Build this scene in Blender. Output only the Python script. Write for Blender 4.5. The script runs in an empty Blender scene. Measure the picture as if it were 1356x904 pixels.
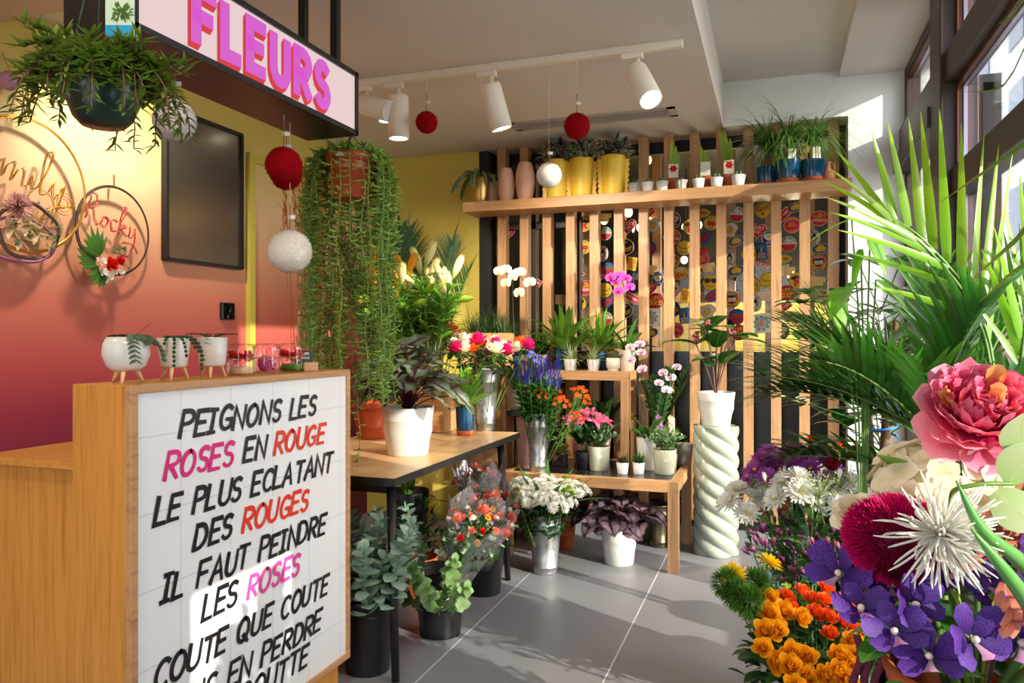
import bpy, math, random
from math import sin, cos, pi, radians, sqrt, atan2
from mathutils import Vector, Matrix, Euler
V = Vector
rnd = random.Random(11)
sc = bpy.context.scene
COL = sc.collection

# ------------------------------------------------------------------ camera, sky, sun, exposure
F, CU, CV, CAMZ, YAW = 1004.0, 678.0, 447.0, 1.33, radians(19.22)
FW = V((-sin(YAW), cos(YAW), 0)); RT = V((cos(YAW), sin(YAW), 0))
cam = bpy.data.cameras.new('camera'); camo = bpy.data.objects.new('camera', cam); COL.objects.link(camo)
camo.location = (0, 0, CAMZ); camo.rotation_euler = (pi / 2, 0, YAW)
cam.sensor_width = 36; cam.lens = 36 * F / 1356; cam.shift_y = -5 / 1356; cam.clip_start = .02
sc.camera = camo
sc.view_settings.view_transform = 'Standard'; sc.view_settings.look = 'None'
sc.view_settings.gamma = 1; sc.view_settings.use_curve_mapping = False
sc.view_settings.exposure = 0.0
try:
    sc.cycles.use_denoising = True; sc.cycles.max_bounces = 8; sc.cycles.diffuse_bounces = 4
    sc.cycles.glossy_bounces = 4; sc.cycles.transmission_bounces = 4; sc.cycles.transparent_max_bounces = 16
    sc.cycles.caustics_reflective = False; sc.cycles.caustics_refractive = False; sc.cycles.sample_clamp_indirect = 6
except Exception:
    pass
SUN_EL, SUN_AZ = radians(19.5), radians(26)
TO_SUN = V((cos(SUN_EL) * cos(SUN_AZ), -cos(SUN_EL) * sin(SUN_AZ), sin(SUN_EL)))
world = bpy.data.worlds.new('sky'); sc.world = world; world.use_nodes = True
nt = world.node_tree; bg = nt.nodes['Background']
sky = nt.nodes.new('ShaderNodeTexSky'); sky.sky_type = 'NISHITA'; sky.sun_disc = False
sky.sun_elevation = radians(40); sky.sun_rotation = radians(100); sky.air_density = .8; sky.dust_density = 2.5; sky.ozone_density = .6
mixw = nt.nodes.new('ShaderNodeMix'); mixw.data_type = 'RGBA'; mixw.inputs[0].default_value = .6
nt.links.new(sky.outputs[0], mixw.inputs[6]); mixw.inputs[7].default_value = (4.2, 4.3, 4.5, 1)
nt.links.new(mixw.outputs[2], bg.inputs[0]); bg.inputs[1].default_value = 1.25
sl = bpy.data.lights.new('sun', 'SUN'); sl.energy = 8; sl.angle = radians(.6); sl.color = (1, .93, .80)
so = bpy.data.objects.new('sun', sl); COL.objects.link(so); so.rotation_euler = TO_SUN.to_track_quat('Z', 'Y').to_euler()
so.location = (6, -2, 5)

def lamp(kind, loc, energy, color, target=None, **kw):
    d = bpy.data.lights.new('lamp', kind); d.energy = energy; d.color = color
    for k, v in kw.items(): setattr(d, k, v)
    o = bpy.data.objects.new('lamp_light', d); COL.objects.link(o); o.location = loc
    if target is not None:
        o.rotation_euler = (V(loc) - V(target)).to_track_quat('Z', 'Y').to_euler()
    return o
WARM = (1, .80, .56)

# ------------------------------------------------------------------ geometry helpers
def at(u, v, X=None, Y=None, Z=None, T=None):
    """a point of the photograph at a known X, Y, height or distance, in metres"""
    a = (u - CU) / F; b = (CV - v) / F
    r = FW + RT * a + V((0, 0, b))
    if X is not None: T = X / r.x
    elif Y is not None: T = Y / r.y
    elif Z is not None: T = (Z - CAMZ) / r.z
    p = r * T
    return V((p.x, p.y, p.z + CAMZ))
def dist(p): return FW.dot(V((p[0], p[1], 0)))
def px(n, p): return n / F * dist(p)

class MB:
    def __init__(s): s.v = []; s.f = []; s.m = []; s.uv = []
    def vert(s, p, uv=(0, 0)):
        s.v.append((p[0], p[1], p[2])); s.uv.append(uv); return len(s.v) - 1
    def face(s, idx, m=0): s.f.append(idx); s.m.append(m)
    def grid(s, rows, uvs, m=0, closed=False):
        base = len(s.v); n = len(rows[0])
        for r, ur in zip(rows, uvs):
            for p, q in zip(r, ur): s.vert(p, q)
        for i in range(len(rows) - 1):
            for j in range(n if closed else n - 1):
                a = base + i * n + j; b = base + i * n + (j + 1) % n
                s.f.append((a, b, b + n, a + n)); s.m.append(m)
    def box(s, c, d, m=0, rz=0):
        cx, cy, cz = c; x, y, z = d[0] / 2, d[1] / 2, d[2] / 2; b = len(s.v); cr, sr = cos(rz), sin(rz)
        for k in (-1, 1):
            for j in (-1, 1):
                for i in (-1, 1):
                    s.vert((cx + i * x * cr - j * y * sr, cy + i * x * sr + j * y * cr, cz + k * z))
        for q in ((0, 2, 3, 1), (4, 5, 7, 6), (0, 1, 5, 4), (2, 6, 7, 3), (0, 4, 6, 2), (1, 3, 7, 5)):
            s.face(tuple(b + t for t in q), m)
    def box2(s, lo, hi, m=0):
        s.box([(a + b) / 2 for a, b in zip(lo, hi)], [abs(b - a) for a, b in zip(lo, hi)], m)
    def lathe(s, prof, n=32, m=0, c=(0, 0, 0), fn=None):
        rows, uvs = [], []
        for i, (r, z) in enumerate(prof):
            row, ur = [], []
            for k in range(n):
                t = 2 * pi * k / n; rr = r * (fn(t, z) if fn else 1)
                row.append((c[0] + rr * cos(t), c[1] + rr * sin(t), c[2] + z)); ur.append((k / n, i / max(1, len(prof) - 1)))
            rows.append(row); uvs.append(ur)
        s.grid(rows, uvs, m, True)
    def tube(s, pts, r, n=6, m=0, cap=True):
        pts = [V(p) for p in pts]; L = len(pts)
        rs = r if isinstance(r, (list, tuple)) else [r] * L
        d0 = (pts[1] - pts[0]).normalized(); u = d0.orthogonal().normalized()
        rows, uvs = [], []
        for i, p in enumerate(pts):
            d = (pts[min(i + 1, L - 1)] - pts[max(i - 1, 0)])
            d = d.normalized() if d.length > 1e-9 else d0
            u = (u - d * u.dot(d)); u = u.normalized() if u.length > 1e-6 else d.orthogonal().normalized()
            w = d.cross(u)
            rows.append([p + (u * cos(2 * pi * k / n) + w * sin(2 * pi * k / n)) * rs[i] for k in range(n)])
            uvs.append([(k / n, i / (L - 1)) for k in range(n)])
        b = len(s.v); s.grid(rows, uvs, m, True)
        if cap:
            s.face(tuple(b + k for k in range(n))[::-1], m); s.face(tuple(b + (L - 1) * n + k for k in range(n)), m)
    def ball(s, c, r, nu=10, nv=6, m=0, sz=1.0):
        rows, uvs = [], []
        for i in range(nv + 1):
            t = pi * i / nv; rr = max(1e-5, r * sin(t))
            rows.append([(c[0] + rr * cos(2 * pi * k / nu), c[1] + rr * sin(2 * pi * k / nu), c[2] - r * sz * cos(t)) for k in range(nu)])
            uvs.append([(k / nu, i / nv) for k in range(nu)])
        s.grid(rows, uvs, m, True)
    def leaf(s, p, d, L, W, droop=.4, shape='lance', n=5, fold=.25, side=None, m=0, wave=0, twist=0):
        p = V(p); d = V(d).normalized()
        if side is None:
            side = d.cross(V((0, 0, 1)))
            if side.length < .15: side = V((rnd.uniform(-1, 1), rnd.uniform(-1, 1), .01))
        side = V(side); side = (side - d * side.dot(d)).normalized()
        rows, uvs = [], []
        dd = d.copy()
        for i in range(n + 1):
            t = i / n
            w = W * PROFILE[shape](t) * .5
            nrm = side.cross(dd).normalized()
            sd = side if not twist else (side * cos(twist * t) + nrm * sin(twist * t)).normalized()
            if twist: nrm = sd.cross(dd).normalized()
            wv = nrm * (wave * W * sin(t * 9 + i)) if wave else V((0, 0, 0))
            rows.append([p - sd * w + nrm * (fold * w) + wv, p.copy(), p + sd * w + nrm * (fold * w) - wv])
            uvs.append([(0, t), (.5, t), (1, t)])
            p = p + dd * (L / n)
            dd = (dd + V((0, 0, -droop / n))).normalized()
        s.grid(rows, uvs, m)
        return p
    def cup(s, r0, r1, h, ang, span, flare=0, m=0, n=4, k=4, ruff=0, c=(0, 0, 0), ph=0):
        rows, uvs = [], []
        for i in range(n + 1):
            t = i / n; row, ur = [], []
            for j in range(k + 1):
                q = j / k - .5
                tt = t * (1 - .55 * (2 * q) ** 2 * t)
                r = r0 + (r1 - r0) * sin(tt * pi / 2) ** .8 + flare * tt ** 3
                z = h * (tt - .25 * abs(flare) / max(h, 1e-6) * tt ** 4)
                sp = span * (.35 + .65 * sin(min(1, t * 1.25) * pi / 2))
                a = ang + sp * q; rr = r + ruff * sin(q * 14 + ph) * t
                row.append((c[0] + rr * cos(a), c[1] + rr * sin(a), c[2] + z + ruff * sin(q * 11 + ph * 2) * t)); ur.append((j / k, t))
            rows.append(row); uvs.append(ur)
        s.grid(rows, uvs, m)
    def xf(s, M, start=0):
        for i in range(start, len(s.v)): s.v[i] = tuple(M @ V(s.v[i]))
    def merge(s, o, M=None, m=None):
        b = len(s.v)
        for p, q in zip(o.v, o.uv):
            s.v.append(tuple(M @ V(p)) if M else p); s.uv.append(q)
        for f, k in zip(o.f, o.m): s.f.append(tuple(b + i for i in f)); s.m.append(k if m is None else m)
    def mesh(s, name, mats, smooth=True):
        me = bpy.data.meshes.new(name); me.from_pydata(s.v, [], s.f); me.update()
        for x in mats: me.materials.append(x)
        if len(mats) > 1: me.polygons.foreach_set('material_index', s.m)
        uvl = me.uv_layers.new(name='UVMap'); li = [0] * len(me.loops); me.loops.foreach_get('vertex_index', li)
        flat = []
        for i in li: flat += s.uv[i]
        uvl.data.foreach_set('uv', flat)
        me.polygons.foreach_set('use_smooth', [smooth] * len(me.polygons))
        return me
PROFILE = {
    'lance': lambda t: max(.03, sin(pi * min(1, (t * .94 + .06)) ** .75)),
    'strap': lambda t: .55 + .45 * min(1, t * 4) if t < .6 else max(.04, 1 - ((t - .6) / .4) ** 1.6),
    'blade': lambda t: max(.03, (1 - t) ** .7 * (.6 + .4 * min(1, t * 5))),
    'oval': lambda t: max(.06, sin(pi * min(1, t * .95 + .05)) ** .6),
    'heart': lambda t: max(.03, min(1, .45 + t * 3.2) * (1 - t ** 1.7) ** .85),
    'petal': lambda t: max(.12, sin(pi * min(1, (t * .86 + .05))) ** .7 * (.55 + .6 * t)),
    'spoon': lambda t: .25 + .75 * max(0, t) ** 1.5 if t < .8 else max(.1, 1 - ((t - .8) / .2) ** 2),
    'hook': lambda t: max(.1, sin(pi * (t * .9 + .08)) ** .5),
}
def crv(pts, n=6):
    """Catmull-Rom through pts"""
    pts = [V(p) for p in pts]; P = [pts[0] * 2 - pts[1]] + pts + [pts[-1] * 2 - pts[-2]]; out = []
    for i in range(1, len(P) - 2):
        for k in range(n):
            t = k / n; a, b, c, d = P[i - 1], P[i], P[i + 1], P[i + 2]
            out.append(.5 * ((2 * b) + (c - a) * t + (2 * a - 5 * b + 4 * c - d) * t * t + (3 * b - a - 3 * c + d) * t ** 3))
    out.append(pts[-1]); return out
def dirv(az, el): return V((cos(az) * cos(el), sin(az) * cos(el), sin(el)))
def U(a, b): return rnd.uniform(a, b)

# ------------------------------------------------------------------ object helpers
def props(o, label=None, cat=None, group=None, kind=None):
    if label: o['label'] = label
    if cat: o['category'] = cat
    if group: o['group'] = group
    if kind: o['kind'] = kind
    return o
def thing(name, label, cat, loc=(0, 0, 0), rz=0, group=None):
    o = bpy.data.objects.new(name, None); COL.objects.link(o); o.empty_display_size = .02
    o.location = loc; o.rotation_euler = (0, 0, rz)
    return props(o, label, cat, group)
def part(name, mb, mats, parent, label=None, smooth=True, bevel=0, loc=None, rot=None):
    if not isinstance(mats, (list, tuple)): mats = [mats]
    o = bpy.data.objects.new(name, mb.mesh(name, mats, smooth)); COL.objects.link(o)
    if parent is not None: o.parent = parent
    if label: o['label'] = label
    if loc is not None: o.location = loc
    if rot is not None: o.rotation_euler = rot
    if bevel:
        b = o.modifiers.new('b', 'BEVEL'); b.width = bevel; b.segments = 2; b.limit_method = 'ANGLE'
    return o
def single(name, mb, mats, label, cat, loc=(0, 0, 0), group=None, smooth=True, bevel=0):
    o = part(name, mb, mats, None, None, smooth, bevel); o.location = loc
    return props(o, label, cat, group)
def struct(name, mb, mats, smooth=False, bevel=0):
    o = part(name, mb, mats, None, None, smooth, bevel); o['kind'] = 'structure'; return o
def copy_thing(root, loc, rot=(0, 0, 0), scale=1, label=None, group=None):
    r = root.copy(); COL.objects.link(r); r.location = loc; r.rotation_euler = rot
    r.scale = (scale,) * 3 if not isinstance(scale, (tuple, list)) else scale
    if label: r['label'] = label
    if group: r['group'] = group
    for ch in list(root.children):
        c = ch.copy(); COL.objects.link(c); c.parent = r
        for g in list(ch.children):
            d = g.copy(); COL.objects.link(d); d.parent = c
    return r
def tilt(az, t): return dirv(az, pi / 2 - t).to_track_quat('Z', 'Y').to_euler()
# ------------------------------------------------------------------ materials
def L1(c): c /= 255; return c / 12.92 if c <= .04045 else ((c + .055) / 1.055) ** 2.4
def rgb(*c): return (L1(c[0]), L1(c[1]), L1(c[2]), 1)
def newmat(name):
    m = bpy.data.materials.new(name); m.use_nodes = True
    return m, m.node_tree, m.node_tree.nodes['Principled BSDF']
def N(nt, t, **kw):
    n = nt.nodes.new(t)
    for k, v in kw.items(): setattr(n, k, v)
    return n
def mixc(nt, fac, a, b, mode='MIX'):
    n = N(nt, 'ShaderNodeMix', data_type='RGBA', blend_type=mode)
    for i, x in ((0, fac), (6, a), (7, b)):
        if hasattr(x, 'is_output'): nt.links.new(x, n.inputs[i])
        else: n.inputs[i].default_value = x
    return n.outputs[2]
def math_(nt, op, a, b=0.0, c=0.0):
    n = N(nt, 'ShaderNodeMath', operation=op)
    for i, x in enumerate((a, b, c)):
        if hasattr(x, 'is_output'): nt.links.new(x, n.inputs[i])
        else: n.inputs[i].default_value = x
    return n.outputs[0]
def ramp(nt, fac, stops, interp='LINEAR'):
    r = N(nt, 'ShaderNodeValToRGB'); r.color_ramp.interpolation = interp
    e = r.color_ramp.elements
    while len(e) > 1: e.remove(e[-1])
    e[0].position = stops[0][0]; e[0].color = stops[0][1]
    for p, c in stops[1:]:
        k = e.new(p); k.color = c
    nt.links.new(fac, r.inputs[0]); return r.outputs[0]
def plain(name, c, rough=.5, metal=0, var=.06, scale=30, spec=.5, emit=None, estr=0, bump=0, bscale=200):
    m, t, b = newmat(name)
    col = rgb(*c)
    if var:
        nz = N(t, 'ShaderNodeTexNoise'); nz.inputs['Scale'].default_value = scale
        co = N(t, 'ShaderNodeTexCoord'); t.links.new(co.outputs['Object'], nz.inputs['Vector'])
        lo = tuple(x * (1 - var * 2) for x in col[:3]) + (1,); hi = tuple(min(1, x * (1 + var * 2)) for x in col[:3]) + (1,)
        t.links.new(mixc(t, nz.outputs[0], lo, hi), b.inputs['Base Color'])
    else: b.inputs['Base Color'].default_value = col
    b.inputs['Roughness'].default_value = rough; b.inputs['Metallic'].default_value = metal
    b.inputs['Specular IOR Level'].default_value = spec
    if emit: b.inputs['Emission Color'].default_value = rgb(*emit); b.inputs['Emission Strength'].default_value = estr
    if bump:
        nb = N(t, 'ShaderNodeTexNoise'); nb.inputs['Scale'].default_value = bscale
        co = N(t, 'ShaderNodeTexCoord'); t.links.new(co.outputs['Object'], nb.inputs['Vector'])
        bp = N(t, 'ShaderNodeBump'); bp.inputs['Strength'].default_value = bump; bp.inputs['Distance'].default_value = .01
        t.links.new(nb.outputs[0], bp.inputs['Height']); t.links.new(bp.outputs[0], b.inputs['Normal'])
    return m
def organic(name, stops, jitter=.25, trans=.35, rough=.45, rib=None, edge=None, tint=None, spots=None, spec=.4):
    """leaf or petal: colour along the blade (UV v), midrib and edge colours, a random shade per leaf, some light through it"""
    m, t, b = newmat(name)
    uv = N(t, 'ShaderNodeUVMap'); sp = N(t, 'ShaderNodeSeparateXYZ'); t.links.new(uv.outputs[0], sp.inputs[0])
    c = ramp(t, sp.outputs[1], [(p, rgb(*k)) for p, k in stops]) if len(stops) > 1 else None
    col = c if c is not None else rgb(*stops[0][1])
    ax = math_(t, 'ABSOLUTE', math_(t, 'SUBTRACT', sp.outputs[0], .5))
    if rib: col = mixc(t, math_(t, 'LESS_THAN', ax, rib[1]), col, rgb(*rib[0]))
    if edge:
        r = N(t, 'ShaderNodeMapRange'); r.inputs[1].default_value = edge[1]; r.inputs[2].default_value = .5; t.links.new(ax, r.inputs[0])
        col = mixc(t, r.outputs[0], col, rgb(*edge[0]))
    if spots:
        vo = N(t, 'ShaderNodeTexVoronoi'); vo.inputs['Scale'].default_value = spots[1]
        t.links.new(uv.outputs[0], vo.inputs['Vector'])
        col = mixc(t, math_(t, 'LESS_THAN', vo.outputs[0], spots[2]), col, rgb(*spots[0]))
    ge = N(t, 'ShaderNodeNewGeometry')
    hs = N(t, 'ShaderNodeHueSaturation')
    mr = N(t, 'ShaderNodeMapRange'); t.links.new(ge.outputs['Random Per Island'], mr.inputs[0])
    mr.inputs[3].default_value = 1 - jitter; mr.inputs[4].default_value = 1 + jitter
    t.links.new(mr.outputs[0], hs.inputs['Value'])
    mh = N(t, 'ShaderNodeMapRange'); t.links.new(ge.outputs['Random Per Island'], mh.inputs[0])
    mh.inputs[3].default_value = .5 - jitter * .05; mh.inputs[4].default_value = .5 + jitter * .05
    t.links.new(mh.outputs[0], hs.inputs['Hue'])
    if hasattr(col, 'is_output'): t.links.new(col, hs.inputs['Color'])
    else: hs.inputs['Color'].default_value = col
    t.links.new(hs.outputs[0], b.inputs['Base Color']); b.inputs['Roughness'].default_value = rough
    b.inputs['Specular IOR Level'].default_value = spec
    if trans:
        tr = N(t, 'ShaderNodeBsdfTranslucent'); mx = N(t, 'ShaderNodeMixShader'); mx.inputs[0].default_value = trans
        t.links.new(hs.outputs[0], tr.inputs[0]); out = t.nodes['Material Output']
        t.links.new(b.outputs[0], mx.inputs[1]); t.links.new(tr.outputs[0], mx.inputs[2]); t.links.new(mx.outputs[0], out.inputs[0])
    return m
def wood(name, c1, c2, axis=2, scale=1.0, rough=.45):
    m, t, b = newmat(name)
    co = N(t, 'ShaderNodeTexCoord'); mp = N(t, 'ShaderNodeMapping'); t.links.new(co.outputs['Object'], mp.inputs[0])
    s = [38 * scale] * 3; s[axis] = 1.6 * scale; mp.inputs['Scale'].default_value = s
    n1 = N(t, 'ShaderNodeTexNoise'); n1.inputs['Scale'].default_value = 1.5; n1.inputs['Detail'].default_value = 5; n1.inputs['Distortion'].default_value = .6
    t.links.new(mp.outputs[0], n1.inputs['Vector'])
    n2 = N(t, 'ShaderNodeTexNoise'); n2.inputs['Scale'].default_value = 6; n2.inputs['Detail'].default_value = 3
    t.links.new(mp.outputs[0], n2.inputs['Vector'])
    f = math_(t, 'ADD', math_(t, 'MULTIPLY', n1.outputs[0], .65), math_(t, 'MULTIPLY', n2.outputs[0], .35))
    t.links.new(ramp(t, f, [(.32, rgb(*c2)), (.5, rgb(*c1)), (.7, tuple(min(1, x * 1.12) for x in rgb(*c1)[:3]) + (1,))]), b.inputs['Base Color'])
    b.inputs['Roughness'].default_value = rough
    return m
def glass(name, refl=.12, tint=(1, 1, 1, 1), rough=.02, haze=0):
    m, t, b = newmat(name); t.nodes.remove(b)
    tr = N(t, 'ShaderNodeBsdfTransparent'); tr.inputs[0].default_value = tint
    gl = N(t, 'ShaderNodeBsdfGlossy'); gl.inputs['Roughness'].default_value = rough
    lw = N(t, 'ShaderNodeLayerWeight'); lw.inputs[0].default_value = .2
    mx = N(t, 'ShaderNodeMixShader')
    if haze:
        df = N(t, 'ShaderNodeBsdfDiffuse'); m2 = N(t, 'ShaderNodeMixShader'); m2.inputs[0].default_value = haze; t.links.new(tr.outputs[0], m2.inputs[1]); t.links.new(df.outputs[0], m2.inputs[2]); tr = m2
    t.links.new(math_(t, 'MINIMUM', math_(t, 'ADD', math_(t, 'MULTIPLY', lw.outputs['Fresnel'], .5), refl), .9), mx.inputs[0])
    t.links.new(tr.outputs[0], mx.inputs[1]); t.links.new(gl.outputs[0], mx.inputs[2])
    t.links.new(mx.outputs[0], t.nodes['Material Output'].inputs[0])
    return m
def emis(name, c, s):
    m, t, b = newmat(name)
    b.inputs['Base Color'].default_value = (.02, .02, .02, 1); b.inputs['Emission Color'].default_value = rgb(*c); b.inputs['Emission Strength'].default_value = s
    return m

OAK = wood('oak_z', (186, 142, 96), (150, 108, 68), 2); OAKX = wood('oak_x', (190, 144, 96), (154, 110, 68), 0); OAKY = wood('oak_y', (190, 144, 96), (154, 110, 68), 1)
OAKTOP = wood('pale_oak_y', (214, 176, 124), (190, 150, 98), 1, .8, .35)
DESK = wood('desk_oak', (202, 140, 60), (172, 110, 42), 2); DESKY = wood('desk_oak_y', (202, 140, 60), (172, 110, 42), 1)
BLACK = plain('black_metal', (22, 21, 20), .4, 0, .03); BLACKPL = plain('black_plastic', (24, 24, 25), .35, 0, .03)
BLACKTOP = plain('black_top', (38, 36, 36), .25, 0, .05)
WHITE = plain('white_ceramic', (220, 217, 209), .22, 0, .01); WHITEM = plain('white_matt', (226, 224, 218), .5, 0, .02)
CREAM = plain('cream_ceramic', (216, 206, 182), .3, 0, .02); BEIGE = plain('beige_ceramic', (176, 158, 138), .4, 0, .03)
SAGEP = plain('sage_enamel', (196, 198, 172), .35, 0, .03)
TERRA = plain('terracotta', (186, 92, 48), .7, 0, .06, 20); TERRAPL = plain('terracotta_plastic', (176, 76, 40), .35, 0, .04)
TERRAL = plain('pale_terracotta', (206, 130, 88), .65, 0, .05)
BLUEG = plain('petrol_blue_glaze', (12, 66, 98), .15, 0, .1, 12)
YELP = plain('yellow_pot', (240, 200, 64), .45, 0, .02); PINKV = plain('blush_vase', (228, 178, 148), .55, 0, .02); PINKP = plain('pink_pot', (226, 140, 138), .4, 0, .02)
BLUSHG = plain('blush_glaze', (214, 168, 160), .15, 0, .03)
BRASS = plain('brass', (196, 160, 92), .28, .9, .05); BRONZE = plain('bronze_tin', (98, 88, 66), .35, .8, .1)
GREENP = plain('dark_green_glaze', (30, 58, 44), .25, 0, .25, 14)
SOIL = plain('soil', (48, 34, 24), .95, 0, .3, 80)
STRING = plain('string', (222, 214, 196), .8, 0, .02); TWINE = plain('twine', (150, 112, 66), .9, 0, .1, 300)
DARKWIRE = plain('dark_wire', (58, 42, 34), .5, .3, .05); GOLDWIRE = plain('gold_wire', (214, 164, 70), .3, .9, .03)
REDWIRE = plain('red_wire', (178, 62, 58), .35, .6, .03)
PAPER = plain('paper', (236, 232, 222), .7, 0, .01)
def galva():
    m, t, b = newmat('galvanised'); co = N(t, 'ShaderNodeTexCoord'); vo = N(t, 'ShaderNodeTexVoronoi'); vo.inputs['Scale'].default_value = 40
    t.links.new(co.outputs['Object'], vo.inputs['Vector'])
    t.links.new(ramp(t, vo.outputs['Color'], [(0, rgb(150, 154, 156)), (1, rgb(196, 198, 196))]), b.inputs['Base Color'])
    b.inputs['Metallic'].default_value = .85; b.inputs['Roughness'].default_value = .38; return m
GALV = galva()
LAMPW = plain('lamp_cream', (232, 224, 204), .45, 0, .01)
CLEAR = glass('clear_glass', .05); CELLO = glass('cellophane', .22, (.97, .97, .98, 1), .1, .10)
WINGLASS = glass('window_glass', .08); PARTGLASS = glass('partition_glass', .01, (.95, .95, .95, 1), .01)

G_MID = organic('leaf_mid', [(0, (58, 98, 34)), (1, (96, 140, 52))], .3, .3, .4, ((120, 160, 78), .04))
G_DARK = organic('leaf_dark', [(0, (26, 58, 24)), (1, (44, 84, 36))], .3, .2, .35)
G_LIME = organic('leaf_lime', [(0, (120, 160, 40)), (1, (150, 190, 60))], .25, .45, .4)
G_PALMLIT = organic('leaf_palm_lit', [(0, (108, 156, 24)), (1, (154, 198, 34))], .25, .5, .32, spec=.6)
G_DPALM = organic('leaf_dark_palm', [(0, (34, 70, 30)), (1, (58, 98, 38))], .3, .3, .35, spec=.6)
G_GLOSS = organic('leaf_gloss', [(0, (40, 88, 30)), (1, (62, 118, 40))], .25, .2, .22, ((100, 150, 70), .03), spec=.7)
G_BANANA = organic('leaf_banana', [(0, (122, 160, 58)), (1, (168, 198, 92))], .3, .4, .35)
G_RUSCH = organic('leaf_succulent', [(0, (76, 112, 40)), (1, (140, 168, 66))], .3, .25, .3)
G_EUC = organic('leaf_eucalyptus', [(0, (118, 152, 132)), (1, (156, 182, 162))], .25, .2, .55, ((158, 180, 146), .04))
G_EUCY = organic('leaf_eucalyptus_young', [(0, (106, 146, 70)), (1, (128, 160, 104))], .25, .3, .5)
G_SEDUM = organic('leaf_sedum', [(0, (96, 132, 88)), (1, (140, 172, 124))], .3, .1, .5)
G_CACT = plain('cactus_green', (92, 108, 62), .8, 0, .12, 60)
G_SPIDER = organic('leaf_spider_plant', [(0, (190, 206, 150)), (1, (120, 166, 70))], .2, .35, .4, ((222, 226, 180), .22))
G_TRAD = organic('leaf_tradescantia', [(0, (80, 104, 74)), (1, (110, 134, 94))], .3, .15, .35, ((60, 70, 56), .1), ((196, 208, 190), .28))
G_TRADP = organic('leaf_purple', [(0, (70, 26, 58)), (1, (98, 36, 80))], .3, .2, .4)
G_BEG = organic('leaf_begonia', [(0, (70, 40, 42)), (.35, (140, 156, 134)), (.8, (116, 130, 100)), (1, (66, 66, 44))], .3, .15, .35, ((74, 36, 46), .07), ((60, 76, 36), .34))
G_BEGD = organic('leaf_dark_begonia', [(0, (48, 26, 34)), (.5, (128, 110, 120)), (1, (56, 32, 40))], .5, .12, .35, ((36, 20, 28), .06), ((58, 26, 36), .32))
G_BEGU = organic('leaf_begonia_red', [(0, (96, 34, 40)), (1, (78, 36, 36))], .3, .25, .4)
STEM = organic('stem_green', [(0, (78, 112, 44)), (1, (96, 132, 52))], .2, 0, .5); STEMB = plain('stem_brown', (110, 76, 62), .7, 0, .1)
TRUNK = plain('trunk', (112, 88, 62), .9, 0, .25, 40, bump=.5); BULB = plain('ponytail_bulb', (112, 88, 66), .9, 0, .25, 60, bump=.6)

# room materials
def floor_mat():
    m, t, b = newmat('floor_tiles'); ge = N(t, 'ShaderNodeNewGeometry'); s = N(t, 'ShaderNodeSeparateXYZ'); t.links.new(ge.outputs['Position'], s.inputs[0])
    def line(o, off, sp, w):
        f = math_(t, 'FRACT', math_(t, 'DIVIDE', math_(t, 'ADD', o, -off + 20 * sp), sp))
        return math_(t, 'LESS_THAN', f, w / sp)
    gx = line(s.outputs[0], -1.318, .683, .006); gy = line(s.outputs[1], 3.384, .747, .004)
    nz = N(t, 'ShaderNodeTexNoise'); nz.inputs['Scale'].default_value = 3; nz.inputs['Detail'].default_value = 8
    t.links.new(ge.outputs['Position'], nz.inputs['Vector'])
    c = mixc(t, nz.outputs[0], rgb(126, 127, 131), rgb(146, 146, 148))
    c = mixc(t, gy, c, rgb(128, 126, 124)); c = mixc(t, gx, c, rgb(222, 220, 214))
    t.links.new(c, b.inputs['Base Color']); b.inputs['Roughness'].default_value = .42; return m
FLOOR = floor_mat()
def ombre(name):
    m, t, b = newmat(name); ge = N(t, 'ShaderNodeNewGeometry'); s = N(t, 'ShaderNodeSeparateXYZ'); t.links.new(ge.outputs['Position'], s.inputs[0])
    f = math_(t, 'DIVIDE', s.outputs[2], 2.7)
    t.links.new(ramp(t, f, [(.25, rgb(112, 22, 58)), (.37, rgb(150, 36, 60)), (.45, rgb(172, 66, 64)), (.56, rgb(188, 104, 84)), (.68, rgb(204, 152, 116)), (.78, rgb(212, 178, 138)), (.9, rgb(206, 186, 100)), (1, rgb(206, 188, 92))]), b.inputs['Base Color'])
    b.inputs['Roughness'].default_value = .6; return m
OMBRE = ombre('ombre_paint')
YELLOWW = plain('yellow_paint', (204, 184, 84), .6, 0, .01, 3); WHITEW = plain('white_paint', (226, 227, 222), .7, 0, .01, 3)
CEIL = plain('ceiling_paint', (216, 208, 198), .8, 0, .01, 3); CEIL_WARM = plain('soffit_warm_light', (200, 176, 150), .8, 0, .01, 3)  # soffit brown is warm light tinted into the ceiling colour
LIMEP = plain('lime_paint', (188, 176, 74), .5, 0, .02)
FRAMEB = plain('window_brown', (54, 40, 34), .45, 0, .05); FRAMER = plain('window_redwood', (92, 42, 26), .4, 0, .08); ALU = plain('aluminium_bead', (150, 152, 170), .3, .7, .02)
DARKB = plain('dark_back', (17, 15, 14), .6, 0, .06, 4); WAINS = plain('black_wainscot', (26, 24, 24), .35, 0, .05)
def bark_mat():
    m, t, b = newmat('weathered_timber'); co = N(t, 'ShaderNodeTexCoord'); mp = N(t, 'ShaderNodeMapping'); t.links.new(co.outputs['Object'], mp.inputs[0]); mp.inputs['Scale'].default_value = (2, 2, 11)
    nz = N(t, 'ShaderNodeTexNoise'); nz.inputs['Scale'].default_value = 3; nz.inputs['Detail'].default_value = 7; t.links.new(mp.outputs[0], nz.inputs['Vector'])
    t.links.new(ramp(t, nz.outputs[0], [(.36, rgb(30, 22, 20)), (.44, rgb(150, 92, 60)), (.6, rgb(182, 124, 86)), (.75, rgb(120, 80, 60))]), b.inputs['Base Color']); b.inputs['Roughness'].default_value = .85; return m
BARK = bark_mat()
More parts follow.
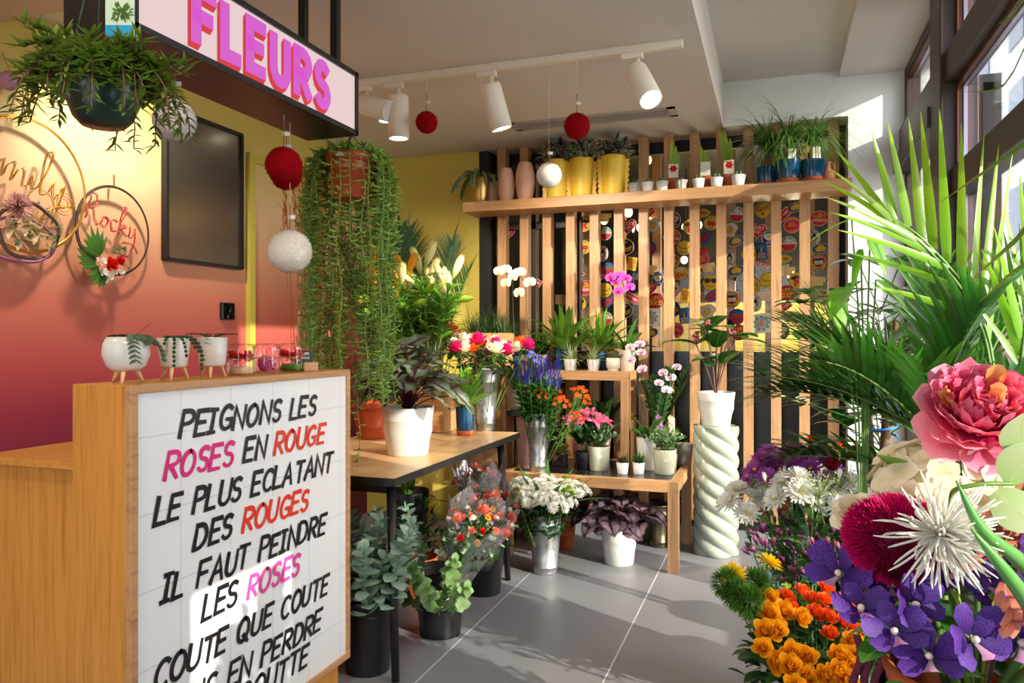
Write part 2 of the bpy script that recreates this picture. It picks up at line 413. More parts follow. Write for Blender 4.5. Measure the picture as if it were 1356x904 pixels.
# ------------------------------------------------------------------ lettering made of strokes
def arc(cx, cy, rx, ry, a0, a1, n=8):
    return [(cx + rx * cos(radians(a0 + (a1 - a0) * i / n)), cy + ry * sin(radians(a0 + (a1 - a0) * i / n))) for i in range(n + 1)]
PB = [(0, 1)] + arc(.3, .75, .3, .25, 90, -90, 7) + [(0, .48)]
GLY = {
 'A': (.7, [[(0, 0), (.35, 1), (.7, 0)], [(.13, .36), (.58, .36)]]),
 'B': (.62, [[(0, 0), (0, 1)], PB, [(0, .5)] + arc(.32, .25, .32, .25, 90, -90, 7) + [(0, 0)]]),
 'C': (.62, [arc(.36, .5, .36, .5, 50, 310, 12)]),
 'D': (.66, [[(0, 0), (0, 1)], [(0, 1)] + arc(.2, .5, .46, .5, 90, -90, 9) + [(0, 0)]]),
 'E': (.55, [[(.55, 1), (0, 1), (0, 0), (.55, 0)], [(0, .52), (.48, .52)]]),
 'F': (.55, [[(.58, 1), (0, 1), (0, 0)], [(0, .5), (.48, .5)]]),
 'G': (.68, [arc(.36, .5, .36, .5, 50, 290, 12) + [(.66, .1), (.66, .42), (.36, .42)]]),
 'H': (.62, [[(0, 0), (0, 1)], [(.62, 0), (.62, 1)], [(0, .5), (.62, .5)]]),
 'I': (.40, [[(.2, 0), (.2, 1)], [(0, 1), (.4, 1)], [(0, 0), (.4, 0)]]),
 'K': (.6, [[(0, 0), (0, 1)], [(.6, 1), (0, .45)], [(.16, .58), (.6, 0)]]),
 'L': (.52, [[(0, 1), (0, 0), (.52, 0)]]),
 'M': (.8, [[(0, 0), (.06, 1), (.4, .25), (.74, 1), (.8, 0)]]),
 'N': (.64, [[(0, 0), (0, 1), (.64, 0), (.64, 1)]]),
 'O': (.72, [arc(.36, .5, .36, .5, 90, 450, 16)]),
 'P': (.58, [[(0, 0), (0, 1)], PB]),
 'Q': (.74, [arc(.36, .5, .36, .5, 90, 450, 16), [(.42, .26), (.76, -.08)]]),
 'R': (.6, [[(0, 0), (0, 1)], PB, [(.2, .48), (.6, 0)]]),
 'S': (.56, [arc(.28, .755, .26, .245, 40, 250, 8) + arc(.28, .255, .27, .255, 70, -150, 8)]),
 'T': (.64, [[(0, 1), (.64, 1)], [(.32, 1), (.32, 0)]]),
 'U': (.62, [[(0, 1), (0, .34)] + arc(.31, .32, .31, .32, 180, 360, 8) + [(.62, 1)]]),
 'V': (.62, [[(0, 1), (.31, 0), (.62, 1)]]),
 'X': (.6, [[(0, 0), (.6, 1)], [(0, 1), (.6, 0)]]),
 'Y': (.6, [[(0, 1), (.3, .5), (.6, 1)], [(.3, .5), (.3, 0)]]), ' ': (.35, [])}
LIFT = [0.0]
def ribbon(mb, pts, w, P, m=0, taper=0, caps=True):
    """flat brush stroke of width w along 2D pts; P maps (x, y) to 3D"""
    LIFT[0] += .00003; p = [V((a, b)) for a, b in pts]; L, R = [], []
    n = len(p)
    for i in range(n):
        d0 = (p[i] - p[i - 1]).normalized() if i else (p[1] - p[0]).normalized()
        d1 = (p[i + 1] - p[i]).normalized() if i < n - 1 else d0
        d = d0 + d1; d = d.normalized() if d.length > .2 else d0
        k = 1 / max(.55, d.dot(d0)); hw = w * .5 * k * (1 - taper * (i / (n - 1)))
        nn = V((-d.y, d.x)); q = p[i]
        if caps and i == 0: q = q - d * w * .35
        if caps and i == n - 1: q = q + d * w * .3
        L.append(q + nn * hw); R.append(q - nn * hw)
    b = len(mb.v)
    for q in L: mb.vert(P(q.x, q.y))
    for q in R: mb.vert(P(q.x, q.y))
    for i in range(n - 1): mb.face((b + i, b + n + i, b + n + i + 1, b + i + 1), m)
def text_width(s, gap=.16): return sum(GLY.get(c, GLY[' '])[0] + gap for c in s) - gap
def write(mb, s, P, x0, y0, h, w, slant=0, gap=.16, m=None, sx=1.0, jit=0, taper=0):
    """strokes for the string s, cap height h, baseline start (x0, y0)"""
    x = x0
    for c in s:
        adv, st = GLY.get(c, GLY[' '])
        jx, jy, js = (U(-jit, jit), U(-jit, jit), 1 + U(-jit, jit)) if jit else (0, 0, 1)
        for k in st:
            q = [(x + (a * js * sx + b * slant + jx) * h, y0 + (b * js + jy) * h) for a, b in k]
            ribbon(mb, q, w * h * (1 + U(-jit, jit) * 1.5), P, 0 if m is None else m, taper)
        x += (adv + gap) * h * sx
    return x

# ------------------------------------------------------------------ the room
XL, XR, YB, ZC, ZH = -2.95, .72, 5.1, 2.68, 2.96
b = MB(); b.box2((-3.2, -2.2, -.1), (6, 9, 0)); struct('floor', b, FLOOR)
b = MB(); b.box2((XL - .15, -2.2, 0), (XL, YB + .2, 3.1)); struct('wall_left', b, OMBRE)
b = MB(); b.box2((XL, YB, 0), (-2.035, YB + .25, ZC)); struct('wall_back', b, YELLOWW)
b = MB(); b.box2((.413, 5.03, 0), (XR + .14, 5.35, 3.1)); struct('wall_right', b, WHITEW)
b = MB(); b.box2((-.32, 5.03, ZC), (.413, 5.35, 3.1)); struct('wall_header', b, WHITEW)
b = MB(); b.box2((-3.1, -2.3, 0), (-2.4, -2.2, 3.1)); b.box2((.2, -2.3, 0), (XR + .1, -2.2, 3.1)); b.box2((-2.4, -2.3, 2.5), (.2, -2.2, 3.1)); struct('wall_front', b, WHITEW)
b = MB(); b.box2((-2.4, -2.26, 0), (.2, -2.255, 2.5)); struct('added_fill_pane', b, WINGLASS)  # unseen glazed front added behind the camera for sky fill
b = MB(); b.box2((-3.1, 2.21, ZC), (-.32, 5.35, 3.1)); b.box2((-.32, -2.2, ZH), (.36, 5.03, 3.1)); b.box2((.36, -2.2, ZH - .04), (.9, 5.03, 3.1)); struct('ceiling', b, CEIL)
b = MB(); b.box2((-3.1, -2.2, 2.6), (-.32, 2.21, 3.1)); struct('ceiling_soffit', b, CEIL_WARM)
b = MB(); b.box2((-2.035, 5.03, 0), (.413, 5.36, .10)); struct('baseboard_back', b, FLOOR)
b = MB(); b.box2((-2.035, 5.06, .10), (.413, 5.30, .135)); b.box2((-2.035, 5.28, ZC - .08), (.413, 5.34, ZC)); b.box2((-2.035, 5.12, .13), (-1.965, 5.34, ZC))
b.box2((.38, 5.24, .13), (.413, 5.3, ZC)); struct('trim_1', b, DARKB)
b = MB(); b.box2((-1.965, 5.26, .40), (.413, 5.31, 1.237)); b.box2((-1.965, 5.24, 1.20), (.413, 5.33, 1.237)); struct('trim_2', b, WAINS)
b = MB(); b.box2((-1.965, 5.25, .135), (.413, 5.30, .40)); struct('trim_3', b, BARK)
b = MB(); b.box2((-1.965, 5.285, 1.237), (.413, 5.289, ZC - .08)); struct('window_1', b, PARTGLASS)
# a framed glass door in the left of the partition
b = MB()
for x in (-1.93, -1.67, -1.40, -1.33): b.box2((x - .022, 5.25, .13), (x + .022, 5.33, ZC - .08))
for z in (2.12, 2.5): b.box2((-1.93, 5.25, z), (-1.33, 5.33, z + .05))
struct('door_1', b, FRAMEB)
# the next room, seen dimly through the glass
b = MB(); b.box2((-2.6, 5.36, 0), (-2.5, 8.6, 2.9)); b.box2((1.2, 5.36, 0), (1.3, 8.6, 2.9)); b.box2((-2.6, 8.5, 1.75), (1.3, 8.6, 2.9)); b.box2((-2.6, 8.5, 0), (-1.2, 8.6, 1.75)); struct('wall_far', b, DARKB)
b = MB(); b.box2((-1.2, 8.5, 0), (1.3, 8.6, 1.75)); struct('wall_far', b, YELLOWW)
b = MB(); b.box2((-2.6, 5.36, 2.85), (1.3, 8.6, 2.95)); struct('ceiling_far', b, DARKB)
b = MB()
for i in range(9):
    x = -1.55 + i * .3; b.box2((x - .035, 6.4, 0), (x + .035, 6.47, 2.85))  # added posts standing in for the slats' reflection in the glass
b.box2((-1.8, 6.3, 1.62), (1.1, 6.5, 1.70)); struct('slat_reflection', b, OAK)

# storefront windows on the right
GY = [(3.95, 5.03), (1.8, 3.72)]
b = MB()
posts = [(3.72, 3.95), (1.6, 1.8)]
for lo, hi in posts: b.box2((XR - .05, lo, 0), (XR + .10, hi, ZH))
b.box2((XR, 4.97, 0), (XR + .08, 5.03, ZH))
for i, (lo, hi) in enumerate(GY):
    b.box2((XR - .03, lo, 2.43), (XR + .08, hi, 2.57)); b.box2((XR, lo, 2.88), (XR + .08, hi, ZH)); b.box2((XR, lo, 0), (XR + .1, hi, .35))
    if i: b.box2((XR - .01, lo, 1.94), (XR + .08, hi, 2.06))
    else: b.box2((XR - .06, lo, 2.30), (XR + .07, hi, 2.40))
struct('window_2', b, FRAMEB, bevel=.006)
# unseen baffle added against sun on counter and wall, one pane for the bouquet
b = MB(); b.box2((XR, -2.2, 0), (XR + .08, .56, ZH)); b.box2((XR, 1.05, 0), (XR + .08, 1.6, ZH)); b.box2((XR, .56, 0), (XR + .08, 1.05, 1.08)); b.box2((XR, .56, 1.53), (XR + .08, 1.05, ZH)); struct('added_sun_baffle', b, FRAMEB)
b = MB(); b.box2((XR + .03, .56, 1.08), (XR + .034, 1.05, 1.53)); struct('baffle_pane', b, WINGLASS)
b = MB()
for lo, hi in GY:
    for z0, z1 in ((.35, 2.43), (2.57, 2.88)):
        for y in (lo + .012, hi - .012): b.box2((XR + .012, y - .012, z0), (XR + .06, y + .012, z1))
        for z in (z0 + .01, z1 - .01): b.box2((XR + .012, lo, z - .01), (XR + .06, hi, z + .01))
struct('window_3', b, FRAMER)
b = MB()
for lo, hi in GY:
    for z0, z1 in ((.35, 2.43), (2.57, 2.88)):
        for y in (lo + .028, hi - .028): b.box2((XR + .035, y - .004, z0), (XR + .05, y + .004, z1))
        for z in (z0 + .022, z1 - .022): b.box2((XR + .035, lo, z - .003), (XR + .05, hi, z + .003))
struct('window_4', b, ALU)
b = MB()
for lo, hi in GY:
    b.box2((XR + .052, lo, .35), (XR + .056, hi, 2.43)); b.box2((XR + .052, lo, 2.57), (XR + .056, hi, 2.88))
struct('window_5', b, WINGLASS)
# the building across the street
t = thing('street_building', 'pale rendered building across the street seen through the shop windows', 'building', (7.5, 24, 0))
b = MB(); b.box2((0, -13.5, 0), (1, 26, 16)); part('wall', b, plain('render', (206, 204, 198), .9, 0, .04, 1), t, smooth=False)
b = MB(); b.box2((-.06, -13.5, 0), (0, 26, 3.2)); part('shopfront', b, plain('shopfront', (120, 92, 78), .6, 0, .1, 1), t, smooth=False)
DKW = plain('dark_window', (70, 78, 88), .15, 0, .05)
for i in range(9):
    for z in (4.2, 7.6, 11):
        b = MB(); b.box2((-.04, -12.5 + i * 4.2, z), (.02, -10.9 + i * 4.2, z + 2.1)); part('window', b, DKW, t, smooth=False)

# ------------------------------------------------------------------ slatted oak screen and long shelf
t = thing('slat_screen', 'screen of upright oak slats in front of the stickered glass', 'screen', (-.761, 5.14, .135))
for i in range(14):
    x = -1.858 + i * .1688; b = MB(); b.box2((x + .761 - .031, -.04, 0), (x + .761 + .031, .04, ZC - .135)); part('slat', b, OAK, t, smooth=False, bevel=.002)
b = MB(); b.box2((-2.05, 4.85, 2.198), (.42, 5.10, 2.268)); o = single('wall_shelf', b, OAKX, 'long thick oak shelf fixed high across the slatted screen', 'shelf', smooth=False, bevel=.003)
SH = 2.268

# ------------------------------------------------------------------ reception counter with painted tile panel
CX, CY0, CY1, CZ = -1.53, 1.478, 2.512, 1.21
t = thing('reception_counter', 'oak counter with white tiled front painted with French verses', 'counter', (CX, 0, 0))
b = MB(); b.box2((-.19, CY0, .12), (-.012, CY1, CZ)); part('carcass', b, DESK, t, smooth=False, bevel=.002)
b = MB(); b.box2((-.19, CY0 + .03, 0), (-.03, CY1 - .03, .12)); part('plinth', b, DESK, t, smooth=False)
b = MB()
b.box2((-.012, CY0, .12), (.006, CY0 + .022, CZ)); b.box2((-.012, CY1 - .022, .12), (.006, CY1, CZ))
b.box2((-.012, CY0 + .022, CZ - .022), (.006, CY1 - .022, CZ)); b.box2((-.012, CY0 + .022, .12), (.006, CY1 - .022, .142))
part('panel_frame', b, OAKY, t, smooth=False, bevel=.0015)
def tile_mat():
    m, tt, bb = newmat('white_wall_tiles'); ge = N(tt, 'ShaderNodeNewGeometry'); s = N(tt, 'ShaderNodeSeparateXYZ'); tt.links.new(ge.outputs['Position'], s.inputs[0])
    def ln(o, off, sp): return math_(tt, 'LESS_THAN', math_(tt, 'FRACT', math_(tt, 'DIVIDE', math_(tt, 'SUBTRACT', o, off), sp)), .003 / sp)
    c = mixc(tt, math_(tt, 'MAXIMUM', ln(s.outputs[1], 1.652 - 2, .2), ln(s.outputs[2], 1.072 - 2, .2)), rgb(238, 239, 238), rgb(214, 215, 213))
    tt.links.new(c, bb.inputs['Base Color']); bb.inputs['Roughness'].default_value = .16; return m
b = MB(); b.box2((-.012, CY0 + .022, .142), (-.002, CY1 - .022, CZ - .022)); part('tile_panel', b, tile_mat(), t, smooth=False)
INK = plain('black_paint', (26, 24, 28), .3, 0, .2, 14); PINKI = plain('pink_paint', (222, 26, 122), .35, 0, .05, 20); REDI = plain('red_paint', (228, 52, 24), .35, 0, .05, 20); PINK2 = plain('rose_paint', (224, 76, 156), .35, 0, .05, 20)
def board_yz(u, v): p = at(u, v, X=CX); return p.y, p.z
LINES = [('PEIGNONS LES', 238, 420, 547, [(0, 12, INK)]), ('ROSES EN ROUGE', 217, 431, 584, [(0, 5, PINKI), (5, 8, INK), (8, 14, REDI)]),
  ('LE PLUS ECLATANT', 203, 441, 622, [(0, 16, INK)]), ('DES ROUGES', 256, 410, 671, [(0, 3, INK), (3, 10, REDI)]), ('IL FAUT PEINDRE', 212, 432, 703, [(0, 15, INK)]),
  ('LES ROSES', 267, 399, 756, [(0, 3, INK), (3, 9, PINK2)]), ('COUTE QUE COUTE', 203, 436, 782, [(0, 15, INK)]), ('SANS EN PERDRE', 205, 427, 829, [(0, 14, INK)]), ('UNE GOUTTE', 246, 409, 876, [(0, 10, INK)])]
for s, u0, u1, vb, cols in LINES:
    y1, zb = board_yz(u1, vb); y0, _ = board_yz(u0, vb)
    h = .066; sx = (y1 - y0 - .25 * h) / (text_width(s, .23) * h)
    LIFT[0] = 0; Pm = lambda y, z: (.0005 + LIFT[0], y, z)
    for i0, i1, m in cols:
        b = MB(); x = y0 + sum(GLY[c][0] + .23 for c in s[:i0]) * h * sx
        write(b, s[i0:i1], Pm, x, zb - .004, h, .225, .26, .23, None, sx, .04, .25)
        part('painted_lettering', b, m, t, {PINKI: 'pink lettering', PINK2: 'pink lettering', REDI: 'red lettering', INK: 'black lettering'}[m], smooth=False)
t = thing('reception_desk', 'lower oak desk adjoining the left end of the tiled counter', 'desk', (-1.9, 2, 0))
b = MB(); b.box2((-.19, -.49, 0), (.178, .5, .985)); part('carcass', b, DESK, t, smooth=False)
b = MB(); b.box2((-.19, -.515, .985), (.178, .5, 1.005)); part('top', b, DESKY, t, smooth=False, bevel=.002)

# ------------------------------------------------------------------ hanging light-box sign
t = thing('lightbox_sign', 'black hanging light box sign with pink lettering over the counter', 'sign', (CX, 0, 2.108))
BOXI = plain('sign_box', (30, 24, 22), .35, 0, .04)
b = MB(); b.box2((-.22, CY0, 0), (-.006, 2.565, .242)); part('box', b, BOXI, t, smooth=False)
b = MB(); y0, y1 = CY0, 2.567
b.box2((-.006, y0, 0), (.008, y0 + .022, .242)); b.box2((-.006, y1 - .016, 0), (.008, y1, .242)); b.box2((-.006, y0, 0), (.008, y1, .018)); b.box2((-.006, y0, .224), (.008, y1, .242))
part('bezel', b, BLACK, t, smooth=False)
b = MB(); b.box2((-.006, y0 + .022, .018), (.0, y1 - .016, .224)); part('lit_panel', b, emis('sign_glow', (252, 222, 222), .80), t, smooth=False)
RS = emis('sign_red', (226, 40, 44), .80); PS = emis('sign_pink', (226, 92, 214), .84)
for mat_, off, k in ((RS, 6, .0008), (PS, 0, .0016)):
    b = MB()
    for q in range(off, -1, -1):
        dx, dz = -.0020 * q, -.0030 * q; e = k - .00003 * q
        Pm = lambda y, z: (e, y + dx, z + dz)
        x = 1.708; h = .138
        for c in 'FLEURS':
            adv, st = GLY[c]; s0 = .072 / .62
            for kk in st: ribbon(b, [(x + a * s0, .056 + bb * h) for a, bb in kk], .041, Pm, 0, 0, c not in 'ULE' or True)
            x += adv * s0 + .0525
    part('lettering', b, mat_, t, 'red drop shade' if off else 'pink letters', smooth=False)
for x, y in ((-.03, 2.465), (-.195, 2.50), (-.03, 1.6), (-.195, 1.6)):
    b = MB(); b.box2((x - .014, y - .014, .242), (x + .014, y + .014, .492 if y < 2.2 else .572)); b.box2((x - .025, y - .04, .242), (x + .025, y + .04, .25)); part('pole', b, BLACK, t, smooth=False)

# ------------------------------------------------------------------ left wall: dark panel, door, switch
t = thing('wall_panel', 'dark grey glossy panel in a thin black frame on the ombre wall', 'panel', (XL, 3.345, 1.735))
b = MB(); b.box2((0, -.28, 0), (.02, .28, .763)); part('screen', b, plain('dark_screen', (140, 137, 132), .2, .9, .03), t, smooth=False)
b = MB()
for y in (-.287, .287): b.box2((0, y - .009, -.008), (.035, y + .009, .771))
for z in (-.004, .767): b.box2((0, -.287, z - .009), (.035, .287, z + .009))
part('frame', b, BLACKPL, t, smooth=False)
b = MB(); b.box2((XL, 3.74, 0), (XL + .012, 4.66, 2.37)); struct('door_2', b, OMBRE)
b = MB()
for y in (3.70, 4.66): b.box2((XL, y, 0), (XL + .03, y + .05, 2.37))
b.box2((XL, 3.70, 2.37), (XL + .03, 4.71, 2.42)); struct('trim_5', b, LIMEP)
p = at(299, 412, X=XL)
t = thing('wall_thermostat', 'small glossy black square thermostat on the coral wall', 'thermostat', p)
b = MB(); b.box2((0, -.052, -.048), (.022, .052, .048)); part('housing', b, BLACKPL, t, smooth=False, bevel=.004)
b = MB(); b.box2((.022, -.045, -.042), (.0235, .045, .042)); part('display', b, plain('gloss_black', (14, 14, 15), .04, 0, 0), t, smooth=False)

# ------------------------------------------------------------------ tables
def bar(b, p, q, r, n=10): b.tube([p, q], r, n)
t = thing('display_table', 'long table with pale wood top, black edge and black legs beside the counter', 'table', (-1.82, 3.41, 0))
b = MB(); b.box2((-.40, -.765, .752), (.41, .765, .78)); part('table_top', b, OAKTOP, t, smooth=False)
b = MB(); b.box2((-.402, -.768, .748), (.412, .768, .7795)); part('edge_band', b, BLACK, t, smooth=False)
for y in (-.68, .64): b = MB(); b.box2((-.34, y, .70), (.35, y + .04, .748)); part('under_frame', b, BLACK, t, smooth=False)
for x0, x1, y0, y1 in ((.345, .43, -.67, -.79), (.345, .43, .62, .51), (-.33, -.40, -.67, -.78), (-.33, -.40, .62, .74)):
    b = MB(); b.tube([(x0, y0, .748), (x1, y1, .0)], [.02, .016], 12); part('leg', b, BLACK, t)
TZ = .78
t = thing("low_table", "low oak table with inset black top in front of the slats", "table", (-1.05, 4.685, 0))
x0, x1, y0, y1 = -.53, .53, -.355, .355
b = MB(); b.box2((x0 + .05, y0 + .05, .47), (x1 - .05, y1 - .05, .512)); part('table_top', b, BLACKTOP, t, smooth=False)
for lo, hi, m in (((x0, y0, .455), (x1, y0 + .05, .518), OAKX), ((x0, y1 - .05, .455), (x1, y1, .518), OAKX), ((x0, y0 + .05, .455), (x0 + .05, y1 - .05, .518), OAKY), ((x1 - .05, y0 + .05, .455), (x1, y1 - .05, .518), OAKY)):
    b = MB(); b.box2(lo, hi); part('rail', b, m, t, smooth=False, bevel=.002)
for x in (x0, x1 - .06):
    for y in (y0, y1 - .06): b = MB(); b.box2((x, y, 0), (x + .06, y + .06, .455)); part('leg', b, OAK, t, smooth=False, bevel=.002)
LZ = .512
t = thing('display_stand', 'tall narrow oak stand on the low table carrying small potted plants', 'stand', (-1.165, 4.885, LZ))
x0, x1, y0, y1 = -.29, .29, -.135, .135
b = MB(); b.box2((x0, y0, .546), (x1, y1, .604)); part('top', b, OAKX, t, smooth=False, bevel=.002)
for x in (x0, x1 - .055):
    for y in (y0, y1 - .055): b = MB(); b.box2((x, y, 0), (x + .055, y + .055, .546)); part('leg', b, OAK, t, smooth=False, bevel=.002)
SZ = LZ + .604

# ------------------------------------------------------------------ ceiling fittings
ty = 3.5
b = MB(); b.box2((-2.3, ty - .018, ZC - .034), (-.40, ty + .018, ZC)); single('lighting_track', b, LAMPW, 'white lighting track across the ceiling carrying the spotlights', 'track', smooth=False, bevel=.002)
b = MB()
GLOW = emis('spot_lens', (255, 244, 220), 14)
def spotlight(x, aim, label, lit, r=.054, L=.21):
    t = thing('track_spotlight', label, 'spotlight', (x, ty, ZC - .034), group='white spotlights on the track')
    b = MB(); b.box((-.01, 0, -.014), (.10, .034, .028)); part('adapter', b, LAMPW, t, smooth=False, bevel=.003)
    b = MB(); b.tube([(.015, 0, -.02), (.015, 0, -.09)], .012, 12); part('arm', b, LAMPW, t)
    d = V(aim).normalized(); c = V((.015, 0, -.10)) - d * .02
    q = d.to_track_quat('Z', 'Y').to_matrix().to_4x4(); q.translation = c
    b = MB(); b.lathe([(0, -.01), (r * .94, -.01), (r, .0), (r, L), (r * .9, L), (r * .86, L - .012)], 28); b.xf(q); part('head', b, LAMPW, t)
    b = MB(); b.lathe([(0, L - .012), (r * .88, L - .012)], 24); b.xf(q); part('lens', b, GLOW if lit else WHITE, t)
    if lit:
        e = V((x, ty, ZC - .034)) + c + d * (L + .02)
        lamp('SPOT', e, lit, (1, .86, .68), e + (d if lit < 80 else V((.05, .75, -.6))), spot_size=radians(75 if lit < 80 else 88), spot_blend=.6, shadow_soft_size=.04)
spotlight(at(483, 100, Y=ty).x, (.9, -.3, -.35), 'track spotlight half hidden behind the sign end, pointing sideways', 0)
spotlight(at(524, 100, Y=ty).x, (0, .02, -1), 'track spotlight pointing straight down beside the sign', 24)
spotlight(at(647, 95, Y=ty).x, (.22, .18, -.95), 'track spotlight tilted slightly between the two red pompoms', 150)
spotlight(at(840, 70, Y=ty).x, (.36, -.42, -.72), 'brightly lit track spotlight nearest the end of the track', 30)
b = MB(); x0, x1, y0, y1 = -1.60, -.56, 4.49, 4.68; z = ZC
b.box2((x0, y0, z - .006), (x1, y0 + .03, z)); b.box2((x0, y1 - .03, z - .006), (x1, y1, z)); b.box2((x0, y0, z - .006), (x0 + .05, y1, z)); b.box2((x1 - .05, y0, z - .006), (x1, y1, z))
t = thing('ceiling_vent', 'long slotted air vent in the ceiling in front of the shelf', 'vent', (0, 0, 0))
part('frame', b, plain('vent_grey', (176, 170, 164), .5, 0, .02), t, smooth=False)
b = MB(); b.box2((x0 + .05, y0 + .03, z - .002), (x1 - .05, y1 - .03, z)); part('slot_back', b, BLACKPL, t, smooth=False)
b = MB()
for i in range(4): yy = y0 + .03 + .13 * (i + .5) / 4; b.box2((x0 + .05, yy - .005, z - .006), (x1 - .05, yy + .005, z - .002))
part('louvres', b, plain('vent_grey_light', (190, 184, 178), .5, 0, .02), t, smooth=False)
# a warm wall washer over the wreaths; downlights out of view added as fill
def downlight(x, y, z, e, tgt, size=80, col=WARM):
    t = thing('wash_fill_downlight', 'round recessed ceiling downlight for wall wash and added fill', 'ceiling light', (x, y, z), group='recessed downlights')
    b = MB(); b.lathe([(.052, -.004), (.042, -.006), (.036, .0)], 20); part('ring', b, WHITEM, t)
    b = MB(); b.lathe([(0, -.001), (.037, -.001)], 20); part('lens', b, GLOW, t)
    lamp('SPOT', (x, y, z - .03), e, col, tgt, spot_size=radians(size), spot_blend=.7, shadow_soft_size=.05)
downlight(-2.50, 2.62, ZC, 95, (-2.95, 2.80, 1.9), 110, (1, .88, .70))
downlight(-2.3, 1.0, 2.6, 30, (-2.6, 1.4, 1.2), 110)
downlight(-.9, .6, 2.6, 55, (-1.3, 1.6, .8), 120, (1, .88, .72))
downlight(-1.0, -1.0, 2.6, 45, (-.9, -.6, 0), 130, (1, .9, .78))
downlight(-2.3, 4.2, ZC, 18, (-2.2, 4.7, 1.2), 110)
# ------------------------------------------------------------------ pots and buckets (each returns its profile height)
def pot_mb(rt, rb, h, rim=.0, wall=.006, n=36, soil=.85, foot=0):
    b = MB(); pr = [(0, 0), (rb * .96, 0), (rb, .004)]
    if rim: pr += [(rb + (rt - rb) * .8, h - rim), (rt * 1.06, h - rim + .001), (rt * 1.08, h - .003), (rt * 1.06, h)]
    else: pr += [(rb + (rt - rb) * .5, h * .5), (rt, h - .003), (rt - .001, h)]
    pr += [(rt - wall, h - .002), (rt - wall * 1.4, h * .5), (rb * .9, .01)]
    b.lathe(pr, n); return b
def soil_mb(r, z, n=24):
    b = MB(); b.lathe([(0, z + .004), (r * .6, z + .005), (r, z)], n); return b
def bucket(label, loc, rt, rb, h, mat, group=None, name='flower_bucket', handle=False, bands=True):
    t = thing(name, label, 'bucket', loc, 0, group)
    b = MB(); pr = [(0, 0), (rb, 0), (rb, .006)]
    lip = [(rt + .004, h - .008), (rt + .006, h - .003), (rt + .002, h), (rt - .004, h - .002)]
    if bands:
        for z in (h * .12, h * .78):
            r = rb + (rt - rb) * z / h; pr += [(r, z - .006), (r + .004, z - .002), (r + .004, z + .003), (r, z + .007)]
    b.lathe(pr + [(rt, h - .012)] + lip + [(rb * .95, .02), (0, .02)], 40); part('body', b, mat, t)
    b = MB(); b.lathe([(0, h * .8), (rt - .012, h * .8)], 24); part('water', b, plain_water, t)
    if handle:
        b = MB(); b.tube(crv([(rt + .004, 0, h - .03), (rt * .8, -rt * .7, h - .09), (0, -rt * 1.05, h - .13), (-rt * .8, -rt * .7, h - .09), (-rt - .004, 0, h - .03)], 5), .003, 6); part('handle', b, plain_handle, t)
    return t
plain_water = plain('dark_water', (26, 34, 30), .05, 0, 0); plain_handle = plain('white_handle', (210, 208, 204), .5, 0, 0)
def planter(name, label, cat, loc, pot, soil, foliage, extra=(), rz=0, group=None):
    """a potted plant: pot = (mb, mat), soil = (r, z), foliage = (mb, mat)"""
    t = thing(name, label, cat, loc, rz, group)
    part('pot', pot[0], pot[1], t)
    if soil: part('soil', soil_mb(*soil), SOIL, t)
    if foliage: part('foliage', foliage[0], foliage[1], t)
    for e in extra: part(*e[:3], t, *(e[3:]))
    return t

# ------------------------------------------------------------------ foliage makers (all around the origin, growing up)
def strap_rosette(b, n, L, W, z=0, el=(20, 80), droop=(.5, 1.2), shape='strap', r=.006, seg=6, fold=.3, m=0):
    for i in range(n):
        az = i * 2.4 + U(-.3, .3); el_ = radians(el[0] + (el[1] - el[0]) * (i / max(1, n - 1)) + U(-6, 6))
        b.leaf((r * cos(az), r * sin(az), z), dirv(az, el_), L * U(.75, 1.1), W * U(.85, 1.1), U(*droop), shape, seg, fold, m=m)
def bush(b, n, R, H, z0, L, W, shape='lance', m=0, fill=.5, droop=.4, el=(-20, 60), seg=4, fold=.25, wave=0, low=0.0):
    """leaves spread through the upper half of an ellipsoid"""
    for i in range(n):
        az = U(0, 2 * pi); ph = math.asin(U(low, 1)); k = U(fill, 1)
        p = V((R * k * cos(ph) * cos(az), R * k * cos(ph) * sin(az), z0 + H * k * sin(ph)))
        d = dirv(az + U(-.9, .9), radians(U(*el)))
        b.leaf(p, d, L * U(.7, 1.15), W * U(.8, 1.15), U(.3, 1.3) * droop, shape, seg, fold, m=m, wave=wave)
def stalks(b, pts, z0, r=.0025, base=.02, n=4):
    for p in pts:
        a = V((U(-base, base), U(-base, base), z0)); mid = (a + V(p)) * .5 + V((0, 0, .02)); b.tube(crv([a, mid, p], 4), r, n)
def sprig_bush(n, R, H, z0, m_leaf, L, W, per=8, shape='oval', spread=1.0, droop=.3, r=.002, seg=3, fold=.2):
    """stems rising from the middle, each with leaves along it: returns (stems, leaves)"""
    s, b = MB(), MB()
    for i in range(n):
        az = i * 2.4 + U(-.3, .3); k = sqrt((i + .5) / n) * spread
        tip = V((R * k * cos(az), R * k * sin(az), z0 + H * (1 - .45 * k * k) * U(.85, 1.05)))
        a = V((tip.x * .15, tip.y * .15, z0)); mid = V((tip.x * .45, tip.y * .45, z0 + (tip.z - z0) * .62))
        c = crv([a, mid, tip], 5); s.tube(c, r, 4, cap=False)
        for j in range(per):
            f = .3 + .7 * j / (per - 1); q = c[min(len(c) - 1, int(f * (len(c) - 1)))]
            aa = j * 2.4 + i; el = radians(20 + 50 * f)
            b.leaf(q, dirv(aa, el), L * U(.8, 1.1) * (1.1 - .4 * f), W * U(.85, 1.1), droop, shape, seg, fold)
        b.leaf(tip, (tip - mid), L * .6, W * .6, .1, shape, seg, fold)
    return s, b
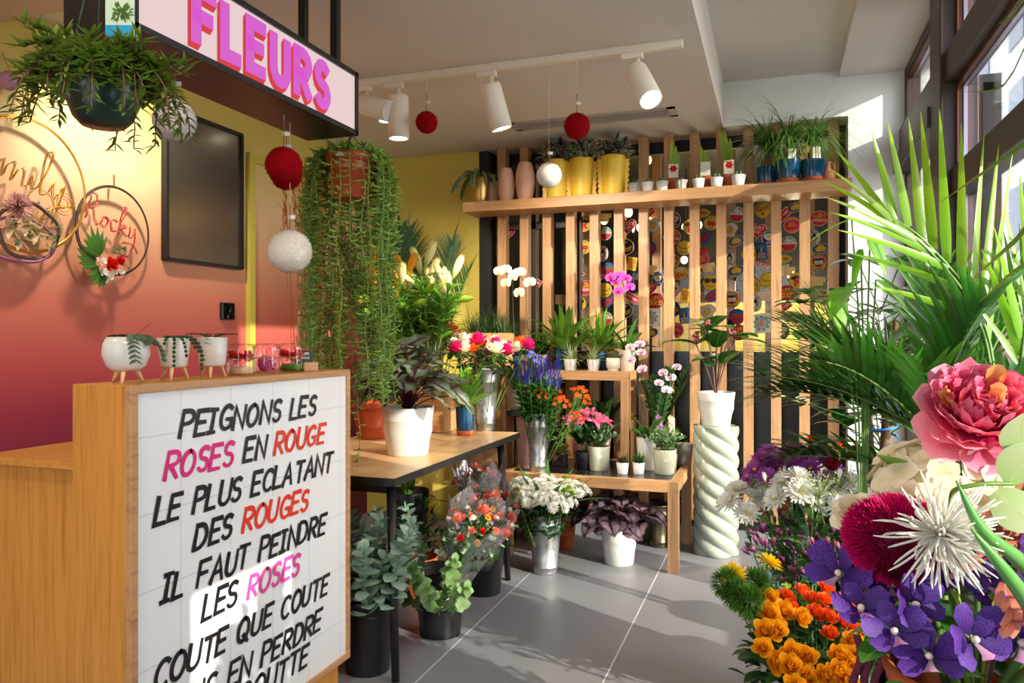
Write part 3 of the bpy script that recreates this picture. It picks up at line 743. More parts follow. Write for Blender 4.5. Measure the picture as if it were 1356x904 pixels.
def frond(s, b, base, d, L, n, leafL, leafW, droop=.9, up=V((0, 0, 1)), ldroop=.5, ang=50, lseg=4, first=.25, vee=.35, shape='blade', r=.006):
    """palm frond: rachis tube in s, leaflets in b"""
    p = V(base); d = V(d).normalized(); N_ = 14; pts = [p.copy()]; dirs = [d.copy()]
    for i in range(N_):
        p = p + d * (L / N_); d = (d + V((0, 0, -droop / N_ * (.4 + 1.4 * i / N_)))).normalized(); pts.append(p.copy()); dirs.append(d.copy())
    s.tube(pts, [r * (1 - .75 * i / N_) for i in range(N_ + 1)], 5, cap=False)
    for i in range(n):
        f = first + (1 - first) * i / (n - 1); x = f * N_; k = min(N_ - 1, int(x)); q = pts[k].lerp(pts[k + 1], x - k); dd = dirs[k]
        sd = dd.cross(V((0, 0, 1))); sd = sd.normalized() if sd.length > .05 else V((1, 0, 0)); nn = sd.cross(dd)
        a = radians(ang * (1 - .45 * f) + U(-5, 5)); ll = leafL * (sin(pi * (.16 + .8 * (i / n))) ** .7) * U(.9, 1.08)
        for sg in (-1, 1):
            e = dd * cos(a) + sd * (sg * sin(a)) + nn * vee
            b.leaf(q, e, ll, leafW * U(.9, 1.1), ldroop * U(.6, 1.4), shape, lseg, .25, side=e.cross(nn))
    b.leaf(pts[-1], dirs[-1], leafL * .6, leafW, .3, shape, lseg, .2)

# ------------------------------------------------------------------ flower heads (facing up)
def rose_mb(R=.03, layers=15, open_=1.0):
    b = MB(); layers = int(layers * 1.5)
    for i in range(layers):
        f = i / (layers - 1); a = i * 2.4
        r = R * (.10 + .62 * f ** .9) ; h = R * (1.22 - .62 * f * f)
        b.cup(R * .05, r, h, a, 2.3 - .9 * f, R * .36 * max(0, f - .3) * open_, ph=i, ruff=R * .025, n=5, k=5)
    return b
def daisy_mb(R, n=18, layers=2, w=.22, disc=.2, cupz=.15, shape='petal', seg=3):
    b = MB()
    for l in range(layers):
        for i in range(n):
            a = 2 * pi * (i + .5 * l) / n + U(-.06, .06); e = radians(8 + 22 * l + U(-6, 6)) + cupz
            b.leaf((R * .08 * cos(a), R * .08 * sin(a), .001 + R * .05 * l), dirv(a, e), R * (1 - .16 * l) * U(.92, 1.04), R * w * 2, .25, shape, seg, .2)
    if disc: b.ball((0, 0, R * .12), R * disc, 10, 6, 1, .6)
    return b
def pompon_mb(R, layers=5, n=14, w=.2):
    b = MB()
    for l in range(layers):
        e = radians(-5 + 85 * l / (layers - 1)); k = max(4, int(n * (1 - .6 * l / layers)))
        for i in range(k):
            a = 2 * pi * (i + .5 * (l % 2)) / k
            b.leaf((0, 0, R * .1), dirv(a, e), R * (1 - .25 * l / layers), R * w * 2, -.3, 'petal', 3, .4)
    return b
def sphere_pts(n):
    return [dirv(i * 2.39996, math.asin(1 - 2 * (i + .5) / n)) for i in range(n)]
def fluff(R, n=2600, hair=.16, w=.03, rough=.06):
    """pompom: a ball of short fibres"""
    b = MB(); b.ball((0, 0, 0), R * .93, 28, 18)
    for d in sphere_pts(n):
        d = (d + V((U(-1, 1), U(-1, 1), U(-1, 1))) * .12).normalized(); q = d * R * .86
        t = d.orthogonal().normalized() * R * w; t2 = d.cross(t)
        e = (d + V((U(-1, 1), U(-1, 1), U(-1, 1))) * .5 * hair).normalized() * R * (1 + U(-rough, rough) * .6)
        i = [b.vert(q + t), b.vert(q - t * .5 + t2 * .87), b.vert(q - t * .5 - t2 * .87), b.vert(e)]
        b.face((i[0], i[1], i[3])); b.face((i[1], i[2], i[3])); b.face((i[2], i[0], i[3]))
    return b
def face_to(mb, d, loc=(0, 0, 0), roll=0, scale=1):
    M = V(d).to_track_quat('Z', 'Y').to_matrix().to_4x4() @ Matrix.Rotation(roll, 4, 'Z') @ Matrix.Scale(scale, 4); M.translation = V(loc)
    mb.xf(M); return mb
def place(dst, src, d, loc, roll=0, scale=1, m=None):
    M = V(d).to_track_quat('Z', 'Y').to_matrix().to_4x4() @ Matrix.Rotation(roll, 4, 'Z') @ Matrix.Scale(scale, 4); M.translation = V(loc)
    dst.merge(src, M, m)

def petal(name, stops, jitter=.12, trans=.3, **k): return organic(name, stops, jitter, trans, .55, spec=.25, **k)
P_WHITE = petal('petal_white', [(0, (220, 222, 170)), (.3, (246, 245, 236))], .05)
P_CREAM = petal('petal_cream', [(0, (238, 224, 160)), (.5, (250, 240, 212))], .05)
P_FUCH = petal('petal_fuchsia', [(0, (190, 10, 80)), (1, (228, 30, 118))]); P_RED = petal('petal_red', [(0, (190, 10, 14)), (1, (226, 30, 24))])
P_DRED = petal('petal_dark_red', [(0, (80, 4, 12)), (1, (132, 10, 26))]); P_PEACH = petal('petal_peach', [(0, (250, 150, 90)), (.6, (250, 200, 164)), (1, (250, 228, 206))])
P_ORANGE = petal('petal_orange', [(0, (230, 90, 10)), (1, (246, 104, 34))]); P_YELLOW = petal('petal_yellow', [(0, (240, 150, 10)), (1, (252, 186, 30))])
P_GERB = petal('petal_gerbera', [(0, (240, 180, 0)), (1, (255, 214, 20))]); P_CORAL = petal('petal_coral', [(0, (240, 110, 90)), (1, (248, 150, 120))])
P_PURPLE = petal('petal_purple', [(0, (150, 60, 150)), (1, (186, 90, 184))]); P_BLUE = petal('petal_blue', [(0, (60, 50, 160)), (1, (96, 90, 206))])
P_VIOLET = petal('petal_violet', [(0, (56, 24, 100)), (1, (106, 66, 166))], spots=((44, 18, 84), 22, .4)); P_LILAC = petal('petal_lilac', [(0, (190, 120, 190)), (1, (214, 160, 214))])
P_POINS = petal('petal_poinsettia', [(0, (224, 70, 120)), (1, (240, 110, 150))], rib=((250, 170, 180), .05))
P_ORCH = petal('petal_orchid', [(0, (200, 70, 190)), (1, (212, 110, 214))], rib=((186, 50, 170), .03)); P_ORCHW = petal('petal_white_orchid', [(0, (246, 234, 200)), (1, (248, 244, 232))])
P_SPOT = petal('petal_spotted', [(0, (240, 220, 236)), (1, (248, 240, 246))], spots=((130, 20, 90), 8, .42))
P_GREEN = petal('petal_green', [(0, (120, 170, 30)), (1, (160, 200, 60))]); P_LILY = petal('petal_lily', [(0, (170, 190, 60)), (.4, (246, 240, 190)), (1, (240, 226, 160))], rib=((190, 200, 90), .05))
P_LILYO = petal('petal_orange_lily', [(0, (170, 170, 40)), (.5, (244, 160, 30)), (1, (246, 180, 50))], rib=((190, 160, 50), .06))
P_PINK = petal('petal_pink', [(0, (214, 20, 70)), (.5, (234, 66, 120)), (1, (246, 168, 196))], .18); P_MAG = petal('petal_magenta', [(0, (120, 4, 50)), (1, (216, 14, 100))], .25, .15)
YDISC = plain('disc_yellow', (226, 190, 30), .7, 0, .1, 200); GDISC = plain('disc_green', (150, 170, 50), .7, 0, .1, 200); BUDG = plain('bud_green', (120, 150, 60), .5, 0, .1, 60)
AMAR = plain('amaranth', (92, 30, 50), .8, 0, .2, 90); MOSS = organic('moss_green', [(0, (40, 86, 14)), (1, (88, 140, 30))], .3, .2, .7)
THIST = organic('thistle', [(0, (60, 84, 84)), (1, (90, 116, 120))], .3, .1, .5)

ROSE = rose_mb(.031); SROSE = rose_mb(.02, 11)
MUM = daisy_mb(.034, 15, 3, .15, .2); 

# a cut stem as a thing: head facing up at height h, with stem and leaves
def cut_stem(name, label, cat, head, hmats, h, nleaf, lmat, L=.05, W=.02, lshape='lance', z0=.0, headpart='bloom', zl=(.5, .92), stem_r=.0028, smat=None, droop=.5, el=(20, 50)):
    t = thing(name, label, cat)
    b = MB(); b.tube(crv([(0, 0, z0), (U(-.006, .006), U(-.006, .006), h * .55), (0, 0, h)], 4), stem_r, 5); part('stem', b, smat or STEM, t)
    if nleaf:
        b = MB()
        for i in range(nleaf):
            f = zl[0] + (zl[1] - zl[0]) * i / max(1, nleaf - 1); b.leaf((0, 0, h * f), dirv(i * 2.4, radians(U(*el))), L * U(.8, 1.15), W * U(.85, 1.1), droop, lshape, 4, .25)
        part('leaves', b, lmat, t)
    if head is not None:
        hb = MB(); hb.merge(head, Matrix.Translation((0, 0, h))); part(headpart, hb, hmats, t)
    return t
def spray_stem(name, label, cat, heads, h, nleaf, lmat, L=.05, W=.02, R=.05, k=6, bloomname='bloom', **kw):
    """heads = [(mb, mats)]: k small flowers on branchlets, each a part"""
    t = cut_stem(name, label, cat, None, None, h * .82, nleaf, lmat, L, W, **kw)
    s = MB(); P = []
    for i in range(k):
        a = i * 2.4 + .5; q = sqrt((i + .4) / k); P.append((V((R * q * cos(a), R * q * sin(a), h * (1 - .10 * q * q) + U(-.008, .008))), dirv(a, radians(88 - 48 * q))))
    for p, d in P: s.tube(crv([(0, 0, h * .72), p * .5 + V((0, 0, h * .42)), p], 3), .0015, 4, cap=False)
    part('branchlets', s, STEM, t)
    for i, (p, d) in enumerate(P):
        hb = MB(); mb, mats = heads[i % len(heads)]; place(hb, mb, d, p, U(0, 6)); part(bloomname, hb, mats, t)
    return t
def bunch(proto, base, n, tmax, label, group, r=.02, tmin=0, smin=.88, smax=1.06, off=0.0, bias=None, first=True):
    """n copies of a stem standing in a bucket, fanned out"""
    base = V(base)
    for i in range(n):
        az = off + i * 2.39996; tl = tmin + (tmax - tmin) * sqrt((i + .3) / n)
        rot = tilt(az, tl + U(-.03, .03)); loc = base + V((r * cos(az), r * sin(az), 0)) * sqrt((i + .3) / n)
        if bias is not None: rot = (dirv(az, pi / 2 - tl) + V(bias)).to_track_quat('Z', 'Y').to_euler()
        s = U(smin, smax)
        if i == 0 and first: proto.location = loc; proto.rotation_euler = rot; proto.scale = (s,) * 3; proto['label'] = label; proto['group'] = group
        else: copy_thing(proto, loc, rot, s, label, group)
# ------------------------------------------------------------------ pompoms and hanging things
RFUR = plain('red_wool', (150, 6, 18), .95, 0, .1, 60, .1); WFUR = plain('white_wool', (232, 226, 212), .95, 0, .03, 60, .1); GFUR = plain('pale_grey_wool', (214, 208, 202), .95, 0, .03, 60, .1)
def pompom(p, r, mat, ztop, label, rib=True):
    t = thing('pompom', label, 'pompom', p, 0, 'wool pompoms on strings')
    part('ball', fluff(r), mat, t)
    L = ztop - p[2]
    b = MB(); b.tube([(0, 0, r * .8), (0, 0, min(L, r + .09))], .0022, 5); part('twine_loop', b, TWINE, t)
    if L > r + .09:
        b = MB(); b.tube([(0, 0, r + .085), (0, 0, L)], .0014, 5); part('string', b, STRING, t)
    b = MB(); b.box((.006, .003, r + .045), (.024, .001, .014), rz=.5); part('price_tag', b, PAPER, t, smooth=False)
SB = 2.108
p = at(231, 160, X=-1.64); pompom(p, .062, GFUR, SB, 'pale grey-white pompom beside the leafy hanging basket')
p = at(376, 219, X=-1.62); pompom(p, .066, RFUR, SB, 'large red pompom under the sign, in front of another red one')
p = at(379, 231, X=-1.73); pompom(p, .060, RFUR, SB, 'red pompom partly hidden behind a larger red pompom')
p = at(384, 333, X=-1.66); pompom(p, .080, WFUR, SB, 'big white pompom hanging low below the sign')
for u, v, r, m, l in ((565, 162, .058, RFUR, 'red pompom hanging from the track between the first two spotlights'), (727, 232, .062, WFUR, 'small white pompom hanging on a long string from the track'), (764, 167, .064, RFUR, 'red pompom hanging from the track in front of the vent')):
    p = at(u, v, Y=3.5); pompom(p, r, m, ZC - .034, l)

# hanging basket of trailing succulents by the sign
p = at(137, 126, T=1.78)
t = thing('hanging_basket', 'bushy trailing succulent in a dark green hanging pot by the sign', 'hanging plant', p)
R = .086
b = MB(); b.lathe([(0, -.075), (R * .55, -.073), (R * .75, -.055), (R * .95, -.01), (R, .035), (R * .97, .06), (R * .9, .06), (R * .85, .03)], 32); part('pot', b, GREENP, t)
b = MB(); b.lathe([(0, .05), (R * .9, .045)], 20); part('soil', b, SOIL, t)
s, b = MB(), MB()
for i in range(150):
    az = i * 2.4 + U(-.2, .2); el = U(-.1, 1.1); k = U(.1, .95)
    st = V((R * k * cos(az), R * k * sin(az), .055)); d = dirv(az, el); L = U(.045, .10); g = U(.8, 2.2)
    q = st; pts = [q.copy()]
    for j in range(7):
        q = q + d * (L / 6); d = (d + V((0, 0, -g / 6))).normalized(); pts.append(q.copy())
        if j > 0:
            for a in range(3): b.leaf(q, (d * .5 + dirv(U(0, 6.28), U(-.2, .9))).normalized(), U(.030, .050), .0105, -.25, 'lance', 4, .5)
    s.tube(pts, .0016, 4, cap=False)
for i in range(22):
    az = i * 2.4 + .3; r0 = R * 1.0; q = V((r0 * cos(az), r0 * sin(az), .055)); d = dirv(az, .1); L = U(.10, .2); pts = [q.copy()]
    for j in range(11):
        q = q + d * (L / 10); d = (d + V((U(-.2, .2), U(-.2, .2), -.35))).normalized(); pts.append(q.copy())
        for a in range(2): b.leaf(q, (d * .6 + dirv(U(0, 6.28), U(-.4, .7))).normalized(), U(.026, .042), .009, .1, 'lance', 4, .5)
    s.tube(pts, .0018, 4, cap=False)
part('stems', s, STEMB, t); part('foliage', b, G_RUSCH, t)
s = MB()
for a in (.5, 2.6, 4.7): s.tube([(R * cos(a), R * sin(a), .06), (0, 0, .42)], .0022, 5)
s.tube([(0, 0, .42), (0, 0, 2.6 - p.z)], .003, 5); part('hanging_wire', s, plain('green_wire', (34, 60, 40), .5, 0, 0), t)
q = at(159, 24, T=1.72) - p
b = MB(); b.box((q.x, q.y, q.z), (.066, .002, .085), rz=YAW); part('plant_tag', b, plain('tag_green', (176, 196, 176), .5, 0, 0), t, 'pale green picture card', smooth=False)
b = MB(); b.box((q.x + .0006, q.y - .0022, q.z - .030), (.064, .002, .026), rz=YAW); part('tag_band', b, plain('tag_blue', (0, 138, 182), .5, 0, 0), t, 'blue band', smooth=False)
b = MB()
for i in range(60):
    a = U(0, 6.28); r = U(0, .02); e = RT * (r * cos(a) + .004) + V((0, 0, r * .8 * sin(a) + .012)) - FW * .0024
    b.leaf(q + e, RT * cos(a) + V((0, 0, sin(a))), .012, .004, 0, 'lance', 2, 0, side=RT * sin(a) - V((0, 0, cos(a))))
part('tag_picture', b, G_MID, t)

# string-of-bananas in a terracotta hanging pot
p = at(464, 240, Y=2.70)
t = thing('hanging_plant', 'long trailing succulent in a terracotta hanging pot at the counter end', 'hanging plant', p)
R = .098
b = MB(); b.lathe([(0, -.075), (R * .66, -.075), (R * .70, -.07), (R * .88, .07), (R, .072), (R * 1.03, .105), (R * .98, .108), (R * .92, .10), (R * .85, .04)], 36); part('pot', b, TERRAPL, t)
b = MB(); b.lathe([(0, .095), (R * .95, .088)], 20); part('soil', b, SOIL, t)
b = MB(); q = -FW * (R * 1.02) + RT * -.02; b.box((q.x, q.y, .088), (.034, .002, .014), rz=YAW); part('price_label', b, PAPER, t, smooth=False)
s, b = MB(), MB()
def banana(q, d, az, L=.030):
    e = (dirv(az, U(-.2, .5)) + d * .35).normalized(); pts = [q + e * (L * f) + V((0, 0, L * .55 * (f * f - f * .6))) for f in (0, .35, .7, 1)]
    b.tube(pts, [.0018, .0036, .0031, .0008], 4, cap=False)
n = 136
for i in range(n):
    az = i * 2.39996; k = R * (.74 + .26 * ((i * 7) % 10) / 10)
    q = V((k * .8 * cos(az), k * .8 * sin(az), .10)); d = dirv(az, U(.5, 1.0)); 
    x = V((cos(az), sin(az), 0)).dot(RT); y = -V((cos(az), sin(az), 0)).dot(FW)
    L = U(.85, 1.12) if x < .1 else U(.8, 1.14)
    if i % 31 == 5: L = 1.42
    if i % 4 == 0: L *= .5
    if y > .5 and i % 6: continue
    out = U(.3, 1.0); ph = U(0, 6.28); pts = [q.copy()]; m = int(L / .026)
    for j in range(m):
        q = q + d * .026
        d = (d + V((cos(az) * .16 * out if j < 2 else U(-.12, .12) + .08 * sin(ph + j * .45), sin(az) * .16 * out if j < 2 else U(-.12, .12) + .08 * cos(ph + j * .4), -.75))).normalized()
        pts.append(q.copy())
        for a in range(1 + j % 2): banana(q + V((U(-.004, .004), U(-.004, .004), 0)), d, U(0, 6.28), U(.028, .048))
    s.tube(pts, .0018, 4, cap=False)
for i in range(70):
    az = U(0, 6.28); k = U(0, R * .9); q = V((k * cos(az), k * sin(az), .10))
    for a in range(4): banana(q + V((0, 0, U(0, .04))), V((0, 0, 1)), U(0, 6.28), .03)
part('stems', s, organic('trail_stem', [(0, (110, 140, 60)), (1, (120, 150, 70))], .2, 0), t); part('foliage', b, G_BANANA, t)
s = MB()
top = V((at(466, 178, Y=2.55).x, 2.55, SB)) - p
for a in (.9, 2.9, 5.1): s.tube([(R * cos(a), R * sin(a), .105), tuple(top)], .0022, 5)
part('hanging_wire', s, BLACK, t)

# tall dried grasses standing behind the counter end
p = V((-1.93, 2.86, 0))
t = thing('dried_grass_vase', 'tall vase of dried orange grasses and pale canes behind the counter', 'vase of dried grass', p)
b = MB(); b.lathe([(0, 0), (.07, 0), (.085, .2), (.06, .45), (.05, .5), (.044, .5), (.05, .3)], 24); part('vase', b, BEIGE, t)
s = MB()
for i in range(7):
    a = U(0, 6.28); s.tube([(.02 * cos(a), .02 * sin(a), .3), (.07 * cos(a), .07 * sin(a), U(1.3, 2.05))], .006, 6)
part('cane', s, plain('pale_cane', (214, 180, 130), .6, 0, .06), t)
b = MB()
for i in range(34):
    a = U(0, 6.28); k = U(.04, .15); top = V((k * cos(a), k * sin(a), U(1.85, 2.10))); b.tube([(.01, .01, .4), tuple(top * .6), tuple(top)], .0015, 3, cap=False)
    for j in range(16): b.leaf(top - V((0, 0, .012 * j)), dirv(U(0, 6.28), U(.7, 1.3)), .04, .006, .3, 'lance', 2, .2)
part('grass', b, organic('dried_grass', [(0, (190, 120, 40)), (1, (220, 150, 60))], .2, .2, .8), t)

# ------------------------------------------------------------------ wire wreaths on the ombre wall
def ring(b, r, rt, n=56, c=(0, 0, 0), n2=6, sq=1.0, wob=0):
    rows, uvs = [], []
    for i in range(n + 1):
        a = 2 * pi * i / n; rr = r + wob * sin(a * 5)
        rows.append((c[0], c[1] + rr * cos(a), c[2] + rr * sq * sin(a)))
    b.tube([(x, y, z) for x, y, z in rows], rt, n2, cap=False)
def script(b, strokes, y0, z0, s, x, r):
    for st in strokes:
        c = crv([(0, y0 + a * s, z0 + bb * s) for a, bb in st], 5); b.tube([(x + .004 * sin(i * .7), q.y, q.z) for i, q in enumerate(c)], r, 5)
p = at(141, 306, X=XL)
t = thing('name_wreath', 'smaller dark wire hoop with red wire script and a red rose', 'wreath', (XL + .045, p.y, p.z))
b = MB(); ring(b, .205, .0042); ring(b, .199, .003, c=(.004, 0, 0)); part('hoop', b, DARKWIRE, t)
ROCKY = [[(.02, .1), (.06, .45), (.12, .8), (.06, .95), (.28, 1.0), (.4, .8), (.3, .55), (.14, .5), (.3, .42), (.42, .1), (.5, .0), (.62, .1)],
  [(.62, .1), (.72, .36), (.86, .34), (.9, .14), (.78, .0), (.66, .12), (.74, .34), (.98, .3), (1.04, .2)], [(1.28, .34), (1.12, .38), (1.02, .18), (1.14, .0), (1.3, .06), (1.42, .3), (1.6, .86), (1.52, .98), (1.44, .7), (1.42, -.05)],
  [(1.42, .12), (1.56, .34), (1.66, .26), (1.5, .18), (1.7, -.02), (1.84, .06)], [(1.84, .36), (1.86, .04), (1.98, .02), (2.08, .36), (2.1, -.1), (2.0, -.62), (1.74, -.72), (1.5, -.5), (1.6, -.3), (2.0, -.24), (2.34, -.48)]]
b = MB(); script(b, ROCKY, -.165, -.005, .135, 0, .0022); script(b, ROCKY, -.163, -.001, .134, .005, .0016); b.xf(Matrix.Rotation(radians(-10), 4, 'X')); part('wire_script', b, REDWIRE, t)
b = MB(); b.tube([(0, 0, .205), (0, .004, .26), (0, -.004, .26), (0, 0, .205)], .003, 5); part('hanging_loop', b, TWINE, t)
b = MB()
for i, (y, z, L, a) in enumerate(((-.10, -.13, .15, 2.0), (-.12, -.17, .13, 2.6), (-.07, -.20, .11, 3.6))):
    for j in range(7): b.leaf((.014 + .002 * j, y, z), (.12, cos(a + (j - 3) * .27), sin(a + (j - 3) * .27)), L * (1 - .1 * abs(j - 3)), .032, 0, 'lance', 4, .1, side=(.0, -sin(a + (j - 3) * .27), cos(a + (j - 3) * .27)))
part('leaves', b, G_GLOSS, t)
for y, z, sc_, m, nm in ((-.045, -.165, 1.25, P_RED, 'red_rose'), (-.002, -.14, 1.0, P_RED, 'red_rose'), (-.06, -.215, 1.0, P_WHITE, 'white_bloom'), (.0, -.185, .95, P_WHITE, 'white_bloom'), (-.095, -.15, .9, P_WHITE, 'white_bloom'), (-.085, -.205, .9, P_WHITE, 'white_bloom')):
    b = MB(); place(b, ROSE if m is P_RED else rose_mb(.03, 6, 2.0), (1, U(-.3, .3), U(-.2, .3)), (.02, y, z), U(0, 6), sc_); part(nm, b, m, t)
b = MB()
for i in range(24): b.leaf((.02, U(-.05, .04), U(-.12, -.08)), dirv(U(-1.5, 1.5), U(-.5, 1)), .03, .012, .2, 'oval', 3)
part('filler_leaves', b, G_SEDUM, t)
p = V((XL + .05, 2.28, 1.956))
t = thing('name_wreath', 'large gold wire hoop with gold script and dried flowers', 'wreath', p)
b = MB(); ring(b, .275, .0045); ring(b, .268, .003, c=(.004, 0, 0)); part('hoop', b, GOLDWIRE, t)
EMILY = [[(.5, .9), (.2, 1.0), (.08, .76), (.3, .58), (.02, .42), (.0, .12), (.3, .0), (.56, .2)], [(.56, .2), (.7, .42), (.72, .04), (.8, .3), (.92, .42), (.94, .04), (1.02, .3), (1.16, .4), (1.18, .06), (1.3, .06)],
  [(1.3, .06), (1.38, .4), (1.4, .08), (1.52, .1)], [(1.52, .1), (1.7, .7), (1.72, 1.0), (1.6, .96), (1.58, .3), (1.66, .04), (1.8, .12)], [(1.8, .12), (1.88, .42), (1.92, .1), (2.04, .12), (2.14, .44), (2.12, -.1), (2.0, -.6), (1.8, -.55), (1.94, -.2), (2.5, .1)]]
b = MB(); script(b, EMILY, -.25, -.02, .19, 0, .0026); script(b, EMILY, -.248, -.015, .19, .006, .002); b.xf(Matrix.Rotation(radians(-14), 4, 'X')); part('wire_script', b, GOLDWIRE, t)
b = MB()
for k in range(3): ring(b, .02 + .014 * k, .002, 24, (0, .17, -.05))
ring(b, .06, .002, 30, (0, .06, -.07)); part('wire_curls', b, GOLDWIRE, t)
b = MB(); ring(b, .135, .008, 40, (.012, .0, -.19), 7, .85, .006); part('twig_ring', b, plain('dark_twig', (92, 78, 66), .9, 0, .2, 60), t)
b = MB(); ring(b, .15, .006, 40, (.018, -.04, -.23), 6, .6, .004); part('lavender_strand', b, plain('lavender_dry', (146, 92, 128), .9, 0, .2, 90), t)
hd = pompon_mb(.06, 6, 20, .09); b = MB(); place(b, hd, (1, -.1, .2), (.02, -.06, -.10), 0, 1); part('dried_bloom', b, petal('dusty_pink', [(0, (150, 70, 96)), (1, (222, 176, 170))]), t)
for y, z in ((-.02, -.17), (-.05, -.23), (.02, -.2), (-.09, -.19)):
    b = MB()
    for j in range(6): b.leaf((.02, y, z), dirv(j * 1.05, .4).zxy if False else V((.5, cos(j * 1.05), sin(j * 1.05))), .06, .03, .3, 'lance', 4, .4)
    part('pale_bloom', b, petal('pale_dry', [(0, (190, 170, 130)), (1, (226, 206, 176))]), t)
b = MB()
for i in range(40): b.leaf((.02, U(-.08, .12), U(-.24, -.12)), V((U(.1, .6), U(-1, 1), U(-1, 1))), .04, .014, .1, 'oval', 3)
part('leaves', b, G_EUCY, t)
for k in (-.008, .008):
    b = MB(); b.tube([(0, k, .275), (-.01, k * 1.4, .385)], .003, 5); part('hanging_loop', b, TWINE, t)
b = MB(); b.ball((0, 0, 0), .04, 20, 14)
m_, tt_, bb_ = newmat('marbled'); wv = N(tt_, 'ShaderNodeTexWave'); wv.inputs['Scale'].default_value = 9; wv.inputs['Distortion'].default_value = 9
tt_.links.new(ramp(tt_, wv.outputs[0], [(0, rgb(120, 70, 150)), (.35, rgb(226, 200, 210)), (.6, rgb(232, 170, 40)), (.8, rgb(150, 110, 190)), (1, rgb(210, 80, 90))]), bb_.inputs['Base Color'])
p = at(13, 107, X=XL + .05)
t = thing('bauble', 'marbled purple and yellow bauble above the gold hoop', 'bauble', p); part('ball', b, m_, t)
b = MB(); b.tube([(0, 0, .04), (-.045, 0, .12)], .0015, 5); part('string', b, TWINE, t)

# ------------------------------------------------------------------ things on the counter
def footed(u, label, prof, leg_h, splay, plant, n=3):
    p = at(u, 500, X=-1.62); t = thing('footed_planter', label, 'planter', (p.x, p.y, CZ), 0, 'white planters on wooden legs')
    b = MB(); b.lathe([(r, z + leg_h) for r, z in prof], 36); part('pot', b, WHITE, t)
    for k in range(n):
        a = 2 * pi * k / n + 1.1; c = V((cos(a), sin(a), 0)); b = MB(); b.tube([tuple(c * .024 + V((0, 0, leg_h + .006))), tuple(c * splay)], [.0065, .0035], 10); part('leg', b, plain_leg, t)
    zt = prof[-2][1] + leg_h - .008; rr = prof[-2][0] * .9
    part('soil', soil_mb(rr, zt), SOIL, t)
    s, b = MB(), MB(); plant(s, b, rr, zt); part('stems', s, STEMB, t); part('foliage', b, G_DARK if 'round' not in label else G_TRADP2, t)
plain_leg = plain('beech', (222, 186, 130), .5, 0, .05); G_TRADP2 = organic('string_hearts', [(0, (84, 110, 84)), (1, (70, 92, 70))], .3, .1)
def hearts(s, b, rr, z):
    for i in range(9):
        a = (-.4 + i * .45); q = V((rr * .5 * cos(a), rr * .5 * sin(a), z)); d = dirv(a, .8); pts = [q.copy()]
        for j in range(9 if i % 3 == 0 else 5):
            q = q + d * .013; d = (d + V((U(-.1, .1), U(-.1, .1), -.45))).normalized(); pts.append(q.copy())
            for sg in (0, pi): b.leaf(q, dirv(a + 1.5 + sg, -.5), .020, .018, .3, 'heart', 3, .1, side=(-sin(a + 1.5), cos(a + 1.5), .6))
        s.tube(pts, .0008, 4, cap=False)
    s.tube(crv([(rr * .4, 0, z), (rr * .8, .01, z + .02), (rr * 1.4, .03, z + .045)], 4), .001, 4)
def pearls(s, b, rr, z):
    for i in range(10):
        a = -1.2 + i * .4; q = V((rr * .6 * cos(a), rr * .6 * sin(a), z + .004)); d = dirv(a, .5); pts = [q.copy()]
        for j in range(4 + (i * 5) % 7):
            q = q + d * .0125; d = (d + V((U(-.1, .1), U(-.1, .1), -.55))).normalized(); pts.append(q.copy()); b.ball(q, .0048, 7, 5)
        s.tube(pts, .0008, 4, cap=False)
    for i in range(14): a = U(0, 6.28); b.ball((rr * U(.2, .9) * cos(a), rr * U(.2, .9) * sin(a), z + .008), .0055, 7, 5)
def creep(s, b, rr, z):
    for i in range(14):
        a = i * 2.4; q = V((0, 0, z)); d = dirv(a, .55); pts = [q.copy()]
        for j in range(7):
            q = q + d * .011; d = (d + V((0, 0, -.12))).normalized(); pts.append(q.copy())
            for sg in (0, pi): b.leaf(q, dirv(a + 1.3 + sg, .3), .012, .007, .3, 'oval', 3, .1)
        s.tube(pts, .0008, 4, cap=False)
footed(167, 'round bellied white planter on wooden legs, first in the row on the counter', [(0, 0), (.035, 0), (.048, .012), (.0585, .042), (.056, .07), (.047, .088), (.045, .088), (.05, .06)], .034, .044, hearts)
footed(230, 'white planter on wooden legs with beads of trailing pearls', [(0, 0), (.032, 0), (.036, .006), (.046, .082), (.044, .084), (.042, .06)], .036, .042, pearls)
footed(281, 'plain white planter on wooden legs beside the glass jars', [(0, 0), (.034, 0), (.038, .006), (.045, .086), (.043, .088), (.041, .06)], .034, .042, creep)
GLASSJ = glass('jar_glass', .06); SEAM = plain('gold_seam', (220, 196, 140), .25, .8, .02)
def jar(u, label, fill):
    p = at(u, 492, X=-1.62); t = thing('glass_jar', label, 'jar', (p.x, p.y, CZ), 0, 'two lobed glass jars on the counter'); r = .044
    b = MB(); b.lathe([(0, .001), (r * .85, .001), (r, .012), (r, .04), (r * .93, .052), (r * .98, .062), (r, .085), (r * .9, .098), (r * .7, .10), (0, .101)], 32); part('glass', b, GLASSJ, t)
    b = MB(); b.tube([(r * .95 * cos(a * .2618), r * .95 * sin(a * .2618), .052) for a in range(25)], .0016, 5); part('seam', b, SEAM, t)
    b = MB(); b.tube([(r * .75 * cos(a * .2618), r * .75 * sin(a * .2618), .099) for a in range(25)], .0012, 5); part('rim', b, SEAM, t)
    fill(t)
def fill_rose(m1, low, lowname):
    def f(t):
        for k in range(5):
            b = MB(); a = k * 1.257; place(b, SROSE, (cos(a) * .6, sin(a) * .6, 1), (.019 * cos(a), .019 * sin(a), .044 + .010 * (k % 2)), 0, 1.25); part('rose', b, m1, t)
        b = MB(); b.lathe([(0, .004), (.036, .004), (.038, .014), (.03, .028), (0, .03)], 20, fn=lambda a, z: 1 + .08 * sin(a * 6)); part(lowname, b, low, t)
    return f
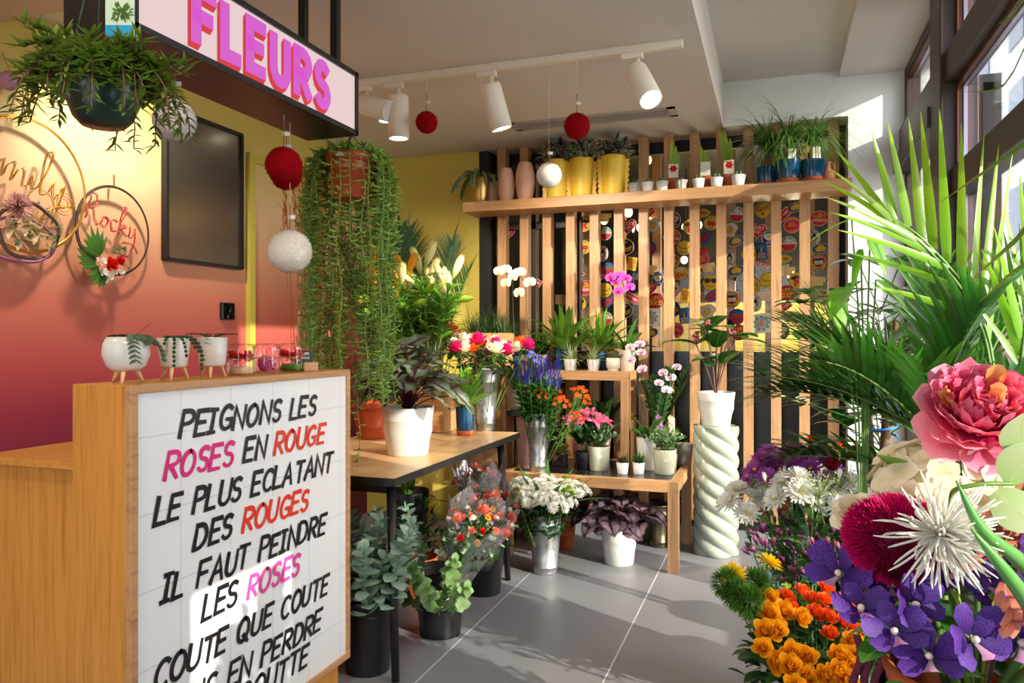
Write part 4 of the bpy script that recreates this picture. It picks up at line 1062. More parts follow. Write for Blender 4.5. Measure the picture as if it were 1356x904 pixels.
def fill_hyd(t):
    for k in range(26):
        d = dirv(k * 2.4, math.asin(U(-.9, .9))); b = MB(); place(b, daisy_mb(.014, 5, 1, .4, .15), d, V((0, 0, .034)) + d * .022); part('floret', b, [P_HYD, YDISC], t)
P_HYD = petal('petal_hydrangea', [(0, (190, 60, 130)), (1, (214, 96, 164))])
jar(319, 'glass jar with red roses over cream petals, nearest the white planters', fill_rose(P_RED, plain('cream_petals', (220, 190, 150), .8, 0, .1, 60), 'petals'))
jar(353, 'glass jar filled with pink hydrangea florets', fill_hyd)
jar(386, 'glass jar with red roses over green moss beside the chalk sign', fill_rose(P_RED, MOSS, 'moss'))
p = at(409, 488, X=-1.6)
t = thing('counter_sign', 'small black chalk sign in a wooden block on the counter', 'sign', (p.x, p.y, CZ), radians(68))
b = MB(); b.box((0, 0, .016), (.06, .03, .032)); part('block', b, OAKX, t, smooth=False, bevel=.002)
b = MB(); b.box((-.012, .004, .05), (.06, .003, .046)); part('slate', b, BLACKTOP, t, smooth=False)
b = MB(); write(b, 'FLEURS', lambda x, z: (x, .0021, z), -.036, .058, .009, .16); write(b, 'ETERNELLES', lambda x, z: (x, .0021, z), -.038, .044, .007, .16, sx=.85); b.xf(Matrix.Translation((0, -.0, 0))); 
part('chalk_lettering', b, PAPER, t, smooth=False)
# ------------------------------------------------------------------ long shelf: pots and vases (back to front order from the left)
def on_shelf(u, y=4.96): p = at(u, 240, Y=y); return V((p.x, y, SH))
SHY = 4.96
# rat-tail cactus in a brass pot
p = on_shelf(636, 4.93); t = thing('cactus_pot', 'fuzzy trailing cactus in a brass pot at the left end of the shelf', 'potted cactus', p)
part('pot', pot_mb(.068, .056, .175), BRASS, t); part('soil', soil_mb(.06, .16), SOIL, t)
b = MB()
for i, (az, L) in enumerate(((2.6, .30), (3.3, .26), (3.9, .22), (4.4, .30), (4.9, .34), (5.3, .24), (5.8, .2), (.2, .24), (.9, .2), (1.8, .22), (3.0, .16), (4.65, .2))):
    q = V((.03 * cos(az), .03 * sin(az), .155)); d = dirv(az, .9); pts = [q.copy()]
    for j in range(10): q = q + d * (L / 10); d = (d + V((0, 0, -.36))).normalized(); pts.append(q.copy())
    b.tube(pts, [.011] * 9 + [.009, .004], 8)
part('foliage', b, G_CACT, t)
def vase(u, r, h, prof, label, mat=PINKV, y=SHY):
    t = thing('vase', label, 'vase', on_shelf(u, y), 0, 'blush pink vases on the shelf'); b = MB(); b.lathe([(k * r, z * h) for k, z in prof] + [(prof[-1][0] * r * .86, h), (prof[-1][0] * r * .8, h * .6), (0, h * .5)], 36); part('body', b, mat, t)
VP = [(0, 0), (.66, 0), (.7, .01), (.9, .25), (1, .5), (.96, .72), (.8, .9), (.68, .985), (.66, 1)]
vase(652, .058, .16, VP, 'pink vase half hidden behind the brass cactus pot', y=5.02)
vase(670, .060, .232, VP, 'shorter blush pink vase standing beside the brass cactus pot', y=4.95)
vase(695.5, .068, .262, VP, 'taller blush pink vase between the shorter pink one and the yellow pots', y=4.95)
# scalloped yellow pots with tradescantia
for u, l in ((738, 'yellow scalloped planter partly behind the white pompom on the shelf'), (770, 'middle of the three yellow scalloped planters on the shelf'), (812, 'yellow scalloped planter beside the small cactus pots on the shelf')):
    t = thing('scalloped_planter', l, 'potted plant', on_shelf(u, 4.95), 0, 'yellow scalloped planters with trailing leaves'); R = .082; h = .258
    b = MB(); b.lathe([(0, 0), (R * .84, 0), (R * .86, .006), (R, h - .003), (R * .99, h), (R * .92, h - .002), (R * .85, .02)], 40); part('pot', b, YELP, t)
    for sg in (-1, 1):
        b = MB(); n = 60; rows = []
        for i in range(n + 1):
            z = .012 + (h - .03) * i / n; e = .017 + .011 * abs(sin(pi * 6.5 * i / n)); rr = R * (.86 + .14 * z / h)
            rows.append([V((sg * (rr - .004), -.004, z)), V((sg * (rr + e), -.004, z)), V((sg * (rr + e), .004, z)), V((sg * (rr - .004), .004, z))])
        b.grid(rows, [[(0, 0)] * 4] * len(rows), 0, True); b.face((0, 1, 2, 3)); b.xf(Matrix.Rotation(YAW * .6, 4, 'Z')); part('scalloped_rib', b, YELP, t, smooth=False)
    part('soil', soil_mb(R * .9, h - .03), SOIL, t)
    for m, n, nm in ((G_TRAD, 70, 'green_foliage'), (G_TRADP, 26, 'purple_foliage')):
        b = MB(); bush(b, n, R * 1.25, .12, h - .005, .078, .038, 'lance', fill=.6, droop=.9, el=(-20, 60)); part(nm, b, m, t)
# small cactus and succulent pots
def ribbed(rt, rb, h, n=36, k=.03, f=18):
    b = MB(); b.lathe([(0, 0), (rb, 0), (rb, .003), (rt, h), (rt - .004, h), (rt - .007, h * .6)], n * 2, fn=lambda a, z: 1 + k * sin(a * f)); return b
WOVEN = plain('woven_grey', (170, 164, 156), .6, .1, .2, 70)
def mini(p, label, pot, matp, rt, h, kind, group='small succulent pots on the shelf'):
    t = thing('succulent_pot', label, 'potted succulent', p, U(0, 6), group); part('pot', pot, matp, t); part('soil', soil_mb(rt * .86, h - .006), SOIL, t); b = MB()
    if kind == 0:
        for i in range(3): b.lathe([(0, 0), (.012, .004), (.014, .016), (.009, .03), (0, .034)], 12, c=(.012 * cos(i * 2.1), .012 * sin(i * 2.1), h - .006), fn=lambda a, z: 1 + .12 * sin(a * 8))
    elif kind == 1: strap_rosette(b, 22, .04, .012, h - .006, (15, 80), (-.2, .2), 'lance', .004, 3, .5)
    else:
        for i in range(5): sprig = V((.012 * cos(i * 2), .012 * sin(i * 2), h)); [b.leaf(sprig + V((0, 0, .009 * j)), dirv(j * 2.4, .5), .02, .008, .1, 'oval', 3, .3) for j in range(6)]
    part('succulent', b, [G_CACT, G_GLOSS, G_SEDUM][kind], t)
for u, k, kind, l in ((840, 1, 1, 'small woven grey pot with a spiky succulent next to the yellow planters'), (858, 0, 0, 'small white pot with cactus, first white one after the woven pot'), (877, 0, 0, 'small white cactus pot in front of the first amaryllis'), (902, 1, 2, 'woven grey pot with a leafy succulent between white pots'), (925, 0, 0, 'small white cactus pot in front of the second amaryllis'), (949, 0, 0, 'small white cactus pot between the second and third amaryllis'), (977.5, 0, 0, 'slightly larger white cactus pot nearest the blue planters')):
    s = 1.0 if u < 970 else 1.12
    mini(on_shelf(u, 4.905), l, ribbed(.040 * s, .030 * s, .062 * s, k=.06 if k else .012, f=9 if k else 20), WOVEN if k else WHITEM, .04 * s, .062 * s, kind)
# amaryllis bulbs with picture cards
CARD = plain('card_cream', (226, 218, 196), .6, 0, .02)
for u, tilt_, hh, m, l in ((893, .06, .17, P_RED, 'amaryllis bulb with a red flower card, first from the yellow planters'), (935, -.05, .12, P_WHITE, 'amaryllis bulb with a white flower card, middle of three'), (966, -.1, .23, P_RED, 'amaryllis bulb with a bright red star flower card nearest the blue pots')):
    t = thing('amaryllis_pot', l, 'potted amaryllis', on_shelf(u, 5.0), 0, 'amaryllis bulbs in terracotta pots'); part('pot', pot_mb(.062, .046, .085, .022), TERRA, t)
    b = MB(); b.ball((0, 0, .085), .036, 14, 8); part('bulb', b, BULB, t)
    b = MB()
    for k in range(3): b.leaf((.008 * k - .008, 0, .10), V((tilt_ + .08 * (k - 1), -.05, 1)), hh + .08 - .04 * k, .034, -.1, 'strap', 5, .5, side=(1, .2, 0))
    part('shoot', b, G_LIME, t)
    b = MB(); b.box((0, -.05, .135), (.062, .002, .088), rz=.1); part('picture_card', b, CARD, t, smooth=False)
    b = MB(); hd = daisy_mb(.026, 6, 2, .24, .1); place(b, hd, (0, -1, .02), (.0, -.0525, .148)); b.v = [(x, y * .02 - .0525, z) for x, y, z in b.v]; part('card_picture', b, [m, YDISC], t)
# ponytail palms in blue pots
for u, y, l, s in ((1016, 4.99, 'ponytail palm in a blue pot, leftmost of three and tilted back in shade', .92), (1044, 4.93, 'middle ponytail palm in a glossy blue pot with a white card', 1.05), (1076, 4.93, 'ponytail palm in a blue pot nearest the right end of the shelf', 1.0)):
    t = thing('ponytail_palm', l, 'potted palm', on_shelf(u, y), U(0, 6), 'ponytail palms in blue glazed pots')
    b = MB(); R = .076 * s; b.lathe([(R * .80, .028), (R, .128 * s), (R * .99, .132 * s), (R * .9, .13 * s), (R * .7, .05)], 36); part('pot', b, BLUEG, t, 'glossy blue upper part')
    b = MB(); b.lathe([(0, 0), (R * .74, 0), (R * .80, .028), (R * .5, .028)], 36); part('pot_base', b, TERRA, t, 'bare terracotta base')
    b = MB(); b.lathe([(.035, .11 * s), (.036, .14 * s), (.028, .17 * s), (.015, .21 * s), (.010, .235 * s), (0, .24 * s)], 16, fn=lambda a, z: 1 + .06 * sin(a * 5 + z * 60)); part('bulb', b, BULB, t)
    b = MB()
    for i in range(150):
        az = i * 2.4; b.leaf((.008 * cos(az), .008 * sin(az), .23 * s), dirv(az, U(.1, 1.4)), U(.24, .42), .0085, U(1.6, 3.2), 'blade', 9, .3)
    part('foliage', b, G_MID, t)
    if s > .95:
        b = MB(); q = V((.02, -.068, .165)); b.box(q, (.046, .002, .068), rz=.2); b.xf(Matrix.Rotation(-t.rotation_euler.z, 4, 'Z')); part('price_card', b, CARD, t, smooth=False)
p = on_shelf(1096, 4.98); t = thing('vase', 'small peach bottle vase behind the last ponytail palm', 'vase', p)
b = MB(); b.lathe([(0, 0), (.036, 0), (.042, .02), (.04, .05), (.018, .075), (.014, .11), (.02, .13), (.016, .13), (.01, .09), (0, .08)], 28); part('body', b, TERRAL, t)
b = MB(); b.tube(crv([(.014, 0, .12), (.035, 0, .11), (.038, 0, .07), (.03, 0, .055)], 5), .005, 8); part('handle', b, TERRAL, t)

# ------------------------------------------------------------------ oak stand (upper tier)
def onz(u, v, z): p = at(u, v, Z=z); return V((p.x, p.y, z))
def at_y(u, y, z): p = at(u, 400, Y=y); return V((p.x, y, z))
def blue_pot(s=1.0): b = MB(); R = .06 * s; b.lathe([(0, 0), (R * .8, 0), (R * .84, .004), (R, .12 * s), (R * .98, .122 * s), (R * .9, .12 * s), (R * .7, .03)], 32); return b
def bromeliad(p, label, red, s=1.0):
    t = thing('bromeliad', label, 'potted bromeliad', p, U(0, 6), 'bromeliads in blue pots'); part('pot', blue_pot(s), BLUEG, t); part('soil', soil_mb(.05 * s, .105 * s), SOIL, t)
    b = MB(); strap_rosette(b, 30, .31 * s, .040 * s, .105 * s, (28, 86), (.5, 1.1), 'strap', .008, 7, .45); part('foliage', b, organic('brom', [(0, (190, 210, 110)), (.4, (110, 160, 50)), (1, (80, 130, 40))], .2, .35), t)
    b = MB()
    for i in range(12 if red else 18):
        az = i * 2.4; z = .105 * s + .10 + .008 * i; b.leaf((0, 0, z), dirv(az, .7 + .05 * i), .06 if red else .045, .016, .3, 'lance', 4, .4)
    b.tube([(0, 0, .1), (0, 0, .105 * s + .2)], .004, 5)
    part('flower', b, organic('brom_red', [(0, (200, 30, 10)), (1, (232, 50, 14))] if red else [(0, (200, 30, 30)), (1, (246, 130, 30))], .2, .3), t)
bromeliad(at_y(748, 4.93, SZ), 'green bromeliad with a small red flower in a blue pot', True, 1.12)
bromeliad(at_y(795, 4.95, SZ), 'bromeliad with an orange-red flower spike in a blue pot', False, 1.0)
def spider(p, label, group='variegated spider plants in white pots'):
    t = thing('spider_plant', label, 'potted plant', p, U(0, 6), group); part('pot', pot_mb(.044, .033, .075), WHITE, t); part('soil', soil_mb(.038, .066), SOIL, t)
    b = MB(); strap_rosette(b, 34, .14, .012, .066, (15, 80), (.8, 1.6), 'blade', .004, 6, .3); part('foliage', b, G_SPIDER, t)
spider(at_y(755, 4.80, SZ), 'spider plant in a white pot in front of the green bromeliad')
spider(at_y(786, 4.80, SZ), 'spider plant in a white pot in front of the orange bromeliad')
p = at_y(812, 4.80, SZ); t = thing('succulent_pot', 'reddish paddle succulent in a cream pedestal pot on the oak stand', 'potted succulent', p)
b = MB(); b.lathe([(0, 0), (.034, 0), (.036, .006), (.034, .016), (.043, .022), (.045, .05), (.044, .085), (.04, .085), (.036, .03)], 32); part('pot', b, CREAM, t)
b = MB(); strap_rosette(b, 14, .07, .05, .075, (25, 75), (-.3, .2), 'oval', .008, 4, .35); part('foliage', b, organic('paddle', [(0, (120, 150, 90)), (.7, (110, 130, 80)), (1, (150, 60, 60))], .15, .15, .4), t)
# orchids
PH_W = MB(); PH_P = MB()
def phal(b):
    for a in (90, 210, 330): b.leaf((0, 0, 0), (cos(radians(a)), sin(radians(a)), .05), .036, .026, .1, 'oval', 4, .15, side=(-sin(radians(a)), cos(radians(a)), 0))
    for a in (12, 168): b.leaf((0, 0, .002), (cos(radians(a)), sin(radians(a)), .06), .044, .054, .1, 'oval', 4, .12, side=(-sin(radians(a)), cos(radians(a)), 0))
phal(PH_W)
LIP = MB(); LIP.leaf((0, -.002, .004), (0, -.6, .8), .02, .02, -.5, 'spoon', 4, .6, side=(1, 0, 0)); LIP.leaf((.002, 0, .004), (.8, 0, .5), .012, .012, -.6, 'oval', 3, .5); LIP.leaf((-.002, 0, .004), (-.8, 0, .5), .012, .012, -.6, 'oval', 3, .5)
LIPY = petal('lip_yellow', [(0, (236, 190, 80)), (1, (240, 210, 120))]); LIPM = petal('lip_magenta', [(0, (190, 20, 120)), (1, (170, 10, 110))])
def orchid(p, label, pot, potm, rz, h, spikes, pm, lm, nb, toward=(0, -1, .1), leaves=6, leafL=.22, group=None, s=1.0, zleaf=None):
    """spikes: list of point lists relative to the pot rim; blooms sit on the last stretch"""
    t = thing('orchid', label, 'potted orchid', p, 0, group); part('pot', pot, potm, t); part('bark', soil_mb(rz, h - .012), BARKCH, t)
    b = MB(); strap_rosette(b, leaves, leafL, .07, h - .01, (25, 70), (.5, 1.3), 'strap', .006, 7, .3); part('foliage', b, G_GLOSS, t)
    for pts in spikes:
        c = crv([(0, 0, h - .02)] + pts, 7); b = MB(); b.tube(c, .0024, 6); part('flower_spike', b, plain_spike, t)
        n = nb
        for i in range(n):
            q = c[-1 - int(i * (len(c) * .46) / n)]; side = (-1) ** i
            d = (V(toward) + RT * (.35 * side + U(-.2, .2)) + V((0, 0, U(-.15, .15)))).normalized()
            o = q + d * .02 + RT * (.032 * s * side) + V((0, 0, -.006))
            hb = MB(); place(hb, PH_W, d, o, U(-.2, .2), s * U(.92, 1.06)); fl = part('bloom', hb, pm, t)
            lb = MB(); place(lb, LIP, d, o, U(-.1, .1), s); part('lip', lb, lm, fl)
        for k in range(3): b = MB(); b.ball(c[-1] + V((.012 * (k - 1), 0, -.012 * k)), .006, 8, 6, 0, 1.3); part('bud', b, BUDG, t)
plain_spike = plain('spike_green', (62, 70, 40), .5, 0, .1, 40); BARKCH = plain('bark_chips', (92, 60, 40), .9, 0, .3, 120)
p = at_y(829, 4.86, SZ)
orchid(p, 'mauve phalaenopsis orchid in a beige pot on the oak stand', pot_mb(.062, .052, .135), BEIGE, .05, .135, [[V((-.01, -.02, .25)), V((.0, -.03, .40)), V((.0, -.04, .50)), V((-.02, -.05, .58)), V((-.06, -.05, .61))]], P_ORCH, LIPM, 6, leaves=6, leafL=.24, s=.95)
p = at_y(716, 4.98, SZ); t = thing('potted_plant', 'dark glossy leafy plant in a pale pot behind the blue flowers', 'potted plant', p)
part('pot', pot_mb(.055, .043, .10), CREAM, t); part('soil', soil_mb(.048, .09), SOIL, t); b = MB(); strap_rosette(b, 16, .2, .05, .09, (25, 80), (.5, 1.1), 'lance', .01, 6, .25); part('foliage', b, G_GLOSS, t)

# ------------------------------------------------------------------ low table: potted plants
def sedum_pot(p, label, rt, rb, h, mat, n=34, R=1.8, H=.14, lab=True):
    t = thing('sedum_pot', label, 'potted plant', p, 0, 'grey-green sedums in enamel pots'); part('pot', pot_mb(rt, rb, h), mat, t); part('soil', soil_mb(rt * .9, h - .012), SOIL, t)
    s, b = sprig_bush(n, rt * R, H, h - .015, G_SEDUM, .03, .014, 9); part('stems', s, STEM, t); part('foliage', b, G_SEDUM, t)
    if lab: b = MB(); b.box((.02, -rb * .5 - rt * .5 - .001, h * .6), (.024, .002, .02)); part('price_label', b, PAPER, t, smooth=False)
sedum_pot(onz(793, 622, LZ), 'sedum in a sage enamel pot below the pink poinsettia', .070, .056, .15, SAGEP)
sedum_pot(onz(880, 627, LZ), 'sedum with upright hyacinth in a sage pot at the table corner', .072, .058, .15, SAGEP)
for u, k, l in ((824.5, 1, 'tiny white pot with a bronze rosette succulent on the low table'), (846, 2, 'tiny white pot with a green spiky succulent on the low table')):
    p = onz(u, 627, LZ); t = thing('succulent_pot', l, 'potted succulent', p, 0, 'tiny succulents in ribbed white pots'); part('pot', ribbed(.038, .030, .07, k=.012, f=20), WHITEM, t); part('soil', soil_mb(.033, .062), SOIL, t)
    b = MB(); strap_rosette(b, 34, .05 if k == 1 else .07, .022 if k == 1 else .015, .062, (10, 80), (-.3, .1), 'oval' if k == 1 else 'lance', .006, 4, .4); part('succulent', b, organic('bronze_rosette', [(0, (90, 110, 60)), (1, (96, 66, 50))], .2, .1) if k == 1 else G_GLOSS, t)
# hyacinths in the sedum corner
for u, m, l in ((873, P_LILAC, 'lilac hyacinth spike among the low table pots'), (889, P_CREAM, 'cream hyacinth spike among the low table pots')):
    p = at_y(u, 4.83, LZ); t = thing('hyacinth', l, 'potted hyacinth', p, 0, 'hyacinths behind the sedum'); part('pot', pot_mb(.04, .032, .09), BEIGE, t)
    b = MB(); strap_rosette(b, 7, .2, .026, .08, (60, 85), (.2, .6), 'strap', .01, 5, .5); part('foliage', b, G_MID, t)
    b = MB(); b.tube([(0, 0, .08), (0, 0, .27)], .005, 6); part('stem', b, STEM, t)
    b = MB(); st = daisy_mb(.014, 6, 1, .3, 0)
    for i in range(44): d = dirv(i * 2.4, .1 + .012 * i); place(b, st, d, V((0, 0, .19 + .0028 * i)) + d * .015, U(0, 6))
    part('flower_spike', b, m, t)
# poinsettia
p = at_y(774, 4.62, LZ); t = thing('poinsettia', 'pink poinsettia in a dark pot beneath the oak stand', 'potted poinsettia', p); part('pot', pot_mb(.06, .046, .11), BLACKPL, t)
s, b = sprig_bush(16, .15, .24, .10, G_DARK, .09, .05, 6, 'oval', droop=.6); part('stems', s, STEM, t); part('foliage', b, G_DARK, t)
b = MB()
for i in range(9):
    a = i * 2.4; k = .13 * sqrt((i + .4) / 9); c = V((k * cos(a), k * sin(a), .36 - .5 * k)); ro = MB()
    for j in range(10): ro.leaf((0, 0, 0), dirv(j * 2.4, .05 + .07 * j), .085 - .005 * j, .036, .3, 'lance', 4, .25)
    place(b, ro, V((cos(a) * k * 5, sin(a) * k * 5 - .5, 1)), c)
part('bracts', b, P_POINS, t)
# kalanchoe + echeveria-like group at the left of the low table
p = onz(742, 616, LZ); t = thing('glass_planter', 'flapjack succulent with round red-edged leaves in a square glass pot', 'potted succulent', p)
b = MB(); b.box((0, 0, .045), (.09, .09, .09)); part('glass', b, CLEAR, t, smooth=False); b = MB(); b.box((0, 0, .035), (.082, .082, .066)); part('gravel', b, BARKCH, t, smooth=False)
b = MB(); strap_rosette(b, 14, .085, .075, .07, (30, 80), (-.3, .1), 'oval', .008, 4, .3); part('foliage', b, organic('flapjack', [(0, (130, 160, 70)), (.6, (150, 170, 80)), (1, (176, 50, 40))], .12, .2, edge=((170, 60, 50), .42)), t)
b = MB(); b.box((.02, -.05, .02), (.07, .003, .03)); part('slate_label', b, BLACKTOP, t, smooth=False)
p = onz(724, 608, LZ); t = thing('vase_planter', 'round blush glazed pot with a spiky plant on the low table', 'potted plant', p)
b = MB(); b.lathe([(0, 0), (.045, 0), (.05, .012), (.045, .022), (.06, .04), (.072, .075), (.066, .108), (.045, .125), (.04, .125), (.05, .1)], 36); part('pot', b, BLUSHG, t)
b = MB(); strap_rosette(b, 12, .12, .035, .115, (40, 85), (-.2, .3), 'lance', .008, 5, .4); part('foliage', b, organic('jade', [(0, (100, 140, 70)), (1, (130, 150, 80))], .2, .2), t)
p = onz(768, 612, LZ); t = thing('planter', 'tall coral pink planter behind the sage sedum pot', 'planter', p); part('pot', pot_mb(.05, .04, .15), PINKP, t)
b = MB(); strap_rosette(b, 8, .12, .03, .14, (30, 80), (.2, .6), 'lance', .008, 5, .3); part('foliage', b, G_LIME, t)
p = at_y(733, 4.80, LZ); t = thing('figurine_planter', 'dark grey round headed planter in the shade of the stand', 'planter', p)
b = MB(); b.lathe([(0, 0), (.05, 0), (.055, .02), (.05, .1), (.03, .14), (.034, .17), (.052, .2), (.054, .235), (.04, .265), (0, .275)], 28); part('body', b, plain('slate_ceramic', (74, 78, 84), .35, 0, .05), t)
p = at_y(797, 4.97, LZ); t = thing('potted_plant', 'ferny dark plant in a grey-brown pot by the stand leg', 'potted plant', p); part('pot', pot_mb(.06, .05, .16), BEIGE, t)
s, b = MB(), MB()
for i in range(9): frond(s, b, (0, 0, .15), dirv(i * .7, U(.8, 1.3)), .28, 12, .06, .022, .8, lseg=3, shape='oval')
part('stems', s, STEM, t); part('foliage', b, G_DPALM, t)
# ZZ plant and spotted orchid, white pots behind the corner sedum
p = at_y(856, 4.72, LZ)
orchid(p, 'tall spotted orchid in a white pot at the right of the oak stand', pot_mb(.062, .05, .20), WHITE, .05, .20, [[V((-.03, -.02, .35)), V((-.05, -.03, .52)), V((-.055, -.04, .70)), V((-.06, -.05, .78))], [V((.06, .01, .35)), V((.10, .02, .52)), V((.15, .02, .64))]], P_SPOT, LIPM, 5, leaves=5, leafL=.2, s=.8)
p = at_y(872, 4.92, LZ); t = thing('zz_plant', 'dark upright plant with feathery stems behind the spotted orchid', 'potted plant', p); part('pot', pot_mb(.066, .055, .18), WHITE, t)
s, b = MB(), MB()
for i in range(9):
    frond(s, b, (0, 0, .17), dirv(i * 2.4 + .4, U(1.05, 1.45)), U(.35, .52), 11, .075, .03, .35, lseg=3, shape='lance', first=.15, ang=55, r=.006)
part('stems', s, G_DARK, t); part('foliage', b, G_DPALM, t)
p = at_y(905, 4.96, LZ); t = thing('vase', 'speckled grey pot behind the corner sedum', 'vase', p); part('body', pot_mb(.062, .05, .14), plain('speckled', (166, 160, 150), .5, 0, .3, 160), t)

# ------------------------------------------------------------------ spiral column with medinilla
p = at(948, 731, Z=0); t = thing('spiral_pedestal', 'glossy sage green twisted pedestal standing on the tiled floor', 'pedestal', p)
b = MB(); R = .128; H = .79; rows, uvs = [], []; nz, na = 240, 96
for i in range(nz + 1):
    z = H * i / nz; row = []
    for k in range(na):
        a = 2 * pi * k / na; rr = R * (1 + .085 * (abs(cos((a * 5 + z * 66) * .5)) ** .7 * 2 - 1))
        if i == 0 or i == nz: rr *= .96
        row.append((rr * cos(a), rr * sin(a), z))
    rows.append(row); uvs.append([(k / na, i / nz) for k in range(na)])
b.grid(rows, uvs, 0, True); b.lathe([(R * .9, H), (0, H)], 40); part('column', b, plain('sage_gloss', (164, 172, 156), .12, 0, .02, 3), t)
CZ2 = H
q = V((p.x, p.y, H)); t = thing('medinilla', 'broad leaved plant with pink buds in a white pot on the twisted pedestal', 'potted plant', q)
part('pot', pot_mb(.116, .086, .205), WHITE, t); part('soil', soil_mb(.10, .185), SOIL, t)
s, b, f = MB(), MB(), MB()
for i, (az, el, L) in enumerate(((3.5, 1.2, .34), (4.2, 1.35, .42), (.3, 1.25, .36), (5.6, 1.3, .38), (2.2, 1.35, .42), (1.2, 1.3, .36), (4.9, 1.5, .30))):
    d = dirv(az, el); tip = V((0, 0, .18)) + d * L; s.tube(crv([(0, 0, .18), V((0, 0, .18)) + d * L * .5 + V((0, 0, .02)), tip], 4), .005, 6, cap=False)
    for j, (fz, ll) in enumerate(((.55, .16), (1, .17)) if i % 2 else ((1, .18),)):
        c = V((0, 0, .18)) + d * L * fz
        for sg in (0, pi): b.leaf(c, dirv(az + 1.2 * (j % 2) + sg + U(-.3, .3), U(.1, .7)), ll * U(1.2, 1.55), .13, U(.4, .9), 'oval', 7, .2)
    if i < 4:
        for j in range(7): place(f, SROSE, dirv(U(0, 6.28), U(-.6, 1)), tip + V((U(-.02, .02), U(-.02, .02), .035 + U(-.015, .02))), U(0, 6), .75)
part('stems', s, STEMB, t); part('foliage', b, G_GLOSS, t); part('buds', f, petal('medinilla_pink', [(0, (190, 60, 110)), (1, (226, 130, 150))]), t)

# ------------------------------------------------------------------ under the low table and beside it
p = at(820, 745, Z=0); t = thing('dark_begonia', 'dark purple begonia in a white pot under the low table', 'potted begonia', p)
part('pot', pot_mb(.108, .086, .222), WHITE, t); part('soil', soil_mb(.098, .20), SOIL, t)
s, b = MB(), MB()
def begonia(s, b, n, R, H, z0, L, W, el=(.1, 1.2)):
    for i in range(n):
        az = i * 2.4 + U(-.3, .3); q = (i + .5) / n; k = sqrt(q); e = V((R * k * cos(az), R * k * sin(az), z0 + H * (1 - .75 * k ** 1.6) * U(.85, 1.1)))
        s.tube(crv([(0, 0, z0), (e.x * .4, e.y * .4, z0 + (e.z - z0) * .75), e], 4), .003, 5, cap=False)
        d = dirv(az + U(-.8, .8), U(.3, .8) - 1.0 * k); sd = d.cross(V((0, 0, 1))) + V((0, 0, U(-.5, .5))); b.leaf(e - d * L * .3, d, L * U(.75, 1.15), W * U(.85, 1.1), U(.2, .7), 'heart', 8, .14, side=sd, wave=.05)
begonia(s, b, 46, .25, .19, .20, .135, .14); part('stems', s, G_BEGU, t); part('foliage', b, G_BEGD, t)
p = at(872, 722, Z=0); bucket('bronze ribbed metal bucket in shadow under the low table', (p.x, p.y, 0), .075, .062, .27, BRONZE)
p = at(742, 730, Z=0); t = thing('terracotta_pot', 'terracotta pot in shade behind the galvanised bucket of white flowers', 'pot', (p.x, p.y + .1, 0)); part('body', pot_mb(.075, .058, .2, .03), TERRA, t)
b = MB(); bush(b, 90, .16, .2, .2, .07, .022, fill=.4); part('foliage', b, G_DARK, t)
p = at(702, 720, Z=0); t = thing('planter', 'pale green planter in shade behind the display table leg', 'planter', (p.x - .05, p.y + .2, 0)); part('body', pot_mb(.08, .062, .24), SAGEP, t)
# ------------------------------------------------------------------ display table: plants and cut flowers
p = onz(540, 601, TZ); t = thing('begonia', 'silver and purple leaved begonia in a large white pot on the display table', 'potted begonia', p)
part('pot', pot_mb(.124, .096, .225), WHITE, t); part('soil', soil_mb(.11, .205), SOIL, t)
s, b = MB(), MB(); begonia(s, b, 44, .24, .33, .20, .17, .165); part('stems', s, G_BEGU, t); part('foliage', b, G_BEG, t)
p = onz(616, 576, TZ); t = thing('potted_plant', 'fresh green plant in a blue pot with terracotta base on the display table', 'potted plant', p)
b = MB(); R = .055; b.lathe([(R * .9, .03), (R, .155), (R * .98, .158), (R * .9, .156), (R * .8, .05)], 32); part('pot', b, BLUEG, t, 'blue glazed upper part')
b = MB(); b.lathe([(0, 0), (R * .86, 0), (R * .9, .03), (R * .5, .03)], 32); part('pot_base', b, TERRA, t, 'bare terracotta base')
part('soil', soil_mb(.048, .145), SOIL, t)
b = MB(); strap_rosette(b, 20, .25, .05, .145, (35, 85), (.2, .8), 'lance', .01, 6, .3); part('foliage', b, organic('fresh', [(0, (130, 170, 60)), (1, (90, 150, 50))], .2, .4, .3), t)
b = MB(); bush(b, 60, .07, .08, .30, .03, .012, 'lance'); part('flower', b, P_GREEN, t)

# galvanised vase of pink and white roses
p = onz(643, 569, TZ); bucket('tall galvanised vase of pink and white roses on the display table', p, .075, .055, .37, GALV, name='flower_vase')
def rose_group(base, rimz, n, mats, h, tmax, group, r=.02, s0=1.0, off=0.0, labels=None):
    for j, (m, word) in enumerate(mats):
        pr = cut_stem('rose', 'x', 'rose', rose_mb(.060 * s0, 13), m, h, 5, G_DARK, .06, .035, 'oval', headpart='petals', zl=(.72, .93))
        b = MB(); 
        for k in range(5): b.leaf((0, 0, h), dirv(k * 1.257, -.2), .03, .012, .6, 'lance', 3)
        part('sepals', b, STEM, pr)
        bunch(pr, base, n[j], tmax, word, group, r, .05, .92, 1.05, off + j * 1.1)
rose_group((p.x, p.y, p.z + .02), .37, (9, 9, 3), ((P_FUCH, 'fuchsia pink rose in the galvanised vase on the display table'), (P_CREAM, 'white rose in the galvanised vase on the display table'), (P_ORANGE, 'orange rose in the galvanised vase on the display table')), .49, .46, 'roses in the galvanised vase')
